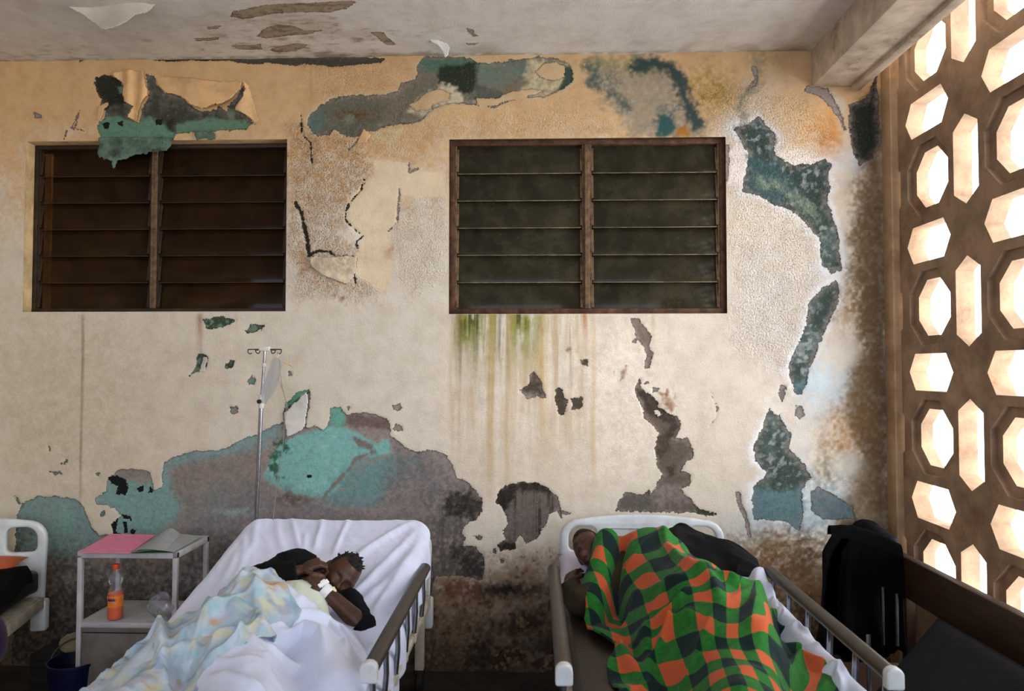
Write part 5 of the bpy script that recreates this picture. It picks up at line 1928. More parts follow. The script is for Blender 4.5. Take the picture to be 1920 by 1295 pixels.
# ================================================================== PEOPLE
def skin_mat():
    t = NT('dark_brown_skin')
    v = t.coord('Object')
    n = t.noise(v, 30, 4)
    c = t.mix(t.ramp(n, 0.3, 0.7), (60, 38, 28), (80, 52, 38))
    lip = t.attr('lip').outputs['Fac']
    c = t.mix(lip, c, (150, 88, 84))
    b = t.bump(t.noise(v, 240, 3), 0.12, 0.002)
    t.bsdf(c, 0.45, b, 0.4)
    return t.m


M['skin'] = skin_mat()
M['hair'] = simple('short_black_hair', (18, 15, 14), 0.85, 0.3, 60, 0.6, 160)
M['black_shirt'] = fabric('black_cotton_shirt', (7, 9, 14), 0.9, 0.2, 500, 0.15, 0.0)
M['olive_shirt'] = fabric('dark_olive_shirt', (58, 50, 34), 0.9, 0.25, 500, 0.15, 0.0, blotch=(30, 28, 18), blotch_amt=0.6)
M['tape'] = simple('white_medical_tape', (232, 234, 240), 0.6, 0.03, 40)
M['cannula'] = simple('pale_yellow_cannula', (226, 222, 180), 0.4, 0.04)
M['cream_cloth'] = fabric('pale_yellow_cotton', (206, 216, 200), 0.9, 0.04)


def add_ball(bm, c, r, n=10):
    m = Matrix.Translation(c) @ Matrix.Diagonal((r, r, r, 1)) if not hasattr(r, '__len__') else Matrix.Translation(c) @ Matrix.Diagonal((*r, 1))
    bmesh.ops.create_uvsphere(bm, u_segments=n * 2, v_segments=n, radius=1.0, matrix=m)


def add_limb(bm, pts, radii, n=14, sub=5):
    """tapered limb with rounded ends"""
    sp = smooth_path(pts, sub)
    m = len(sp)
    k = len(pts) - 1
    rs = []
    for i in range(m):
        f = i / (m - 1) * k
        j = min(int(f), k - 1)
        rs.append(radii[j] + (radii[j + 1] - radii[j]) * (f - j))
    add_tube(bm, sp, rs, n)
    add_ball(bm, Vector(pts[0]), radii[0] * 0.995, 8)
    add_ball(bm, Vector(pts[-1]), radii[-1] * 0.995, 8)


def g2(dx, dy, sx, sy):
    return math.exp(-(dx / sx) ** 2 - (dy / sy) ** 2)


def head_point(v, hw=0.071, hd=0.093, hh=0.112, mouth_open=0.0):
    """unit sphere point -> head surface, face towards -Y, crown +Z"""
    x, y, z = v
    X, Y, Z = x * hw, y * hd, z * hh
    if z < 0:                                 # jaw
        k = -z
        X *= 1 - 0.30 * k ** 1.5
        if y > 0:
            Y *= 1 - 0.45 * k ** 1.1
        else:
            Y *= 1 + 0.06 * k
            Z -= 0.010 * k * max(-y, 0)
    if y > 0 and z > -0.3:
        Y *= 1.06
    fr = max(-y, 0)
    if fr > 0:
        # flatten the face a little
        Y += 0.010 * fr ** 3 * max(0, 1 - (z * 1.1) ** 2)
        u, w = X / hw, Z / hh
        # brow, eye hollows, lids, cheekbones
        Y -= 0.006 * g2(abs(u) - 0.36, w - 0.20, 0.34, 0.10)
        Y += 0.013 * g2(abs(u) - 0.42, w - 0.02, 0.22, 0.12)
        Y -= 0.010 * g2(abs(u) - 0.43, w + 0.00, 0.17, 0.08)
        Y += 0.0035 * g2(abs(u) - 0.43, w + 0.045, 0.17, 0.018)
        Y -= 0.006 * g2(abs(u) - 0.55, w + 0.20, 0.22, 0.16)
        # nose: bridge, tip, wings
        Y -= 0.012 * g2(u, w - 0.02, 0.10, 0.14)
        Y -= 0.020 * g2(u, w + 0.22, 0.15, 0.11)
        Y -= 0.010 * g2(abs(u) - 0.17, w + 0.26, 0.09, 0.07)
        Y += 0.010 * g2(abs(u) - 0.08, w + 0.325, 0.05, 0.03)
        # lips
        Y -= 0.012 * g2(u, w + 0.46, 0.28, 0.055)
        Y -= 0.012 * g2(u, w + 0.60, 0.24, 0.055)
        Y += (0.008 + mouth_open) * g2(u, w + 0.53, 0.26, 0.030)
        Y += 0.005 * g2(u, w + 0.72, 0.25, 0.06)
        Y -= 0.008 * g2(u, w + 0.86, 0.24, 0.12)
    return Vector((X, Y, Z))


def head_bm(bm, frame, centre, scale=1.0, us=72, vs_n=56):
    """frame: 3x3 with columns right, back, up"""
    rings = []
    for j in range(1, vs_n):
        th = PI * j / vs_n
        rings.append([bm.verts.new(centre + frame @ (head_point((math.sin(th) * math.cos(2 * PI * i / us), math.sin(th) * math.sin(2 * PI * i / us), math.cos(th))) * scale))
                      for i in range(us)])
    t = bm.verts.new(centre + frame @ (head_point((0, 0, 1)) * scale))
    b = bm.verts.new(centre + frame @ (head_point((0, 0, -1)) * scale))
    for A, B in zip(rings, rings[1:]):
        for i in range(us):
            bm.faces.new((A[i], B[i], B[(i + 1) % us], A[(i + 1) % us]))
    for i in range(us):
        bm.faces.new((t, rings[0][i], rings[0][(i + 1) % us]))
        bm.faces.new((b, rings[-1][(i + 1) % us], rings[-1][i]))
    # ears
    for s in (-1, 1):
        for dx, dz, r in ((0.0715, -0.004, (0.010, 0.020, 0.029)), (0.073, -0.022, (0.009, 0.013, 0.015))):
            bmesh.ops.create_uvsphere(bm, u_segments=14, v_segments=10, radius=1.0,
                                      matrix=Matrix.Translation(centre + frame @ (Vector((s * dx, 0.012, dz)) * scale)) @ frame.to_4x4() @
                                      Matrix.Rotation(s * 0.35, 4, 'Z') @ Matrix.Diagonal((*[q * scale for q in r], 1)))


def frame_from(fwd, up):
    f = Vector(fwd).normalized()
    u = Vector(up)
    u = (u - f * u.dot(f)).normalized()
    r = (-f).cross(u)          # right = back x up
    r.normalize()
    return Matrix((r, -f, u)).transposed()


def hand(bm, wrist, f, n, scale=1.0, curl=(0.9, 1.1, 0.7), thumb_side=1, spread=0.06):
    """palm and five fingers; f along the palm, n out of its back"""
    f = Vector(f).normalized()
    n = Vector(n)
    n = (n - f * n.dot(f)).normalized()
    s = f.cross(n) * thumb_side           # towards the thumb
    k = scale
    wrist = Vector(wrist)
    L = 0.085 * k
    for j, (o, r) in enumerate(((0.028, 0.0135), (0.010, 0.0145), (-0.009, 0.0145), (-0.027, 0.0125))):
        add_limb(bm, [wrist + s * o * 0.5 * k, wrist + f * L * 0.5 + s * o * 0.85 * k + n * 0.003, wrist + f * L + s * o * k], [r * 1.15 * k, r * 1.1 * k, r * 0.95 * k], 10, 4)
    for j, (o, ln, r) in enumerate(((0.029, 0.072, 0.0088), (0.010, 0.080, 0.0092), (-0.010, 0.074, 0.0088), (-0.028, 0.058, 0.0078))):
        p = wrist + f * (L - (0.006 if j == 3 else 0)) + s * o * k
        d = (f + s * spread * (1.5 - j)).normalized()
        pts, rad = [p], [r * 1.1 * k]
        ang = 0.0
        for q, (cf, fr) in enumerate(zip(curl, (0.45, 0.32, 0.23))):
            ang += cf * (1 + 0.08 * j)
            dd = (d * math.cos(ang) - n * math.sin(ang))
            p = p + dd * ln * fr * k
            pts.append(p)
            rad.append(r * k * (1.0 - 0.1 * q))
        add_tube(bm, pts, rad, 10)
        for pp, rr in zip(pts, rad):
            add_ball(bm, pp, rr * 1.04, 6)
    # thumb
    p = wrist + f * 0.026 * k + s * 0.030 * k
    pts = [p, p + (s * 0.6 + f * 0.6 - n * 0.35).normalized() * 0.036 * k, p + (s * 0.6 + f * 0.6 - n * 0.35).normalized() * 0.036 * k + (f * 0.8 - n * 0.6 + s * 0.0).normalized() * 0.030 * k]
    pts.append(pts[-1] + (f * 0.6 - n * 0.7 - s * 0.3).normalized() * 0.022 * k)
    add_tube(bm, pts, [0.0125 * k, 0.0108 * k, 0.0098 * k, 0.0085 * k], 10)
    for pp, rr in zip(pts, (0.0125, 0.011, 0.010, 0.0088)):
        add_ball(bm, pp, rr * k, 6)


def fuse(bm, voxel, smooth_it=3):
    """one continuous skin out of overlapping volumes (voxel remesh)"""
    me = bpy.data.meshes.new('tmp')
    bm.to_mesh(me)
    bm.free()
    o = bpy.data.objects.new('tmp', me)
    COL.objects.link(o)
    md = o.modifiers.new('r', 'REMESH')
    md.mode = 'VOXEL'
    md.voxel_size = voxel
    if smooth_it:
        s = o.modifiers.new('s', 'SMOOTH')
        s.factor = 0.5
        s.iterations = smooth_it
    bpy.context.view_layer.update()
    out = bpy.data.meshes.new_from_object(o.evaluated_get(bpy.context.evaluated_depsgraph_get()))
    bpy.data.objects.remove(o)
    bpy.data.meshes.remove(me)
    return out


def mesh_part(name, me, mat, parent, lip=None):
    off = origin_of(parent)
    me.name = name
    n = len(me.vertices)
    co = np.empty(n * 3, np.float32)
    me.vertices.foreach_get('co', co)
    co = co.reshape(-1, 3)
    if lip is not None:
        a = me.attributes.new('lip', 'FLOAT', 'POINT')
        a.data.foreach_set('value', lip(co).astype(np.float32))
    me.vertices.foreach_set('co', (co - np.array(off)).astype(np.float32).ravel())
    me.materials.clear()
    me.materials.append(mat)
    me.shade_smooth()
    return link(bpy.data.objects.new(name, me), parent)


def hair_cap(bm, frame, centre, scale, line=0.30, tufts=80, seed=5, tuft_len=0.022, crown=0.25, grow=1.035):
    us, vs_n = 56, 40
    rng = random.Random(seed)
    pts = {}

    def keep(v):
        x, y, z = v
        return z > (line + 0.12 * abs(x) if y < -0.25 else -0.30 + (0.42 if y < 0.12 else 0.0) * (1 if abs(x) > 0.6 else 0) - 0.25 * max(y, 0))
    for j in range(0, vs_n + 1):
        th = PI * j / vs_n
        for i in range(us):
            v = (math.sin(th) * math.cos(2 * PI * i / us), math.sin(th) * math.sin(2 * PI * i / us), math.cos(th))
            pts[(j, i)] = v
    vert = {}

    def V(j, i):
        i %= us
        if (j, i) not in vert:
            v = pts[(j, i)]
            q = head_point(v) * scale
            g = grow + 0.012 * mnoise.noise(Vector(v) * 7)
            vert[(j, i)] = bm.verts.new(centre + frame @ (q * g))
        return vert[(j, i)]
    for j in range(vs_n):
        for i in range(us):
            c = [pts[(j, i)], pts[(j + 1, i)], pts[(j + 1, (i + 1) % us)], pts[(j, (i + 1) % us)]]
            if all(keep(v) for v in c):
                try:
                    bm.faces.new((V(j, i), V(j + 1, i), V(j + 1, i + 1), V(j, i + 1)))
                except ValueError:
                    pass
    for k in range(tufts):
        while True:
            v = Vector((rng.gauss(0, 1), rng.gauss(0.2, 1), rng.gauss(0.6, 1))).normalized()
            if keep(v) and v.z > crown:
                break
        p = centre + frame @ (head_point(v) * scale * grow)
        d = (frame @ (v + Vector((rng.uniform(-.6, .6), rng.uniform(-.6, .6), rng.uniform(-.3, .6))))).normalized()
        l = tuft_len * rng.uniform(0.4, 1.2)
        add_tube(bm, [p - d * 0.004, p + d * l * 0.5, p + d * l + frame @ Vector((rng.uniform(-.004, .004),) * 3)], [0.0045, 0.004, 0.0014], 6)


# ---------------------------------------------------------------- person on the middle bed
HC = pd(636, 1080, 3.02)
tocam = (CAM - HC).normalized()
rr_ = Vector((0, 0, 1)).cross(tocam).normalized()       # image right
uu_ = tocam.cross(rr_).normalized()                     # image up
h_up = (rr_ * 0.72 + uu_ * 0.70)
h_fwd = (tocam * 1.0 + (rr_ - uu_) * 0.20 - h_up * 0.12)
FR1 = frame_from(h_fwd, h_up)
HS1 = 0.97
p1 = thing('person', 'person in black lying on the white raised bed, bandaged hand beside the face', 'person', (-0.95, -1.25, 0.60))
body = bmesh.new()
head_bm(body, FR1, HC, HS1)
neck = HC - FR1 @ Vector((0, -0.02, 0.10)) * HS1
chest = pd(556, 1122, 2.92)
shR = pd(560, 1066, 2.98)
elR = pd(474, 1098, 2.84)
shL = pd(652, 1134, 2.96)
elL = pd(688, 1182, 2.80)
wrL = pd(611, 1108, 2.84)
wrR = pd(562, 1070, 2.88)
belly = pd(520, 1150, 2.80)
pelv = Vector((-1.0, -1.42, 0.70))
base_neck = pd(600, 1112, 2.98)
add_limb(body, [HC - FR1 @ Vector((0, -0.01, 0.05)), neck, base_neck], [0.050, 0.047, 0.055])
add_limb(body, [base_neck, chest, belly, pelv], [0.075, 0.115, 0.105, 0.125], 18)
add_limb(body, [base_neck, shR], [0.05, 0.052])
add_limb(body, [base_neck, shL], [0.05, 0.052])
add_limb(body, [shR, (shR + elR) / 2, elR], [0.050, 0.046, 0.036])
add_limb(body, [elR, (elR + wrR) / 2 + Vector((0, -0.01, 0.0)), wrR], [0.036, 0.034, 0.024])
add_limb(body, [shL, (shL + elL) / 2, elL], [0.050, 0.044, 0.036])
add_limb(body, [elL, elL.lerp(wrL, 0.35), wrL], [0.036, 0.037, 0.024])
hnd_f = (pd(583, 1072, 2.87) - wrL)
hand(body, wrL, hnd_f, tocam * 0.75 + rr_ * 0.55 + uu_ * 0.3, 0.92, (0.9, 1.25, 0.9), -1)
hand(body, wrR, rr_ * 0.9 + uu_ * 0.35, tocam * 0.4 + uu_ * 0.8, 0.90, (0.7, 1.0, 0.8), 1)
add_limb(body, [pelv, Vector((-1.02, -1.50, 0.66)), Vector((-0.80, -1.95, 0.63))], [0.115, 0.10, 0.062])
add_limb(body, [Vector((-0.80, -1.95, 0.62)), Vector((-1.02, -2.22, 0.625))], [0.055, 0.036])
add_limb(body, [pelv, Vector((-1.15, -1.58, 0.665)), Vector((-1.2, -2.05, 0.65))], [0.09, 0.075, 0.05])
for q in (Vector((-1.02, -2.22, 0.625)), Vector((-1.2, -2.05, 0.65))):
    add_limb(body, [q, q + Vector((0.02, -0.10, 0.012))], [0.036, 0.028])
FR1i = FR1.inverted()


def lip1(co):
    q = (co - np.array(HC)) @ np.array(FR1i).T / HS1
    u, w = q[:, 0] / 0.071, q[:, 2] / 0.112
    m = np.exp(-(u / 0.30) ** 4 - ((w + 0.545) / 0.115) ** 4) * (q[:, 1] < -0.05)
    return m * (np.linalg.norm(q, axis=1) < 0.13)


mesh_part('body', fuse(body, 0.0032, 2), M['skin'], p1, lip1)
bm = bmesh.new()
hair_cap(bm, FR1, HC, HS1, 0.58, 30, 5, 0.010, 0.40, 1.02)
part('hair', bm, M['hair'], p1, None)

# clothing follows the limbs: a black long-sleeved shirt, short on the other arm
bm = bmesh.new()


def sleeve(bm, pts, radii, seed=0, amp=0.006, n=26, sub=10):
    sp = smooth_path(pts, sub)
    m = len(sp)
    k = len(pts) - 1
    rings = add_tube(bm, sp, [radii[min(int(i / (m - 1) * k), k - 1)] + (radii[min(int(i / (m - 1) * k) + 1, k)] - radii[min(int(i / (m - 1) * k), k - 1)]) * ((i / (m - 1) * k) % 1 if i < m - 1 else 1)
                              for i in range(m)], n)
    for i, ring in enumerate(rings):
        c = sp[i]
        for v in ring:
            d = (v.co - c)
            d.normalize()
            v.co += d * amp * (mnoise.noise(v.co * 22 + Vector((seed, 0, 0))) + 0.6 * mnoise.noise(v.co * 50 + Vector((seed, 3, 0))))


sleeve(bm, [base_neck + (shR - base_neck) * 0.25, shR, (shR + elR) / 2 + Vector((0, 0, -0.005)), elR, elR.lerp(wrR, 0.45), elR.lerp(wrR, 0.95)], [0.060, 0.078, 0.080, 0.066, 0.058, 0.046], 1, 0.010)
sleeve(bm, [base_neck + (shL - base_neck) * 0.3, shL, (shL + elL) / 2, elL, elL.lerp(wrL, 0.14)], [0.055, 0.064, 0.058, 0.054, 0.052], 2, 0.008)
part('shirt_sleeve', bm, M['black_shirt'], p1, None)
bm = bmesh.new()
sleeve(bm, [base_neck + (base_neck - chest) * 0.12, base_neck.lerp(chest, 0.5), chest, belly, pelv], [0.082, 0.118, 0.128, 0.120, 0.138], 3, 0.006)
part('shirt', bm, M['black_shirt'], p1, None)
# dressing on the wrist
bm = bmesh.new()
d = (wrL - elL).normalized()
add_tube(bm, [wrL - d * 0.020, wrL - d * 0.012, wrL + d * 0.004, wrL + d * 0.012], [0.0265, 0.0285, 0.0290, 0.0285], 18)
part('bandage', bm, M['tape'], p1, 40)
hb_ = wrL + hnd_f.normalized() * 0.032 + (tocam * 0.75 + rr_ * 0.55).normalized() * 0.0185
bm = bmesh.new()
fx = hnd_f.normalized()
nz_ = (tocam * 0.8 + rr_ * 0.5)
nz_ = (nz_ - fx * nz_.dot(fx)).normalized()
rotm = Matrix((fx, nz_.cross(fx), nz_)).transposed()
add_box(bm, hb_, (0.040, 0.034, 0.006), 0.0025, rotm)
add_box(bm, hb_ + fx * 0.004 + nz_ * 0.004, (0.018, 0.046, 0.004), 0.0015, rotm)
part('tape_patch', bm, M['tape'], p1, 40)
bm = bmesh.new()
cb = wrL + rr_ * 0.032 - uu_ * 0.002 + tocam * 0.012
add_tube(bm, [cb - uu_ * 0.018 + rr_ * 0.004, cb, cb + uu_ * 0.016 - rr_ * 0.006], [0.0075, 0.0095, 0.006], 12)
part('cannula', bm, M['cannula'], p1, 40)

# pale yellow cloth: one part behind the shoulder, one over the chest
CH = [(tuple(chest + Vector((0.05, -0.05, -0.03))), tuple(belly + Vector((0.02, -0.03, -0.02))), 0.122, 0.13)]


def h_chest(X, Y):
    z = bed_profile(Y, True) + 0.012
    for a, b, ra, rb in CH:
        z = smax(z, limb_top(X, Y, a, b, ra, rb, 1.6), 0.02)
    return z + 0.012 * crumple(X, Y, 2.2, 8, 911) + 0.005 * fbm(X, Y, 18, 2, 915)


def chest_xy(px, py, d):
    p = pd(px, py, d)
    return p


cl = [pd(575, 1092, 2.93), pd(600, 1110, 2.88)]
o = cloth('wrap_cloth', h_chest, [(chest.y + 0.07, chest.x - 0.06), (chest.y - 0.02, chest.x - 0.11), (belly.y - 0.10, belly.x - 0.10)],
          [(chest.y + 0.07, chest.x + 0.03), (chest.y - 0.02, chest.x + 0.10), (belly.y, belly.x + 0.20), (belly.y - 0.10, belly.x + 0.27)], chest.y + 0.07, belly.y - 0.14, 90, 90, M['cream_cloth'], 0.006)
tag(o, 'pale yellow cloth over the chest of the person in black', 'cloth')


def h_back(X, Y):
    z = bed_profile(Y, True) + 0.012
    z = smax(z, limb_top(X, Y, tuple(shR + Vector((-0.05, 0.06, -0.03))), tuple(elR + Vector((-0.07, 0.05, -0.03))), 0.065, 0.055, 1.2), 0.02)
    return z + 0.010 * crumple(X, Y, 0.6, 9, 921)


o = cloth('towel', h_back, [(shR.y + 0.14, shR.x - 0.10), (elR.y, elR.x - 0.11)], [(shR.y + 0.14, shR.x + 0.02), (elR.y, elR.x + 0.02)], shR.y + 0.14, elR.y - 0.02, 50, 60, M['cream_cloth'], 0.006)
tag(o, 'pale yellow towel on the mattress behind the black sleeve', 'towel')

# ---------------------------------------------------------------- person under the checked blanket
p2 = thing('person', 'person asleep under the checked blanket, only the dark head showing', 'person', (0.55, -1.2, 0.60))
HC2 = pd(1106, 1030, 3.52)
FR2 = frame_from((-0.62, -0.55, 0.45), (-0.25, 0.72, 0.55))
body = bmesh.new()
head_bm(body, FR2, HC2, 0.98)
nb = Vector((0.38, -0.60, 0.73))
add_limb(body, [HC2 - FR2 @ Vector((0, -0.02, 0.06)), nb], [0.05, 0.055])
add_limb(body, [nb, Vector((0.53, -0.66, 0.70)), Vector((0.59, -0.95, 0.67)), Vector((0.655, -1.22, 0.68))], [0.07, 0.115, 0.11, 0.12], 18)
add_limb(body, [Vector((0.655, -1.22, 0.68)), Vector((0.64, -1.60, 0.67))], [0.11, 0.07])
add_limb(body, [Vector((0.64, -1.60, 0.66)), Vector((0.85, -2.1, 0.635))], [0.062, 0.040])
add_limb(body, [Vector((0.85, -2.1, 0.635)), Vector((0.84, -2.2, 0.64))], [0.040, 0.030])
add_limb(body, [Vector((0.64, -1.22, 0.655)), Vector((0.60, -1.62, 0.65))], [0.08, 0.055])
el2, wr2 = Vector((0.19, -0.86, 0.660)), Vector((0.165, -0.62, 0.655))
add_limb(body, [Vector((0.40, -0.64, 0.71)), el2], [0.052, 0.042])
add_limb(body, [el2, wr2], [0.040, 0.027])
hand(body, wr2, (0.2, 0.9, 0.35), (-0.6, -0.1, 0.8), 0.98, (0.5, 0.7, 0.5), 1)
FR2i = FR2.inverted()


def lip2(co):
    q = (co - np.array(HC2)) @ np.array(FR2i).T / 0.98
    return 0.5 * np.exp(-(q[:, 0] / 0.071 / 0.30) ** 4 - ((q[:, 2] / 0.112 + 0.53) / 0.13) ** 4) * (q[:, 1] < -0.05) * (np.linalg.norm(q, axis=1) < 0.13)


mesh_part('body', fuse(body, 0.004, 2), M['skin'], p2, lip2)
bm = bmesh.new()
hair_cap(bm, FR2, HC2, 0.98, 0.42, 0, 8, 0.01, 0.3, 1.025)
part('hair', bm, M['hair'], p2, None)
bm = bmesh.new()
sleeve(bm, [nb + Vector((0.02, -0.02, 0)), Vector((0.40, -0.66, 0.70)), el2 + Vector((0.04, 0.02, 0.0)), el2, el2.lerp(wr2, 0.75)], [0.07, 0.075, 0.062, 0.058, 0.045], 4, 0.012)
sleeve(bm, [nb, Vector((0.52, -0.66, 0.695)), Vector((0.585, -0.95, 0.67)), Vector((0.645, -1.15, 0.675))], [0.075, 0.125, 0.12, 0.125], 5, 0.004)
part('shirt', bm, M['olive_shirt'], p2, None)
# ================================================================== THINGS AROUND THE BEDS
# ---------------------------------------------------------------- bedside locker
M['locker'] = simple('white_enamel_locker', (186, 184, 190), 0.45, 0.08, 7, 0.08, 60, spec=0.5, dirt=(120, 108, 96), dirt_amt=0.5, dscale=9)
M['locker_shade'] = simple('worn_locker_paint_shaded', (112, 106, 102), 0.6, 0.12, 6, 0.08, 60, dirt=(76, 62, 48), dirt_amt=0.6, dscale=7)  # cabinet paint darkened to carry the shade low on the locker
M['locker_top'] = simple('worn_white_laminate', (176, 178, 184), 0.3, 0.06, 7, spec=0.5)
ly0, ly1 = -0.60, -0.26
lzt = 0.785
lx0, lx1 = at(145, 1038, Y=ly0).x, at(332, 1038, Y=ly0).x
lsz = 0.452
lk = thing('bedside_locker', 'white metal bedside locker with open shelf between the two left beds', 'locker', ((lx0 + lx1) / 2, (ly0 + ly1) / 2, 0))
q = 0.022
for x in (lx0 + q / 2, lx1 - q / 2):
    for y in (ly0 + q / 2, ly1 - q / 2):
        bm = bmesh.new()
        add_bar(bm, (x, y, 0.0), (x, y, lzt - 0.02), q, q, 0.002, up=(0, 1, 0))
        part('leg', bm, M['locker'], lk)
bm = bmesh.new()
for a, b in (((lx0, ly0 + q / 2), (lx1, ly0 + q / 2)), ((lx0, ly1 - q / 2), (lx1, ly1 - q / 2)), ((lx0 + q / 2, ly0), (lx0 + q / 2, ly1)), ((lx1 - q / 2, ly0), (lx1 - q / 2, ly1))):
    add_bar(bm, (*a, lzt - 0.017), (*b, lzt - 0.017), q, 0.028, 0.002)
part('top_rim', bm, M['locker'], lk)
bm = bmesh.new()
add_box(bm, ((lx0 + lx1) / 2, (ly0 + ly1) / 2, lzt - 0.003), (lx1 - lx0 - 0.002, ly1 - ly0 - 0.002, 0.008), 0.003)
part('table_top', bm, M['locker_top'], lk)
bm = bmesh.new()
add_box(bm, ((lx0 + lx1) / 2, (ly0 + ly1) / 2, lsz - 0.012), (lx1 - lx0 - 0.006, ly1 - ly0 - 0.006, 0.024), 0.002)
part('shelf', bm, M['locker'], lk)
bm = bmesh.new()
zb0 = 0.10
for c, s in ((((lx0 + 0.006), (ly0 + ly1) / 2, (zb0 + lsz) / 2), (0.004, ly1 - ly0 - 0.02, lsz - zb0)), (((lx1 - 0.006), (ly0 + ly1) / 2, (zb0 + lsz) / 2), (0.004, ly1 - ly0 - 0.02, lsz - zb0)),
             (((lx0 + lx1) / 2, ly1 - 0.006, (zb0 + lsz) / 2), (lx1 - lx0 - 0.02, 0.004, lsz - zb0)), (((lx0 + lx1) / 2, (ly0 + ly1) / 2, zb0), (lx1 - lx0 - 0.01, ly1 - ly0 - 0.01, 0.01)),
             (((lx0 + lx1) / 2, ly0 + 0.008, lsz - 0.034), (lx1 - lx0 - 0.03, 0.012, 0.022))):
    add_box(bm, c, s, 0.001)
part('cabinet_body', bm, M['locker_shade'], lk)
bm = bmesh.new()
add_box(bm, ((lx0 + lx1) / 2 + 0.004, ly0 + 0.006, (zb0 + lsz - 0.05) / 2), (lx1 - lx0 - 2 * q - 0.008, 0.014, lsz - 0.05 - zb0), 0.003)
dr = part('door', bm, M['locker_shade'], lk)
bm = bmesh.new()
add_lathe(bm, [(0.006, 0), (0.007, 0.012), (0.012, 0.016), (0.012, 0.022), (0.004, 0.026)], (lx1 - 0.07, ly0 - 0.001, 0.29), 16, Matrix.Rotation(PI / 2, 3, 'X'))
part('knob', bm, M['chrome'], dr)

# papers on it
M['pink'] = simple('pink_card', (222, 130, 168), 0.7, 0.05, 20, dirt=(190, 90, 130), dirt_amt=0.35, dscale=10)
M['paper'] = simple('grey_white_paper', (206, 212, 216), 0.7, 0.04, 20)
M['green_card'] = simple('green_card_cover', (96, 150, 122), 0.6, 0.08, 20)
zt = lzt + 0.002


def on_top(px, py, z=zt):
    return at(px, py, Z=z)


bm = bmesh.new()
pts = [on_top(148, 1036), on_top(244, 1037), on_top(292, 1004), on_top(208, 1002)]
vb = [bm.verts.new(p) for p in pts]
vt = [bm.verts.new(p + Vector((0, 0, 0.005))) for p in pts]
for k in range(4):
    bm.faces.new((vb[k], vb[(k + 1) % 4], vt[(k + 1) % 4], vt[k]))
bm.faces.new(vt)
bm.faces.new(vb[::-1])
bmesh.ops.recalc_face_normals(bm, faces=bm.faces)
o = recenter(part('folder', bm, M['pink']))
tag(o, 'pink card folder lying on the left of the white locker top', 'folder')
bk = thing('booklet', 'open booklet with a curling page and green cover on the locker top', 'booklet', on_top(300, 1026))


def strip_surface(name, A, B, C, D, mat, lift, parent, n=14, th=0.0015):
    """a sheet between the front edge A-B and the back edge D-C, lifted by lift(u, v)"""
    bm = bmesh.new()
    g = []
    for i in range(n + 1):
        row = []
        for j in range(n + 1):
            u, v = i / n, j / n
            p = (A.lerp(B, u)).lerp(D.lerp(C, u), v)
            row.append(bm.verts.new(p + Vector((0, 0, lift(u, v)))))
        g.append(row)
    for i in range(n):
        for j in range(n):
            bm.faces.new((g[i][j], g[i + 1][j], g[i + 1][j + 1], g[i][j + 1]))
    bmesh.ops.solidify(bm, geom=list(bm.faces), thickness=th)
    bmesh.ops.recalc_face_normals(bm, faces=bm.faces)
    return part(name, bm, mat, parent, 50)


A, B, C_2, D_2 = on_top(246, 1039), on_top(326, 1038), on_top(378, 1009), on_top(300, 1005)
strip_surface('cover', A, B, C_2, D_2, M['green_card'], lambda u, v: 0.004 + 0.002 * u, bk)
strip_surface('page', A.lerp(B, 0.03), B, C_2, D_2.lerp(C_2, 0.02), M['paper'], lambda u, v: 0.008 + 0.010 * math.sin(min(u * 2.2, 1) * PI * 0.5) * math.sin(u * PI), bk)
A2, B2 = on_top(256, 1037), on_top(322, 1022)
strip_surface('curled_page', A.lerp(B, 0.02), A.lerp(B, 0.92), D_2.lerp(C_2, 0.55), D_2.lerp(C_2, 0.05), M['paper'], lambda u, v: 0.010 + 0.034 * math.sin(u ** 0.75 * PI) * (0.4 + 0.6 * v), bk)
bm = bmesh.new()

# orange drink
def clear_plastic(name, tint, rough=0.08, ior=1.18, alpha_like=0.86):
    t = NT(name)
    tr = t.n('ShaderNodeBsdfTransparent')
    tr.inputs[0].default_value = lin4(tint)
    gl = t.n('ShaderNodeBsdfGlossy')
    gl.inputs['Roughness'].default_value = rough
    di = t.n('ShaderNodeBsdfTranslucent' if alpha_like < 0.8 else 'ShaderNodeBsdfDiffuse')
    di.inputs[0].default_value = lin4((240, 243, 250))
    m1 = t.n('ShaderNodeMixShader')
    m1.inputs[0].default_value = 1 - alpha_like
    t.l(tr.outputs[0], m1.inputs[1])
    t.l(di.outputs[0], m1.inputs[2])
    m2 = t.n('ShaderNodeMixShader')
    lw = t.n('ShaderNodeLayerWeight')
    lw.inputs[0].default_value = 0.25
    t.l(t.math('MULTIPLY', lw.outputs['Fresnel'], 0.6 if alpha_like > 0.8 else 0.2), m2.inputs[0])
    t.l(m1.outputs[0], m2.inputs[1])
    t.l(gl.outputs[0], m2.inputs[2])
    t.l(m2.outputs[0], t.out.inputs['Surface'])
    return t.m


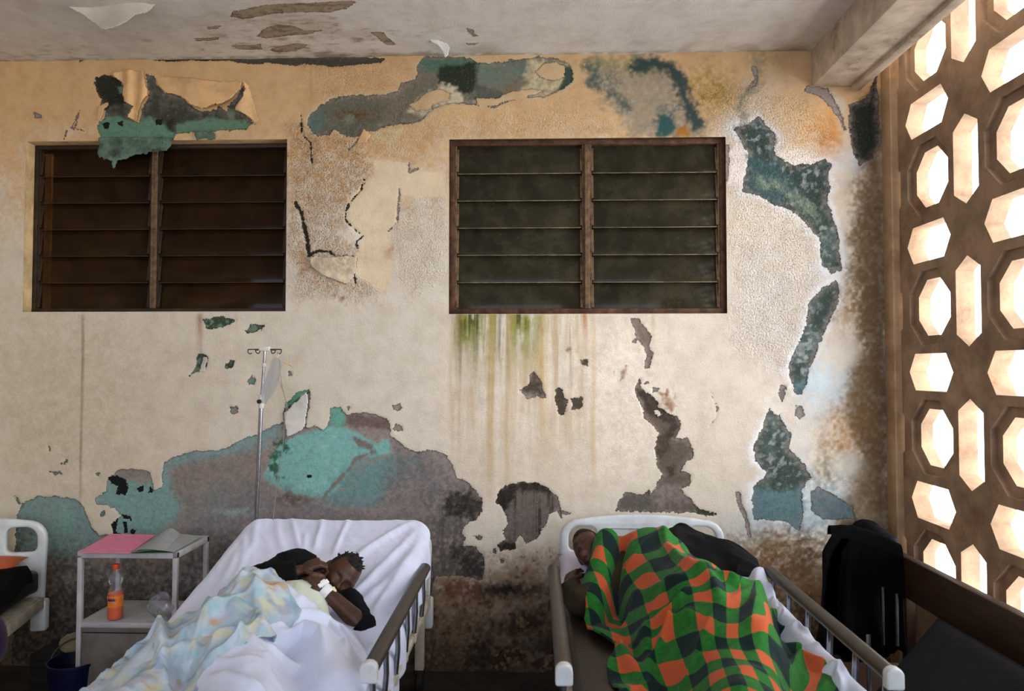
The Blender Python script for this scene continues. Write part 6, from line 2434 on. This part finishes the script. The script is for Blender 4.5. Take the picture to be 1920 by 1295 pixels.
M['pet'] = clear_plastic('clear_bottle_plastic', (246, 248, 252), 0.06, alpha_like=0.93)
M['drink'] = simple('orange_drink', (250, 92, 10), 0.25, 0.1, 9, spec=0.5, Emission_Strength=0.0)
M['drink_label'] = simple('orange_bottle_label', (244, 128, 36), 0.4, 0.1, 30, dirt=(220, 190, 190), dirt_amt=0.7, dscale=38)
M['cap_orange'] = simple('orange_bottle_cap', (226, 74, 30), 0.4, 0.05)
M['blue_print'] = simple('blue_label_print', (60, 60, 130), 0.5)
bp = at(216, 1160, Z=lsz + 0.002)
bt = thing('drink_bottle', 'half full orange drink bottle with orange cap on the locker shelf', 'bottle', bp)
prof = [(0.026, 0.0), (0.034, 0.006), (0.0355, 0.02), (0.0345, 0.055), (0.0325, 0.075), (0.0345, 0.095), (0.035, 0.12), (0.030, 0.14), (0.0255, 0.155), (0.027, 0.165),
        (0.033, 0.180), (0.0335, 0.19), (0.029, 0.206), (0.020, 0.222), (0.014, 0.230), (0.0135, 0.242)]
bm = bmesh.new()
add_lathe(bm, prof, bp, 36)
part('bottle_body', bm, M['pet'], bt, 60)
bm = bmesh.new()
add_lathe(bm, [(0.022, 0.003)] + [(r - 0.0016, h) for r, h in prof[1:7]] + [(0.0325, 0.124)], bp, 36)
part('liquid', bm, M['drink'], bt, 60)
bm = bmesh.new()
ring = [(0.0352, 0.062), (0.0336, 0.075), (0.0354, 0.095), (0.0357, 0.116)]
n = 36
rows = []
for r, h in ring:
    rows.append([bm.verts.new(Vector(bp) + Vector((r * math.cos(2 * PI * k / n), r * math.sin(2 * PI * k / n), h))) for k in range(n)])
for A_r, B_r in zip(rows, rows[1:]):
    for k in range(n):
        bm.faces.new((A_r[k], A_r[(k + 1) % n], B_r[(k + 1) % n], B_r[k]))
lb = part('bottle_label', bm, M['drink_label'], bt, 60)
bm = bmesh.new()
for k in range(7):
    a = math.radians(-120 + 9 * k)
    add_box(bm, Vector(bp) + Vector((0.0362 * math.cos(a), 0.0362 * math.sin(a), 0.098 + 0.003 * (k % 2))), (0.0015, 0.0045, 0.010 + 0.004 * ((k * 3) % 2)), 0, Matrix.Rotation(a, 3, 'Z'))
part('label_print', bm, M['blue_print'], lb)
bm = bmesh.new()
add_lathe(bm, [(0.0155, 0.238), (0.0158, 0.240), (0.0158, 0.257), (0.0145, 0.260)], bp, 28)
part('cap', bm, M['cap_orange'], bt)

# tipped clear container
cp = at(302, 1150, Z=lsz + 0.05)
ct = thing('plastic_tub', 'empty clear plastic tub tipped over at the right of the locker shelf', 'tub', (cp.x, cp.y, lsz))
ax = Vector((-0.75, 0.30, 0.50)).normalized().to_track_quat('Z', 'Y').to_matrix()
cc = Vector((cp.x, cp.y + 0.03, lsz + 0.062)) - ax @ Vector((0, 0, 0.045))
bm = bmesh.new()
add_lathe(bm, [(0.046, 0.0), (0.050, 0.004), (0.056, 0.09), (0.058, 0.094), (0.050, 0.112), (0.020, 0.120)], cc, 30, ax)
part('tub_body', bm, M['pet'], ct, 60)
bm = bmesh.new()
add_lathe(bm, [(0.010, 0.119), (0.011, 0.128), (0.004, 0.131)], cc, 16, ax)
part('tub_spout', bm, M['pet'], ct, 60)

# ---------------------------------------------------------------- drip stand and bag
M['ivory'] = simple('ivory_plastic', (222, 218, 206), 0.45, 0.05)
M['dark_wire'] = simple('dark_steel_hook', (84, 78, 74), 0.4, 0.1, metal=0.6)
D0 = 3.72
pole_b = pd(478, 1045, D0)
pole_t = pd(497, 655, D0)
pdir = (pole_t - pole_b).normalized()
foot = pole_b - pdir * ((pole_b.z - 0.03) / pdir.z)
iv = thing('drip_stand', 'steel drip stand leaning at the head of the middle bed', 'drip stand', foot)
k1 = pd(490, 752, D0)
bm = bmesh.new()
add_tube(bm, [foot, k1], 0.0105, 14)
part('lower_pole', bm, M['chrome'], iv)
bm = bmesh.new()
add_tube(bm, [k1 - pdir * 0.05, pole_t], 0.0075, 14)
part('upper_pole', bm, M['chrome'], iv)
bm = bmesh.new()
add_tube(bm, [k1 - pdir * 0.035, k1 - pdir * 0.03, k1 + pdir * 0.03, k1 + pdir * 0.035], [0.011, 0.0145, 0.0145, 0.010], 16)
cl_ = part('clamp', bm, M['ivory'], iv)
bm = bmesh.new()
add_lathe(bm, [(0.004, 0), (0.004, 0.012), (0.011, 0.014), (0.011, 0.026), (0.008, 0.028)], k1 + Vector((0, -0.010, 0)), 16, Matrix.Rotation(PI / 2, 3, 'X'))
part('clamp_knob', bm, M['caster'], cl_)
bm = bmesh.new()
add_box(bm, pole_t + Vector((0, 0, 0.004)), (0.056, 0.03, 0.024), 0.005)
hd = part('hook_head', bm, M['ivory'], iv)
bm = bmesh.new()
c3 = pd(495, 684, D0)
add_tube(bm, [c3 - pdir * 0.008, c3 + pdir * 0.008], 0.011, 14)
part('pole_collar', bm, M['ivory'], iv)
s_px = 1360 / D0
for dx, sgn in ((-0.026, -1), (0.026, 1)):
    for j, (L1, dz) in enumerate(((0.055, 0.0), (0.026, -0.004))):
        bm = bmesh.new()
        st = pole_t + Vector((dx, 0.006 if j else -0.006, 0.0))
        a = st + Vector((sgn * L1, 0, dz))
        arc = [st, st + Vector((sgn * L1 * 0.5, 0, dz * 0.5)), a]
        for k in range(1, 9):
            th = PI * 1.15 * k / 8
            arc.append(a + Vector((-sgn * 0.011 * (1 - math.cos(th)) , 0, -0.013 * math.sin(th) - 0.006 * k / 8)))
        if j == 0:
            arc = [st, a, a + Vector((sgn * 0.006, 0, -0.004)), a + Vector((sgn * 0.005, 0, -0.016)), a + Vector((-sgn * 0.004, 0, -0.022)), a + Vector((-sgn * 0.014, 0, -0.018))]
        add_tube(bm, smooth_path(arc, 4), 0.0028, 8)
        part('hook', bm, M['dark_wire'], hd)
# base feet in the bed's corner socket
bm = bmesh.new()
add_tube(bm, [foot + Vector((0, 0, -0.03)), foot + Vector((0, 0, 0.012)), foot + pdir * 0.05], [0.055, 0.050, 0.014], 20)
part('base', bm, M['bed_frame'], iv)

M['bag'] = clear_plastic('clear_drip_bag', (244, 246, 252), 0.1, alpha_like=0.66)
M['bag_print'] = simple('drip_bag_print', (150, 160, 176), 0.6)
M['tube'] = clear_plastic('drip_tube_plastic', (230, 224, 200), 0.1, alpha_like=0.6)
bag_t, bag_b = pd(519, 670, D0 - 0.03), pd(497, 757, D0 - 0.03)
bg = thing('drip_bag', 'clear drip bag hanging from the right hook of the drip stand', 'drip bag', bag_b)
ax_ = (bag_b - bag_t).normalized()
side_ = ax_.cross(Vector((0, 1, 0))).normalized()
Lb = (bag_b - bag_t).length
bm = bmesh.new()
rows = []
NR, NC = 26, 20
for i in range(NR + 1):
    t_ = i / NR
    hw = (0.026 + 0.009 * math.sin(t_ * PI * 0.9)) * (min(1, t_ / 0.10) ** 0.5 * 0.75 + 0.25) * (1 - 0.55 * sstep(0.72, 1.0, t_))
    hw = float(hw)
    th = 0.012 * float(math.sin(PI * min(1, t_ * 1.02)) ** 0.6) + 0.0012
    c = bag_t + ax_ * Lb * t_ + side_ * 0.006 * math.sin(t_ * 5)
    row = []
    for k in range(NC):
        a = 2 * PI * k / NC
        row.append(bm.verts.new(c + side_ * hw * math.cos(a) + Vector((0, 1, 0)) * th * math.sin(a) * (1 + 0.35 * mnoise.noise(Vector((a * 2, t_ * 9, 0))))))
    rows.append(row)
for A_r, B_r in zip(rows, rows[1:]):
    for k in range(NC):
        bm.faces.new((A_r[k], A_r[(k + 1) % NC], B_r[(k + 1) % NC], B_r[k]))
bm.faces.new(rows[0][::-1])
bm.faces.new(rows[-1])
bmesh.ops.recalc_face_normals(bm, faces=bm.faces)
part('bag_body', bm, M['bag'], bg, 60)
bm = bmesh.new()
hk = pole_t + Vector((0.072, -0.006, -0.020))
add_tube(bm, smooth_path([bag_t + ax_ * 0.004, bag_t - ax_ * 0.012 + side_ * 0.006, hk], 5), 0.0022, 8)
part('hanger_loop', bm, M['ivory'], bg)
bm = bmesh.new()
for i in range(5):
    c = bag_t + ax_ * Lb * (0.3 + 0.07 * i) + Vector((0, -0.0145, 0))
    add_box(bm, c, (0.034 - 0.004 * (i % 2), 0.0006, 0.003), 0, Matrix.Rotation(math.atan2(-side_.z, side_.x) if side_.x > 0 else math.atan2(side_.z, -side_.x), 3, 'Y'))
part('bag_print', bm, M['bag_print'], bg)
bm = bmesh.new()
tp = [pd(524, 676, D0 - 0.04), pd(526, 700, D0 - 0.05), pd(530, 730, D0 - 0.06), pd(537, 762, D0 - 0.07), pd(533, 800, D0 - 0.08), pd(530, 840, D0 - 0.10), pd(524, 868, D0 - 0.10), pd(520, 905, D0 - 0.12), pd(512, 975, D0 - 0.14)]
add_tube(bm, smooth_path(tp, 6), 0.0020, 8)
tp2 = [pd(516, 700, D0 - 0.03), pd(526, 720, D0 - 0.05), pd(534, 745, D0 - 0.06), pd(541, 770, D0 - 0.07)]
add_tube(bm, smooth_path(tp2, 6), 0.0018, 8)
part('drip_tube', bm, M['tube'], bg)
bm = bmesh.new()
a, b = pd(534, 678, D0 - 0.035), pd(549, 688, D0 - 0.035)
add_tube(bm, [a, b], [0.0045, 0.0025], 10)
part('port_cap', bm, simple('amber_port', (206, 170, 96), 0.4), bg)

# ---------------------------------------------------------------- bench along the breeze-block wall
def wood(name, c1, c2):
    t = NT(name)
    v = t.coord('Object', (14, 1.2, 14))
    n = t.noise(v, 3.0, 6, 0.65, 0.5)
    c = t.mix(t.ramp(n, 0.3, 0.7), c1, c2)
    c = t.mix(t.ramp(t.noise(t.coord('Object'), 9, 5, 0.7), 0.52, 0.75, 0, 0.5), c, tuple(q * 0.55 for q in c1))
    t.bsdf(c, 0.5, t.bump(n, 0.2, 0.004), 0.4)
    return t.m


M['wood'] = wood('dark_brown_bench_wood', (42, 27, 17), (66, 42, 27))
BX = 1.75
bz1 = at(1640, 1012, X=BX).z - 0.01
bn = thing('bench', 'dark wooden bench with a plank back rail along the breeze-block wall', 'bench', (1.62, -1.7, 0))
yb0, yb1 = -0.26, -3.1
bm = bmesh.new()
add_box(bm, (BX + 0.022, (yb0 + yb1) / 2, bz1 - 0.095), (0.045, yb0 - yb1, 0.19), 0.006)
part('back_rail', bm, M['wood'], bn)
for y in (-0.42, -1.2, -2.1, -3.0):
    bm = bmesh.new()
    add_bar(bm, (BX + 0.055, y, 0.0), (BX + 0.05, y, bz1 - 0.02), 0.045, 0.05, 0.004, up=(0, 1, 0))
    part('post', bm, M['wood'], bn)
bm = bmesh.new()
for k in range(3):
    add_box(bm, (1.66 - k * 0.14, (yb0 + yb1) / 2 - 0.25, 0.36), (0.12, yb0 - yb1 - 0.5, 0.03), 0.005)
part('seat', bm, M['wood'], bn)
for y in (-0.95, -2.9):
    for x in (1.34, 1.70):
        bm = bmesh.new()
        add_bar(bm, (x, y, 0), (x, y, 0.345), 0.05, 0.05, 0.004, up=(0, 1, 0))
        part('leg', bm, M['wood'], bn)
for px, y0_, y1_, X_ in ((1655, 1100, 1232, 1.66), (1681, 1112, 1182, 1.68)):
    a, b = at(px, y0_, X=X_), at(px, y1_ + 20, X=X_)
    bm = bmesh.new()
    add_tube(bm, [(a.x, a.y, a.z), (a.x, a.y, 0.37 if px != 1655 else 0.34)], 0.0075, 10)
    part('support_rod', bm, M['chrome'], bn)
bm = bmesh.new()
add_box(bm, (1.635, yb0 - 0.09, 0.745), (0.24, 0.05, 0.045), 0.006)
part('arm', bm, M['wood'], bn)
for x in (1.54,):
    bm = bmesh.new()
    add_bar(bm, (x, yb0 - 0.09, 0), (x, yb0 - 0.09, 0.73), 0.05, 0.05, 0.004, up=(0, 1, 0))
    part('arm_post', bm, M['wood'], bn)
# chrome walking-stick-like rods standing by the bed
bm = bmesh.new()
a = at(1628, 1190, X=1.30)
add_tube(bm, [(a.x, a.y, 0.0), (a.x, a.y, a.z)], 0.008, 12)
o = recenter(part('steel_rod', bm, M['chrome']))
tag(o, 'thin steel rod standing just past the white cap of the right bed rail', 'rod')

# navy cushion leaning against the bench back
M['navy'] = fabric('dark_navy_vinyl', (8, 13, 24), 0.7, 0.15, 300, 0.1, 0.0)
TL, BL = Vector((1.655, -0.96, 0.625)), Vector((1.30, -1.16, 0.40))
TR, BR = Vector((1.66, -2.5, 0.66)), Vector((1.22, -2.5, 0.40))
bm = bmesh.new()
nrm = ((TR - TL).cross(BL - TL)).normalized()
if nrm.z < 0:
    nrm = -nrm
g = {}
n1, n2 = 30, 14
for s in (1, 0):
    for i in range(n1 + 1):
        for j in range(n2 + 1):
            u, v = i / n1, j / n2
            p = TL.lerp(TR, u).lerp(BL.lerp(BR, u), v)
            rim = min(u, 1 - u, 0.05) / 0.05 * min(v, 1 - v, 0.10) / 0.10
            g[(s, i, j)] = bm.verts.new(p + nrm * ((0.012 + 0.022 * max(rim, 0) ** 0.5) * (1 if s else -1)))
for s in (1, 0):
    for i in range(n1):
        for j in range(n2):
            bm.faces.new((g[(s, i, j)], g[(s, i + 1, j)], g[(s, i + 1, j + 1)], g[(s, i, j + 1)]))
bound = [(i, 0) for i in range(n1)] + [(n1, j) for j in range(n2)] + [(i, n2) for i in range(n1, 0, -1)] + [(0, j) for j in range(n2, 0, -1)]
for a_, b_ in zip(bound, bound[1:] + bound[:1]):
    bm.faces.new((g[(1, *a_)], g[(1, *b_)], g[(0, *b_)], g[(0, *a_)]))
bmesh.ops.recalc_face_normals(bm, faces=bm.faces)
o = recenter(part('cushion', bm, M['navy'], None, 60))
tag(o, 'dark navy padded cushion leaning against the wooden bench', 'cushion')

# black garment draped over the bench end
M['black_cloth'] = fabric('black_hanging_cloth', (6, 6, 9), 0.9, 0.2, 500, 0.1, 0.0)
bm = bmesh.new()
ga = [at(1556, 985, Y=-0.40), at(1600, 984, Y=-0.40), at(1650, 1000, Y=-0.42), at(1690, 1020, Y=-0.46)]
NU, NV = 44, 60
rows = []
for j in range(NV + 1):
    v = j / NV
    row = []
    for i in range(NU + 1):
        u = i / NU
        f = u * 3
        k = min(int(f), 2)
        top = ga[k].lerp(ga[k + 1], f - k)
        top.y -= 0.016
        top.z += 0.004 * mnoise.noise(Vector((u * 9, 2.0, 0)))
        if v < 0.12:                       # over the top and a little behind
            a = PI * (1 - v / 0.12)
            y = -0.055 * (1 - math.cos(a)) * 0.5 * -1
            p = Vector((top.x, top.y + (1 - math.cos(a)) * 0.025, top.z - 0.05 + 0.05 * math.sin(a)))
        else:
            w = (v - 0.12) / 0.88
            L_b = 0.47 + 0.10 * math.sin(u * 3.0 + 0.5) + 0.030 * mnoise.noise(Vector((u * 14, 7.0, 0)))
            bl = -0.02 * w if u < 0.5 else 0.10 * w * (u - 0.5)
            p = Vector((top.x + bl * (1 - u) - 0.03 * w * (1 - u) + 0.0 * w, top.y - 0.004, top.z - 0.05 - L_b * w))
            fold = 0.030 * math.sin(u * 21 + 1.5 * math.sin(w * 3)) * min(1, w * 2.5) + 0.012 * math.sin(u * 47 + w * 3) * w
            p.y -= 0.004 + abs(fold) * 0.6 + fold * 0.6
            p.x -= 0.045 * min(1, 0.2 + w * 6) * (1 - u)
        row.append(bm.verts.new(p))
    rows.append(row)
for A_r, B_r in zip(rows, rows[1:]):
    for i in range(NU):
        bm.faces.new((A_r[i], A_r[i + 1], B_r[i + 1], B_r[i]))
bmesh.ops.solidify(bm, geom=list(bm.faces), thickness=0.012)
bmesh.ops.recalc_face_normals(bm, faces=bm.faces)
o = recenter(part('garment', bm, M['black_cloth'], None, None))
tag(o, 'black garment hanging over the bench end in the corner', 'garment')
# dark folded trousers with a pale piping on the rail
M['dark_denim'] = fabric('dark_blue_cloth', (14, 16, 26), 0.85, 0.2, 500, 0.15, 0.0)
c = at(1640, 1006, X=1.77)
fd = thing('folded_cloth', 'dark blue folded cloth with a pale piping on the end of the bench rail', 'cloth', (c.x, c.y, bz1))
bm = bmesh.new()
pts = smooth_path([at(1610, 1000, X=1.74) + Vector((0, 0, 0.03)), at(1625, 994, X=1.76) + Vector((0, 0, 0.02)), at(1650, 1004, X=1.77), at(1672, 1018, X=1.77) + Vector((0, 0, 0.0))], 8)
add_tube(bm, pts, [0.022] + [0.036] * (len(pts) - 2) + [0.02], 18, True, 1.2)
for v in bm.verts:
    v.co += Vector((mnoise.noise(v.co * 18), mnoise.noise(v.co * 18 + Vector((5, 0, 0))), mnoise.noise(v.co * 18 + Vector((0, 9, 0))))) * 0.008
part('cloth_roll', bm, M['dark_denim'], fd, None)
bm = bmesh.new()
pp = [at(1632, 1011, X=1.715), at(1637, 1005, X=1.715), at(1645, 1003, X=1.72), at(1654, 1006, X=1.725)]
add_tube(bm, smooth_path(pp, 5), 0.0035, 8)
part('piping', bm, M['paper'], fd)

# ---------------------------------------------------------------- far left: things on and under the cut-off bed
M['orange_cloth'] = fabric('burnt_orange_cloth', (176, 84, 40), 0.9, 0.1)
R15 = Matrix.Rotation(math.radians(15), 3, 'Z')
LBO = Vector((-2.975, -0.33, 0))
bm = bmesh.new()
soft_block(bm, LBO + R15 @ Vector((0.02, -0.13, 0.655)), (0.34, 0.085, 0.045), R15 @ Matrix.Rotation(math.radians(12), 3, 'X'), 0.4, 14, 0.006, 9)
o = recenter(part('bolster', bm, M['orange_cloth'], None, None))
tag(o, 'burnt orange folded cloth at the head of the black mattress', 'cloth')
bm = bmesh.new()


def h_cover(X, Y):
    return X


M['black_cover'] = fabric('black_bed_cover', (11, 10, 13), 0.8, 0.2, 300, 0.15, 0.0)
rows = []
NU, NV = 30, 50
for j in range(NV + 1):
    y = -0.22 - 1.5 * j / NV
    row = []
    for i in range(NU + 1):
        s = -0.46 + 0.94 * i / NU
        z = 0.648 + 0.02 * mnoise.noise(Vector((s * 6, y * 5, 1))) + 0.03 * math.exp(-((y + 0.3) / 0.08) ** 2)
        x = s
        if s > 0.43:
            z -= (s - 0.43) * 1.6
            x = 0.43 + (s - 0.43) * 0.35
        row.append(bm.verts.new(LBO + R15 @ Vector((x, y, z))))
    rows.append(row)
for A_r, B_r in zip(rows, rows[1:]):
    for i in range(NU):
        bm.faces.new((A_r[i], B_r[i], B_r[i + 1], A_r[i + 1]))
bmesh.ops.solidify(bm, geom=list(bm.faces), thickness=0.02)
bmesh.ops.recalc_face_normals(bm, faces=bm.faces)
o = recenter(part('bed_cover', bm, M['black_cover'], None, None))
tag(o, 'black cover spread on the mattress at the left edge', 'cover')
M['purple'] = fabric('dark_purple_bag_cloth', (48, 24, 62), 0.8, 0.2)
bm = bmesh.new()
bc = at(-4, 1205, Y=-0.84)
add_ball(bm, Vector((bc.x - 0.05, bc.y, bc.z)), (0.075, 0.08, 0.13), 14)
for v in bm.verts:
    v.co += (v.co - bc).normalized() * 0.016 * mnoise.noise(v.co * 11)
pb = thing('bag', 'dark purple bag hanging at the left edge beside the bed', 'bag', (bc.x - 0.05, bc.y, bc.z - 0.13))
part('bag_body', bm, M['purple'], pb, None)
bm = bmesh.new()
add_tube(bm, smooth_path([Vector((bc.x - 0.08, bc.y, bc.z + 0.10)), Vector((bc.x - 0.08, bc.y + 0.05, bc.z + 0.28)), Vector((bc.x - 0.03, bc.y + 0.02, bc.z + 0.28)), Vector((bc.x - 0.03, bc.y, bc.z + 0.10))], 6), 0.008, 8)
part('strap', bm, M['purple'], pb)
M['blue_plastic'] = simple('blue_plastic_bucket', (10, 16, 50), 0.4, 0.1)
kb = at(122, 1290, Y=-0.62)
kb = Vector((kb.x, -0.55, 0))
bu = thing('bucket', 'dark blue plastic bucket on the floor left of the locker', 'bucket', kb)
bm = bmesh.new()
add_lathe(bm, [(0.085, 0.0), (0.092, 0.004), (0.115, 0.25), (0.121, 0.252), (0.121, 0.262), (0.112, 0.262), (0.088, 0.012), (0.01, 0.012)], kb, 32)
part('bucket_body', bm, M['blue_plastic'], bu)
bm = bmesh.new()
add_tube(bm, [kb + Vector((0.119 * math.cos(a), 0.05 * math.sin(a) - 0.0, 0.255 + 0.09 * math.sin(a))) for a in [PI * k / 14 for k in range(15)]], 0.004, 8)
part('handle', bm, M['dark_wire'], bu)
M['tan_cloth'] = fabric('tan_cloth_bundle', (128, 118, 96), 0.9, 0.15)
bm = bmesh.new()
tb = at(136, 1204, Y=-0.42)
add_ball(bm, tb, (0.055, 0.06, 0.045), 12)
for v in bm.verts:
    v.co += (v.co - tb).normalized() * 0.012 * mnoise.noise(v.co * 24)
# the bundle sits in the top of a low crate beside the locker
o = recenter(part('cloth_bundle', bm, M['tan_cloth'], None, None))
tag(o, 'small tan cloth bundle just left of the locker leg', 'bundle')
M['crate'] = simple('dark_crate', (26, 24, 24), 0.7, 0.2)
bm = bmesh.new()
hz = tb.z - 0.044
add_box(bm, (tb.x - 0.06, tb.y + 0.06, hz / 2), (0.26, 0.2, hz), 0.008)
for k in range(3):
    add_box(bm, (tb.x - 0.06, tb.y + 0.06 - 0.102, hz * (0.2 + 0.3 * k)), (0.24, 0.01, hz * 0.16), 0.003)
o = recenter(part('crate', bm, M['crate']))
tag(o, 'dark crate on the floor behind the blue bucket', 'crate')

# ================================================================== loose paint: flakes that still hang from wall and ceiling
M['flake_peach'] = simple('loose_peach_paint', (222, 180, 130), 0.8, 0.08, 9, 0.25, 50, dirt=(160, 112, 70), dirt_amt=0.4, dscale=8)
M['flake_white'] = simple('loose_white_paint', (220, 216, 210), 0.8, 0.04, 9, 0.15, 50)
M['flake_cream'] = simple('loose_cream_plaster', (210, 192, 166), 0.85, 0.15, 18, 0.5, 60, dirt=(150, 116, 84), dirt_amt=0.6, dscale=20)
M['flake_teal'] = simple('loose_turquoise_paint', (88, 112, 98), 0.85, 0.25, 16, 0.4, 50, dirt=(40, 42, 34), dirt_amt=1.0, dscale=22)
M['flake_ceiling'] = simple('loose_ceiling_paint', (206, 198, 184), 0.85, 0.06, 6, 0.2, 40)


def flake(name, poly, mat, off, parent=wall, step=0.005, plane='wall', th=0.003):
    """a loose sheet with the outline poly (pixels); off(u, v) -> distance off the wall, u, v in 0..1 of its box"""
    pts = [W(*p) for p in poly] if plane == 'wall' else wc(poly)
    P = np.array(pts)
    x0, x1, z0, z1 = P[:, 0].min(), P[:, 0].max(), P[:, 1].min(), P[:, 1].max()
    nx, nz = max(4, int((x1 - x0) / step)), max(4, int((z1 - z0) / step))
    X, Z = np.meshgrid(np.linspace(x0, x1, nx), np.linspace(z0, z1, nz))
    sd = poly_sdf(X, Z, pts) + 0.006 * fbm(X, Z, 40, 3, 1234)
    cc = (sd[:-1, :-1] + sd[1:, 1:] + sd[1:, :-1] + sd[:-1, 1:]) / 4
    O = off((X - x0) / (x1 - x0), (Z - z0) / (z1 - z0)) + 0.003 * fbm(X, Z, 16, 3, 77)
    if plane == 'wall':
        me, _ = grid_mesh(name, X, -O, Z, cc < 0)
    else:
        me, _ = grid_mesh(name, X, Z, CEIL_Z - O, cc < 0)
    me.materials.append(mat)
    o = link(bpy.data.objects.new(name, me), parent)
    s = o.modifiers.new('thickness', 'SOLIDIFY')
    s.thickness = th
    s.offset = 0
    return tag(o, kind='structure')


flake('paint_flake', [(535, 775), (548, 762), (565, 748), (581, 733), (582, 750), (572, 800), (566, 806), (553, 812), (540, 818), (536, 800)], M['flake_white'],
      lambda u, v: 0.008 + 0.055 * v ** 1.6 * (0.5 + 0.5 * u))
flake('paint_flake', H_([(220, 110), (400, 60), (540, 80), (570, 130), (600, 330), (545, 430), (520, 500), (500, 600), (420, 570), (460, 450), (380, 400), (340, 320), (340, 200)]), M['flake_peach'],
      lambda u, v: 0.008 + 0.030 * (1 - v) ** 1.2 + 0.008 * np.sin(u * 16))
flake('paint_flake', H_([(660, 120), (900, 150), (1250, 180), (1570, 190), (1545, 260), (1480, 370), (1400, 430), (1300, 455), (1180, 490), (1060, 440), (940, 340), (780, 300), (700, 210)]), M['flake_peach'],
      lambda u, v: 0.006 + 0.050 * (1 - v) ** 1.1 + 0.010 * np.sin(u * 9 + v * 5))
flake('paint_flake', H_([(1580, 180), (1620, 230), (1680, 400), (1730, 600), (1690, 600), (1620, 540), (1500, 480), (1560, 380), (1595, 270)]), M['flake_peach'], lambda u, v: 0.006 + 0.028 * (1 - u) * (1 - v) + 0.006 * np.sin(u * 7))
flake('paint_flake', H_([(80, 440), (190, 410), (200, 440), (150, 480), (120, 560), (80, 590)]), M['flake_peach'], lambda u, v: 0.006 + 0.014 * u)
flake('paint_flake', H_([(100, 760), (850, 760), (840, 850), (800, 900), (620, 912), (600, 930), (450, 950), (380, 990), (300, 1005), (285, 1090), (268, 1110), (250, 1010), (190, 985), (165, 1000), (140, 960), (110, 975), (90, 930)]),
      M['flake_teal'], lambda u, v: 0.010 + 0.012 * np.sin(u * 8) ** 2 * (1 - v) + 0.015 * (1 - v))
flake('paint_flake', H_([(1080, 695), (1280, 700), (1300, 770), (1250, 795), (1190, 760), (1110, 800), (1085, 750)]), M['flake_teal'], lambda u, v: 0.006 + 0.010 * (1 - v))
flake('paint_flake', F_([(1052, 330), (1075, 280), (1085, 255), (1105, 252), (1092, 300), (1088, 330)]), M['flake_white'], lambda u, v: 0.006 + 0.03 * u * v, step=0.003)
flake('paint_flake', A_([(395, 650), (440, 560), (480, 600), (450, 640)]), M['flake_peach'], lambda u, v: 0.004 + 0.008 * u)
flake('paint_flake', T(540, 400, 3.0, [(120, 260), (160, 245), (240, 255), (330, 240), (390, 250), (380, 330), (370, 360), (330, 400), (280, 380), (200, 350), (140, 300)]), M['flake_cream'],
      lambda u, v: 0.008 + 0.020 * v * (1 - np.abs(u - 0.5)), step=0.005)


def hanging_flake(poly, y, mat, curl):
    """a tongue of paint hanging from the ceiling"""
    pts = [at(p[0], p[1], Y=y) for p in poly]
    P = np.array([(p.x, p.z) for p in pts])
    x0, x1, z0, z1 = P[:, 0].min(), P[:, 0].max(), P[:, 1].min(), P[:, 1].max()
    X, Z = np.meshgrid(np.linspace(x0, x1, max(8, int((x1 - x0) / 0.004))), np.linspace(z0, CEIL_Z + 0.012, max(8, int((CEIL_Z - z0) / 0.004))))
    sd = poly_sdf(X, Z, P) + 0.004 * fbm(X, Z, 40, 3, 1234)
    cc = (sd[:-1, :-1] + sd[1:, 1:] + sd[1:, :-1] + sd[:-1, 1:]) / 4
    h = (CEIL_Z - Z) / (CEIL_Z - z0)
    Yg = y + curl(h, (X - x0) / (x1 - x0)) + 0.004 * fbm(X, Z, 14, 3, 77)
    me, _ = grid_mesh('paint_flake', X, Yg, Z, cc < 0)
    me.materials.append(mat)
    o = link(bpy.data.objects.new('paint_flake', me), ceiling)
    m = o.modifiers.new('thickness', 'SOLIDIFY')
    m.thickness = 0.003
    return tag(o, kind='structure')


hanging_flake(L_([(232, 14), (300, 8), (430, 6), (560, 18), (535, 52), (495, 62), (470, 92), (440, 112), (400, 122), (372, 112), (345, 84), (300, 52)]), at(200, 10, Z=CEIL_Z).y, M['flake_ceiling'], lambda h, u: -0.05 * h ** 2 + 0.02 * np.sin(u * 6))
hanging_flake(L_([(1530, 136), (1570, 138), (1608, 156), (1618, 172), (1614, 200), (1604, 216), (1596, 190), (1580, 165)]), -0.20, M['flake_white'], lambda h, u: -0.03 * h ** 2)
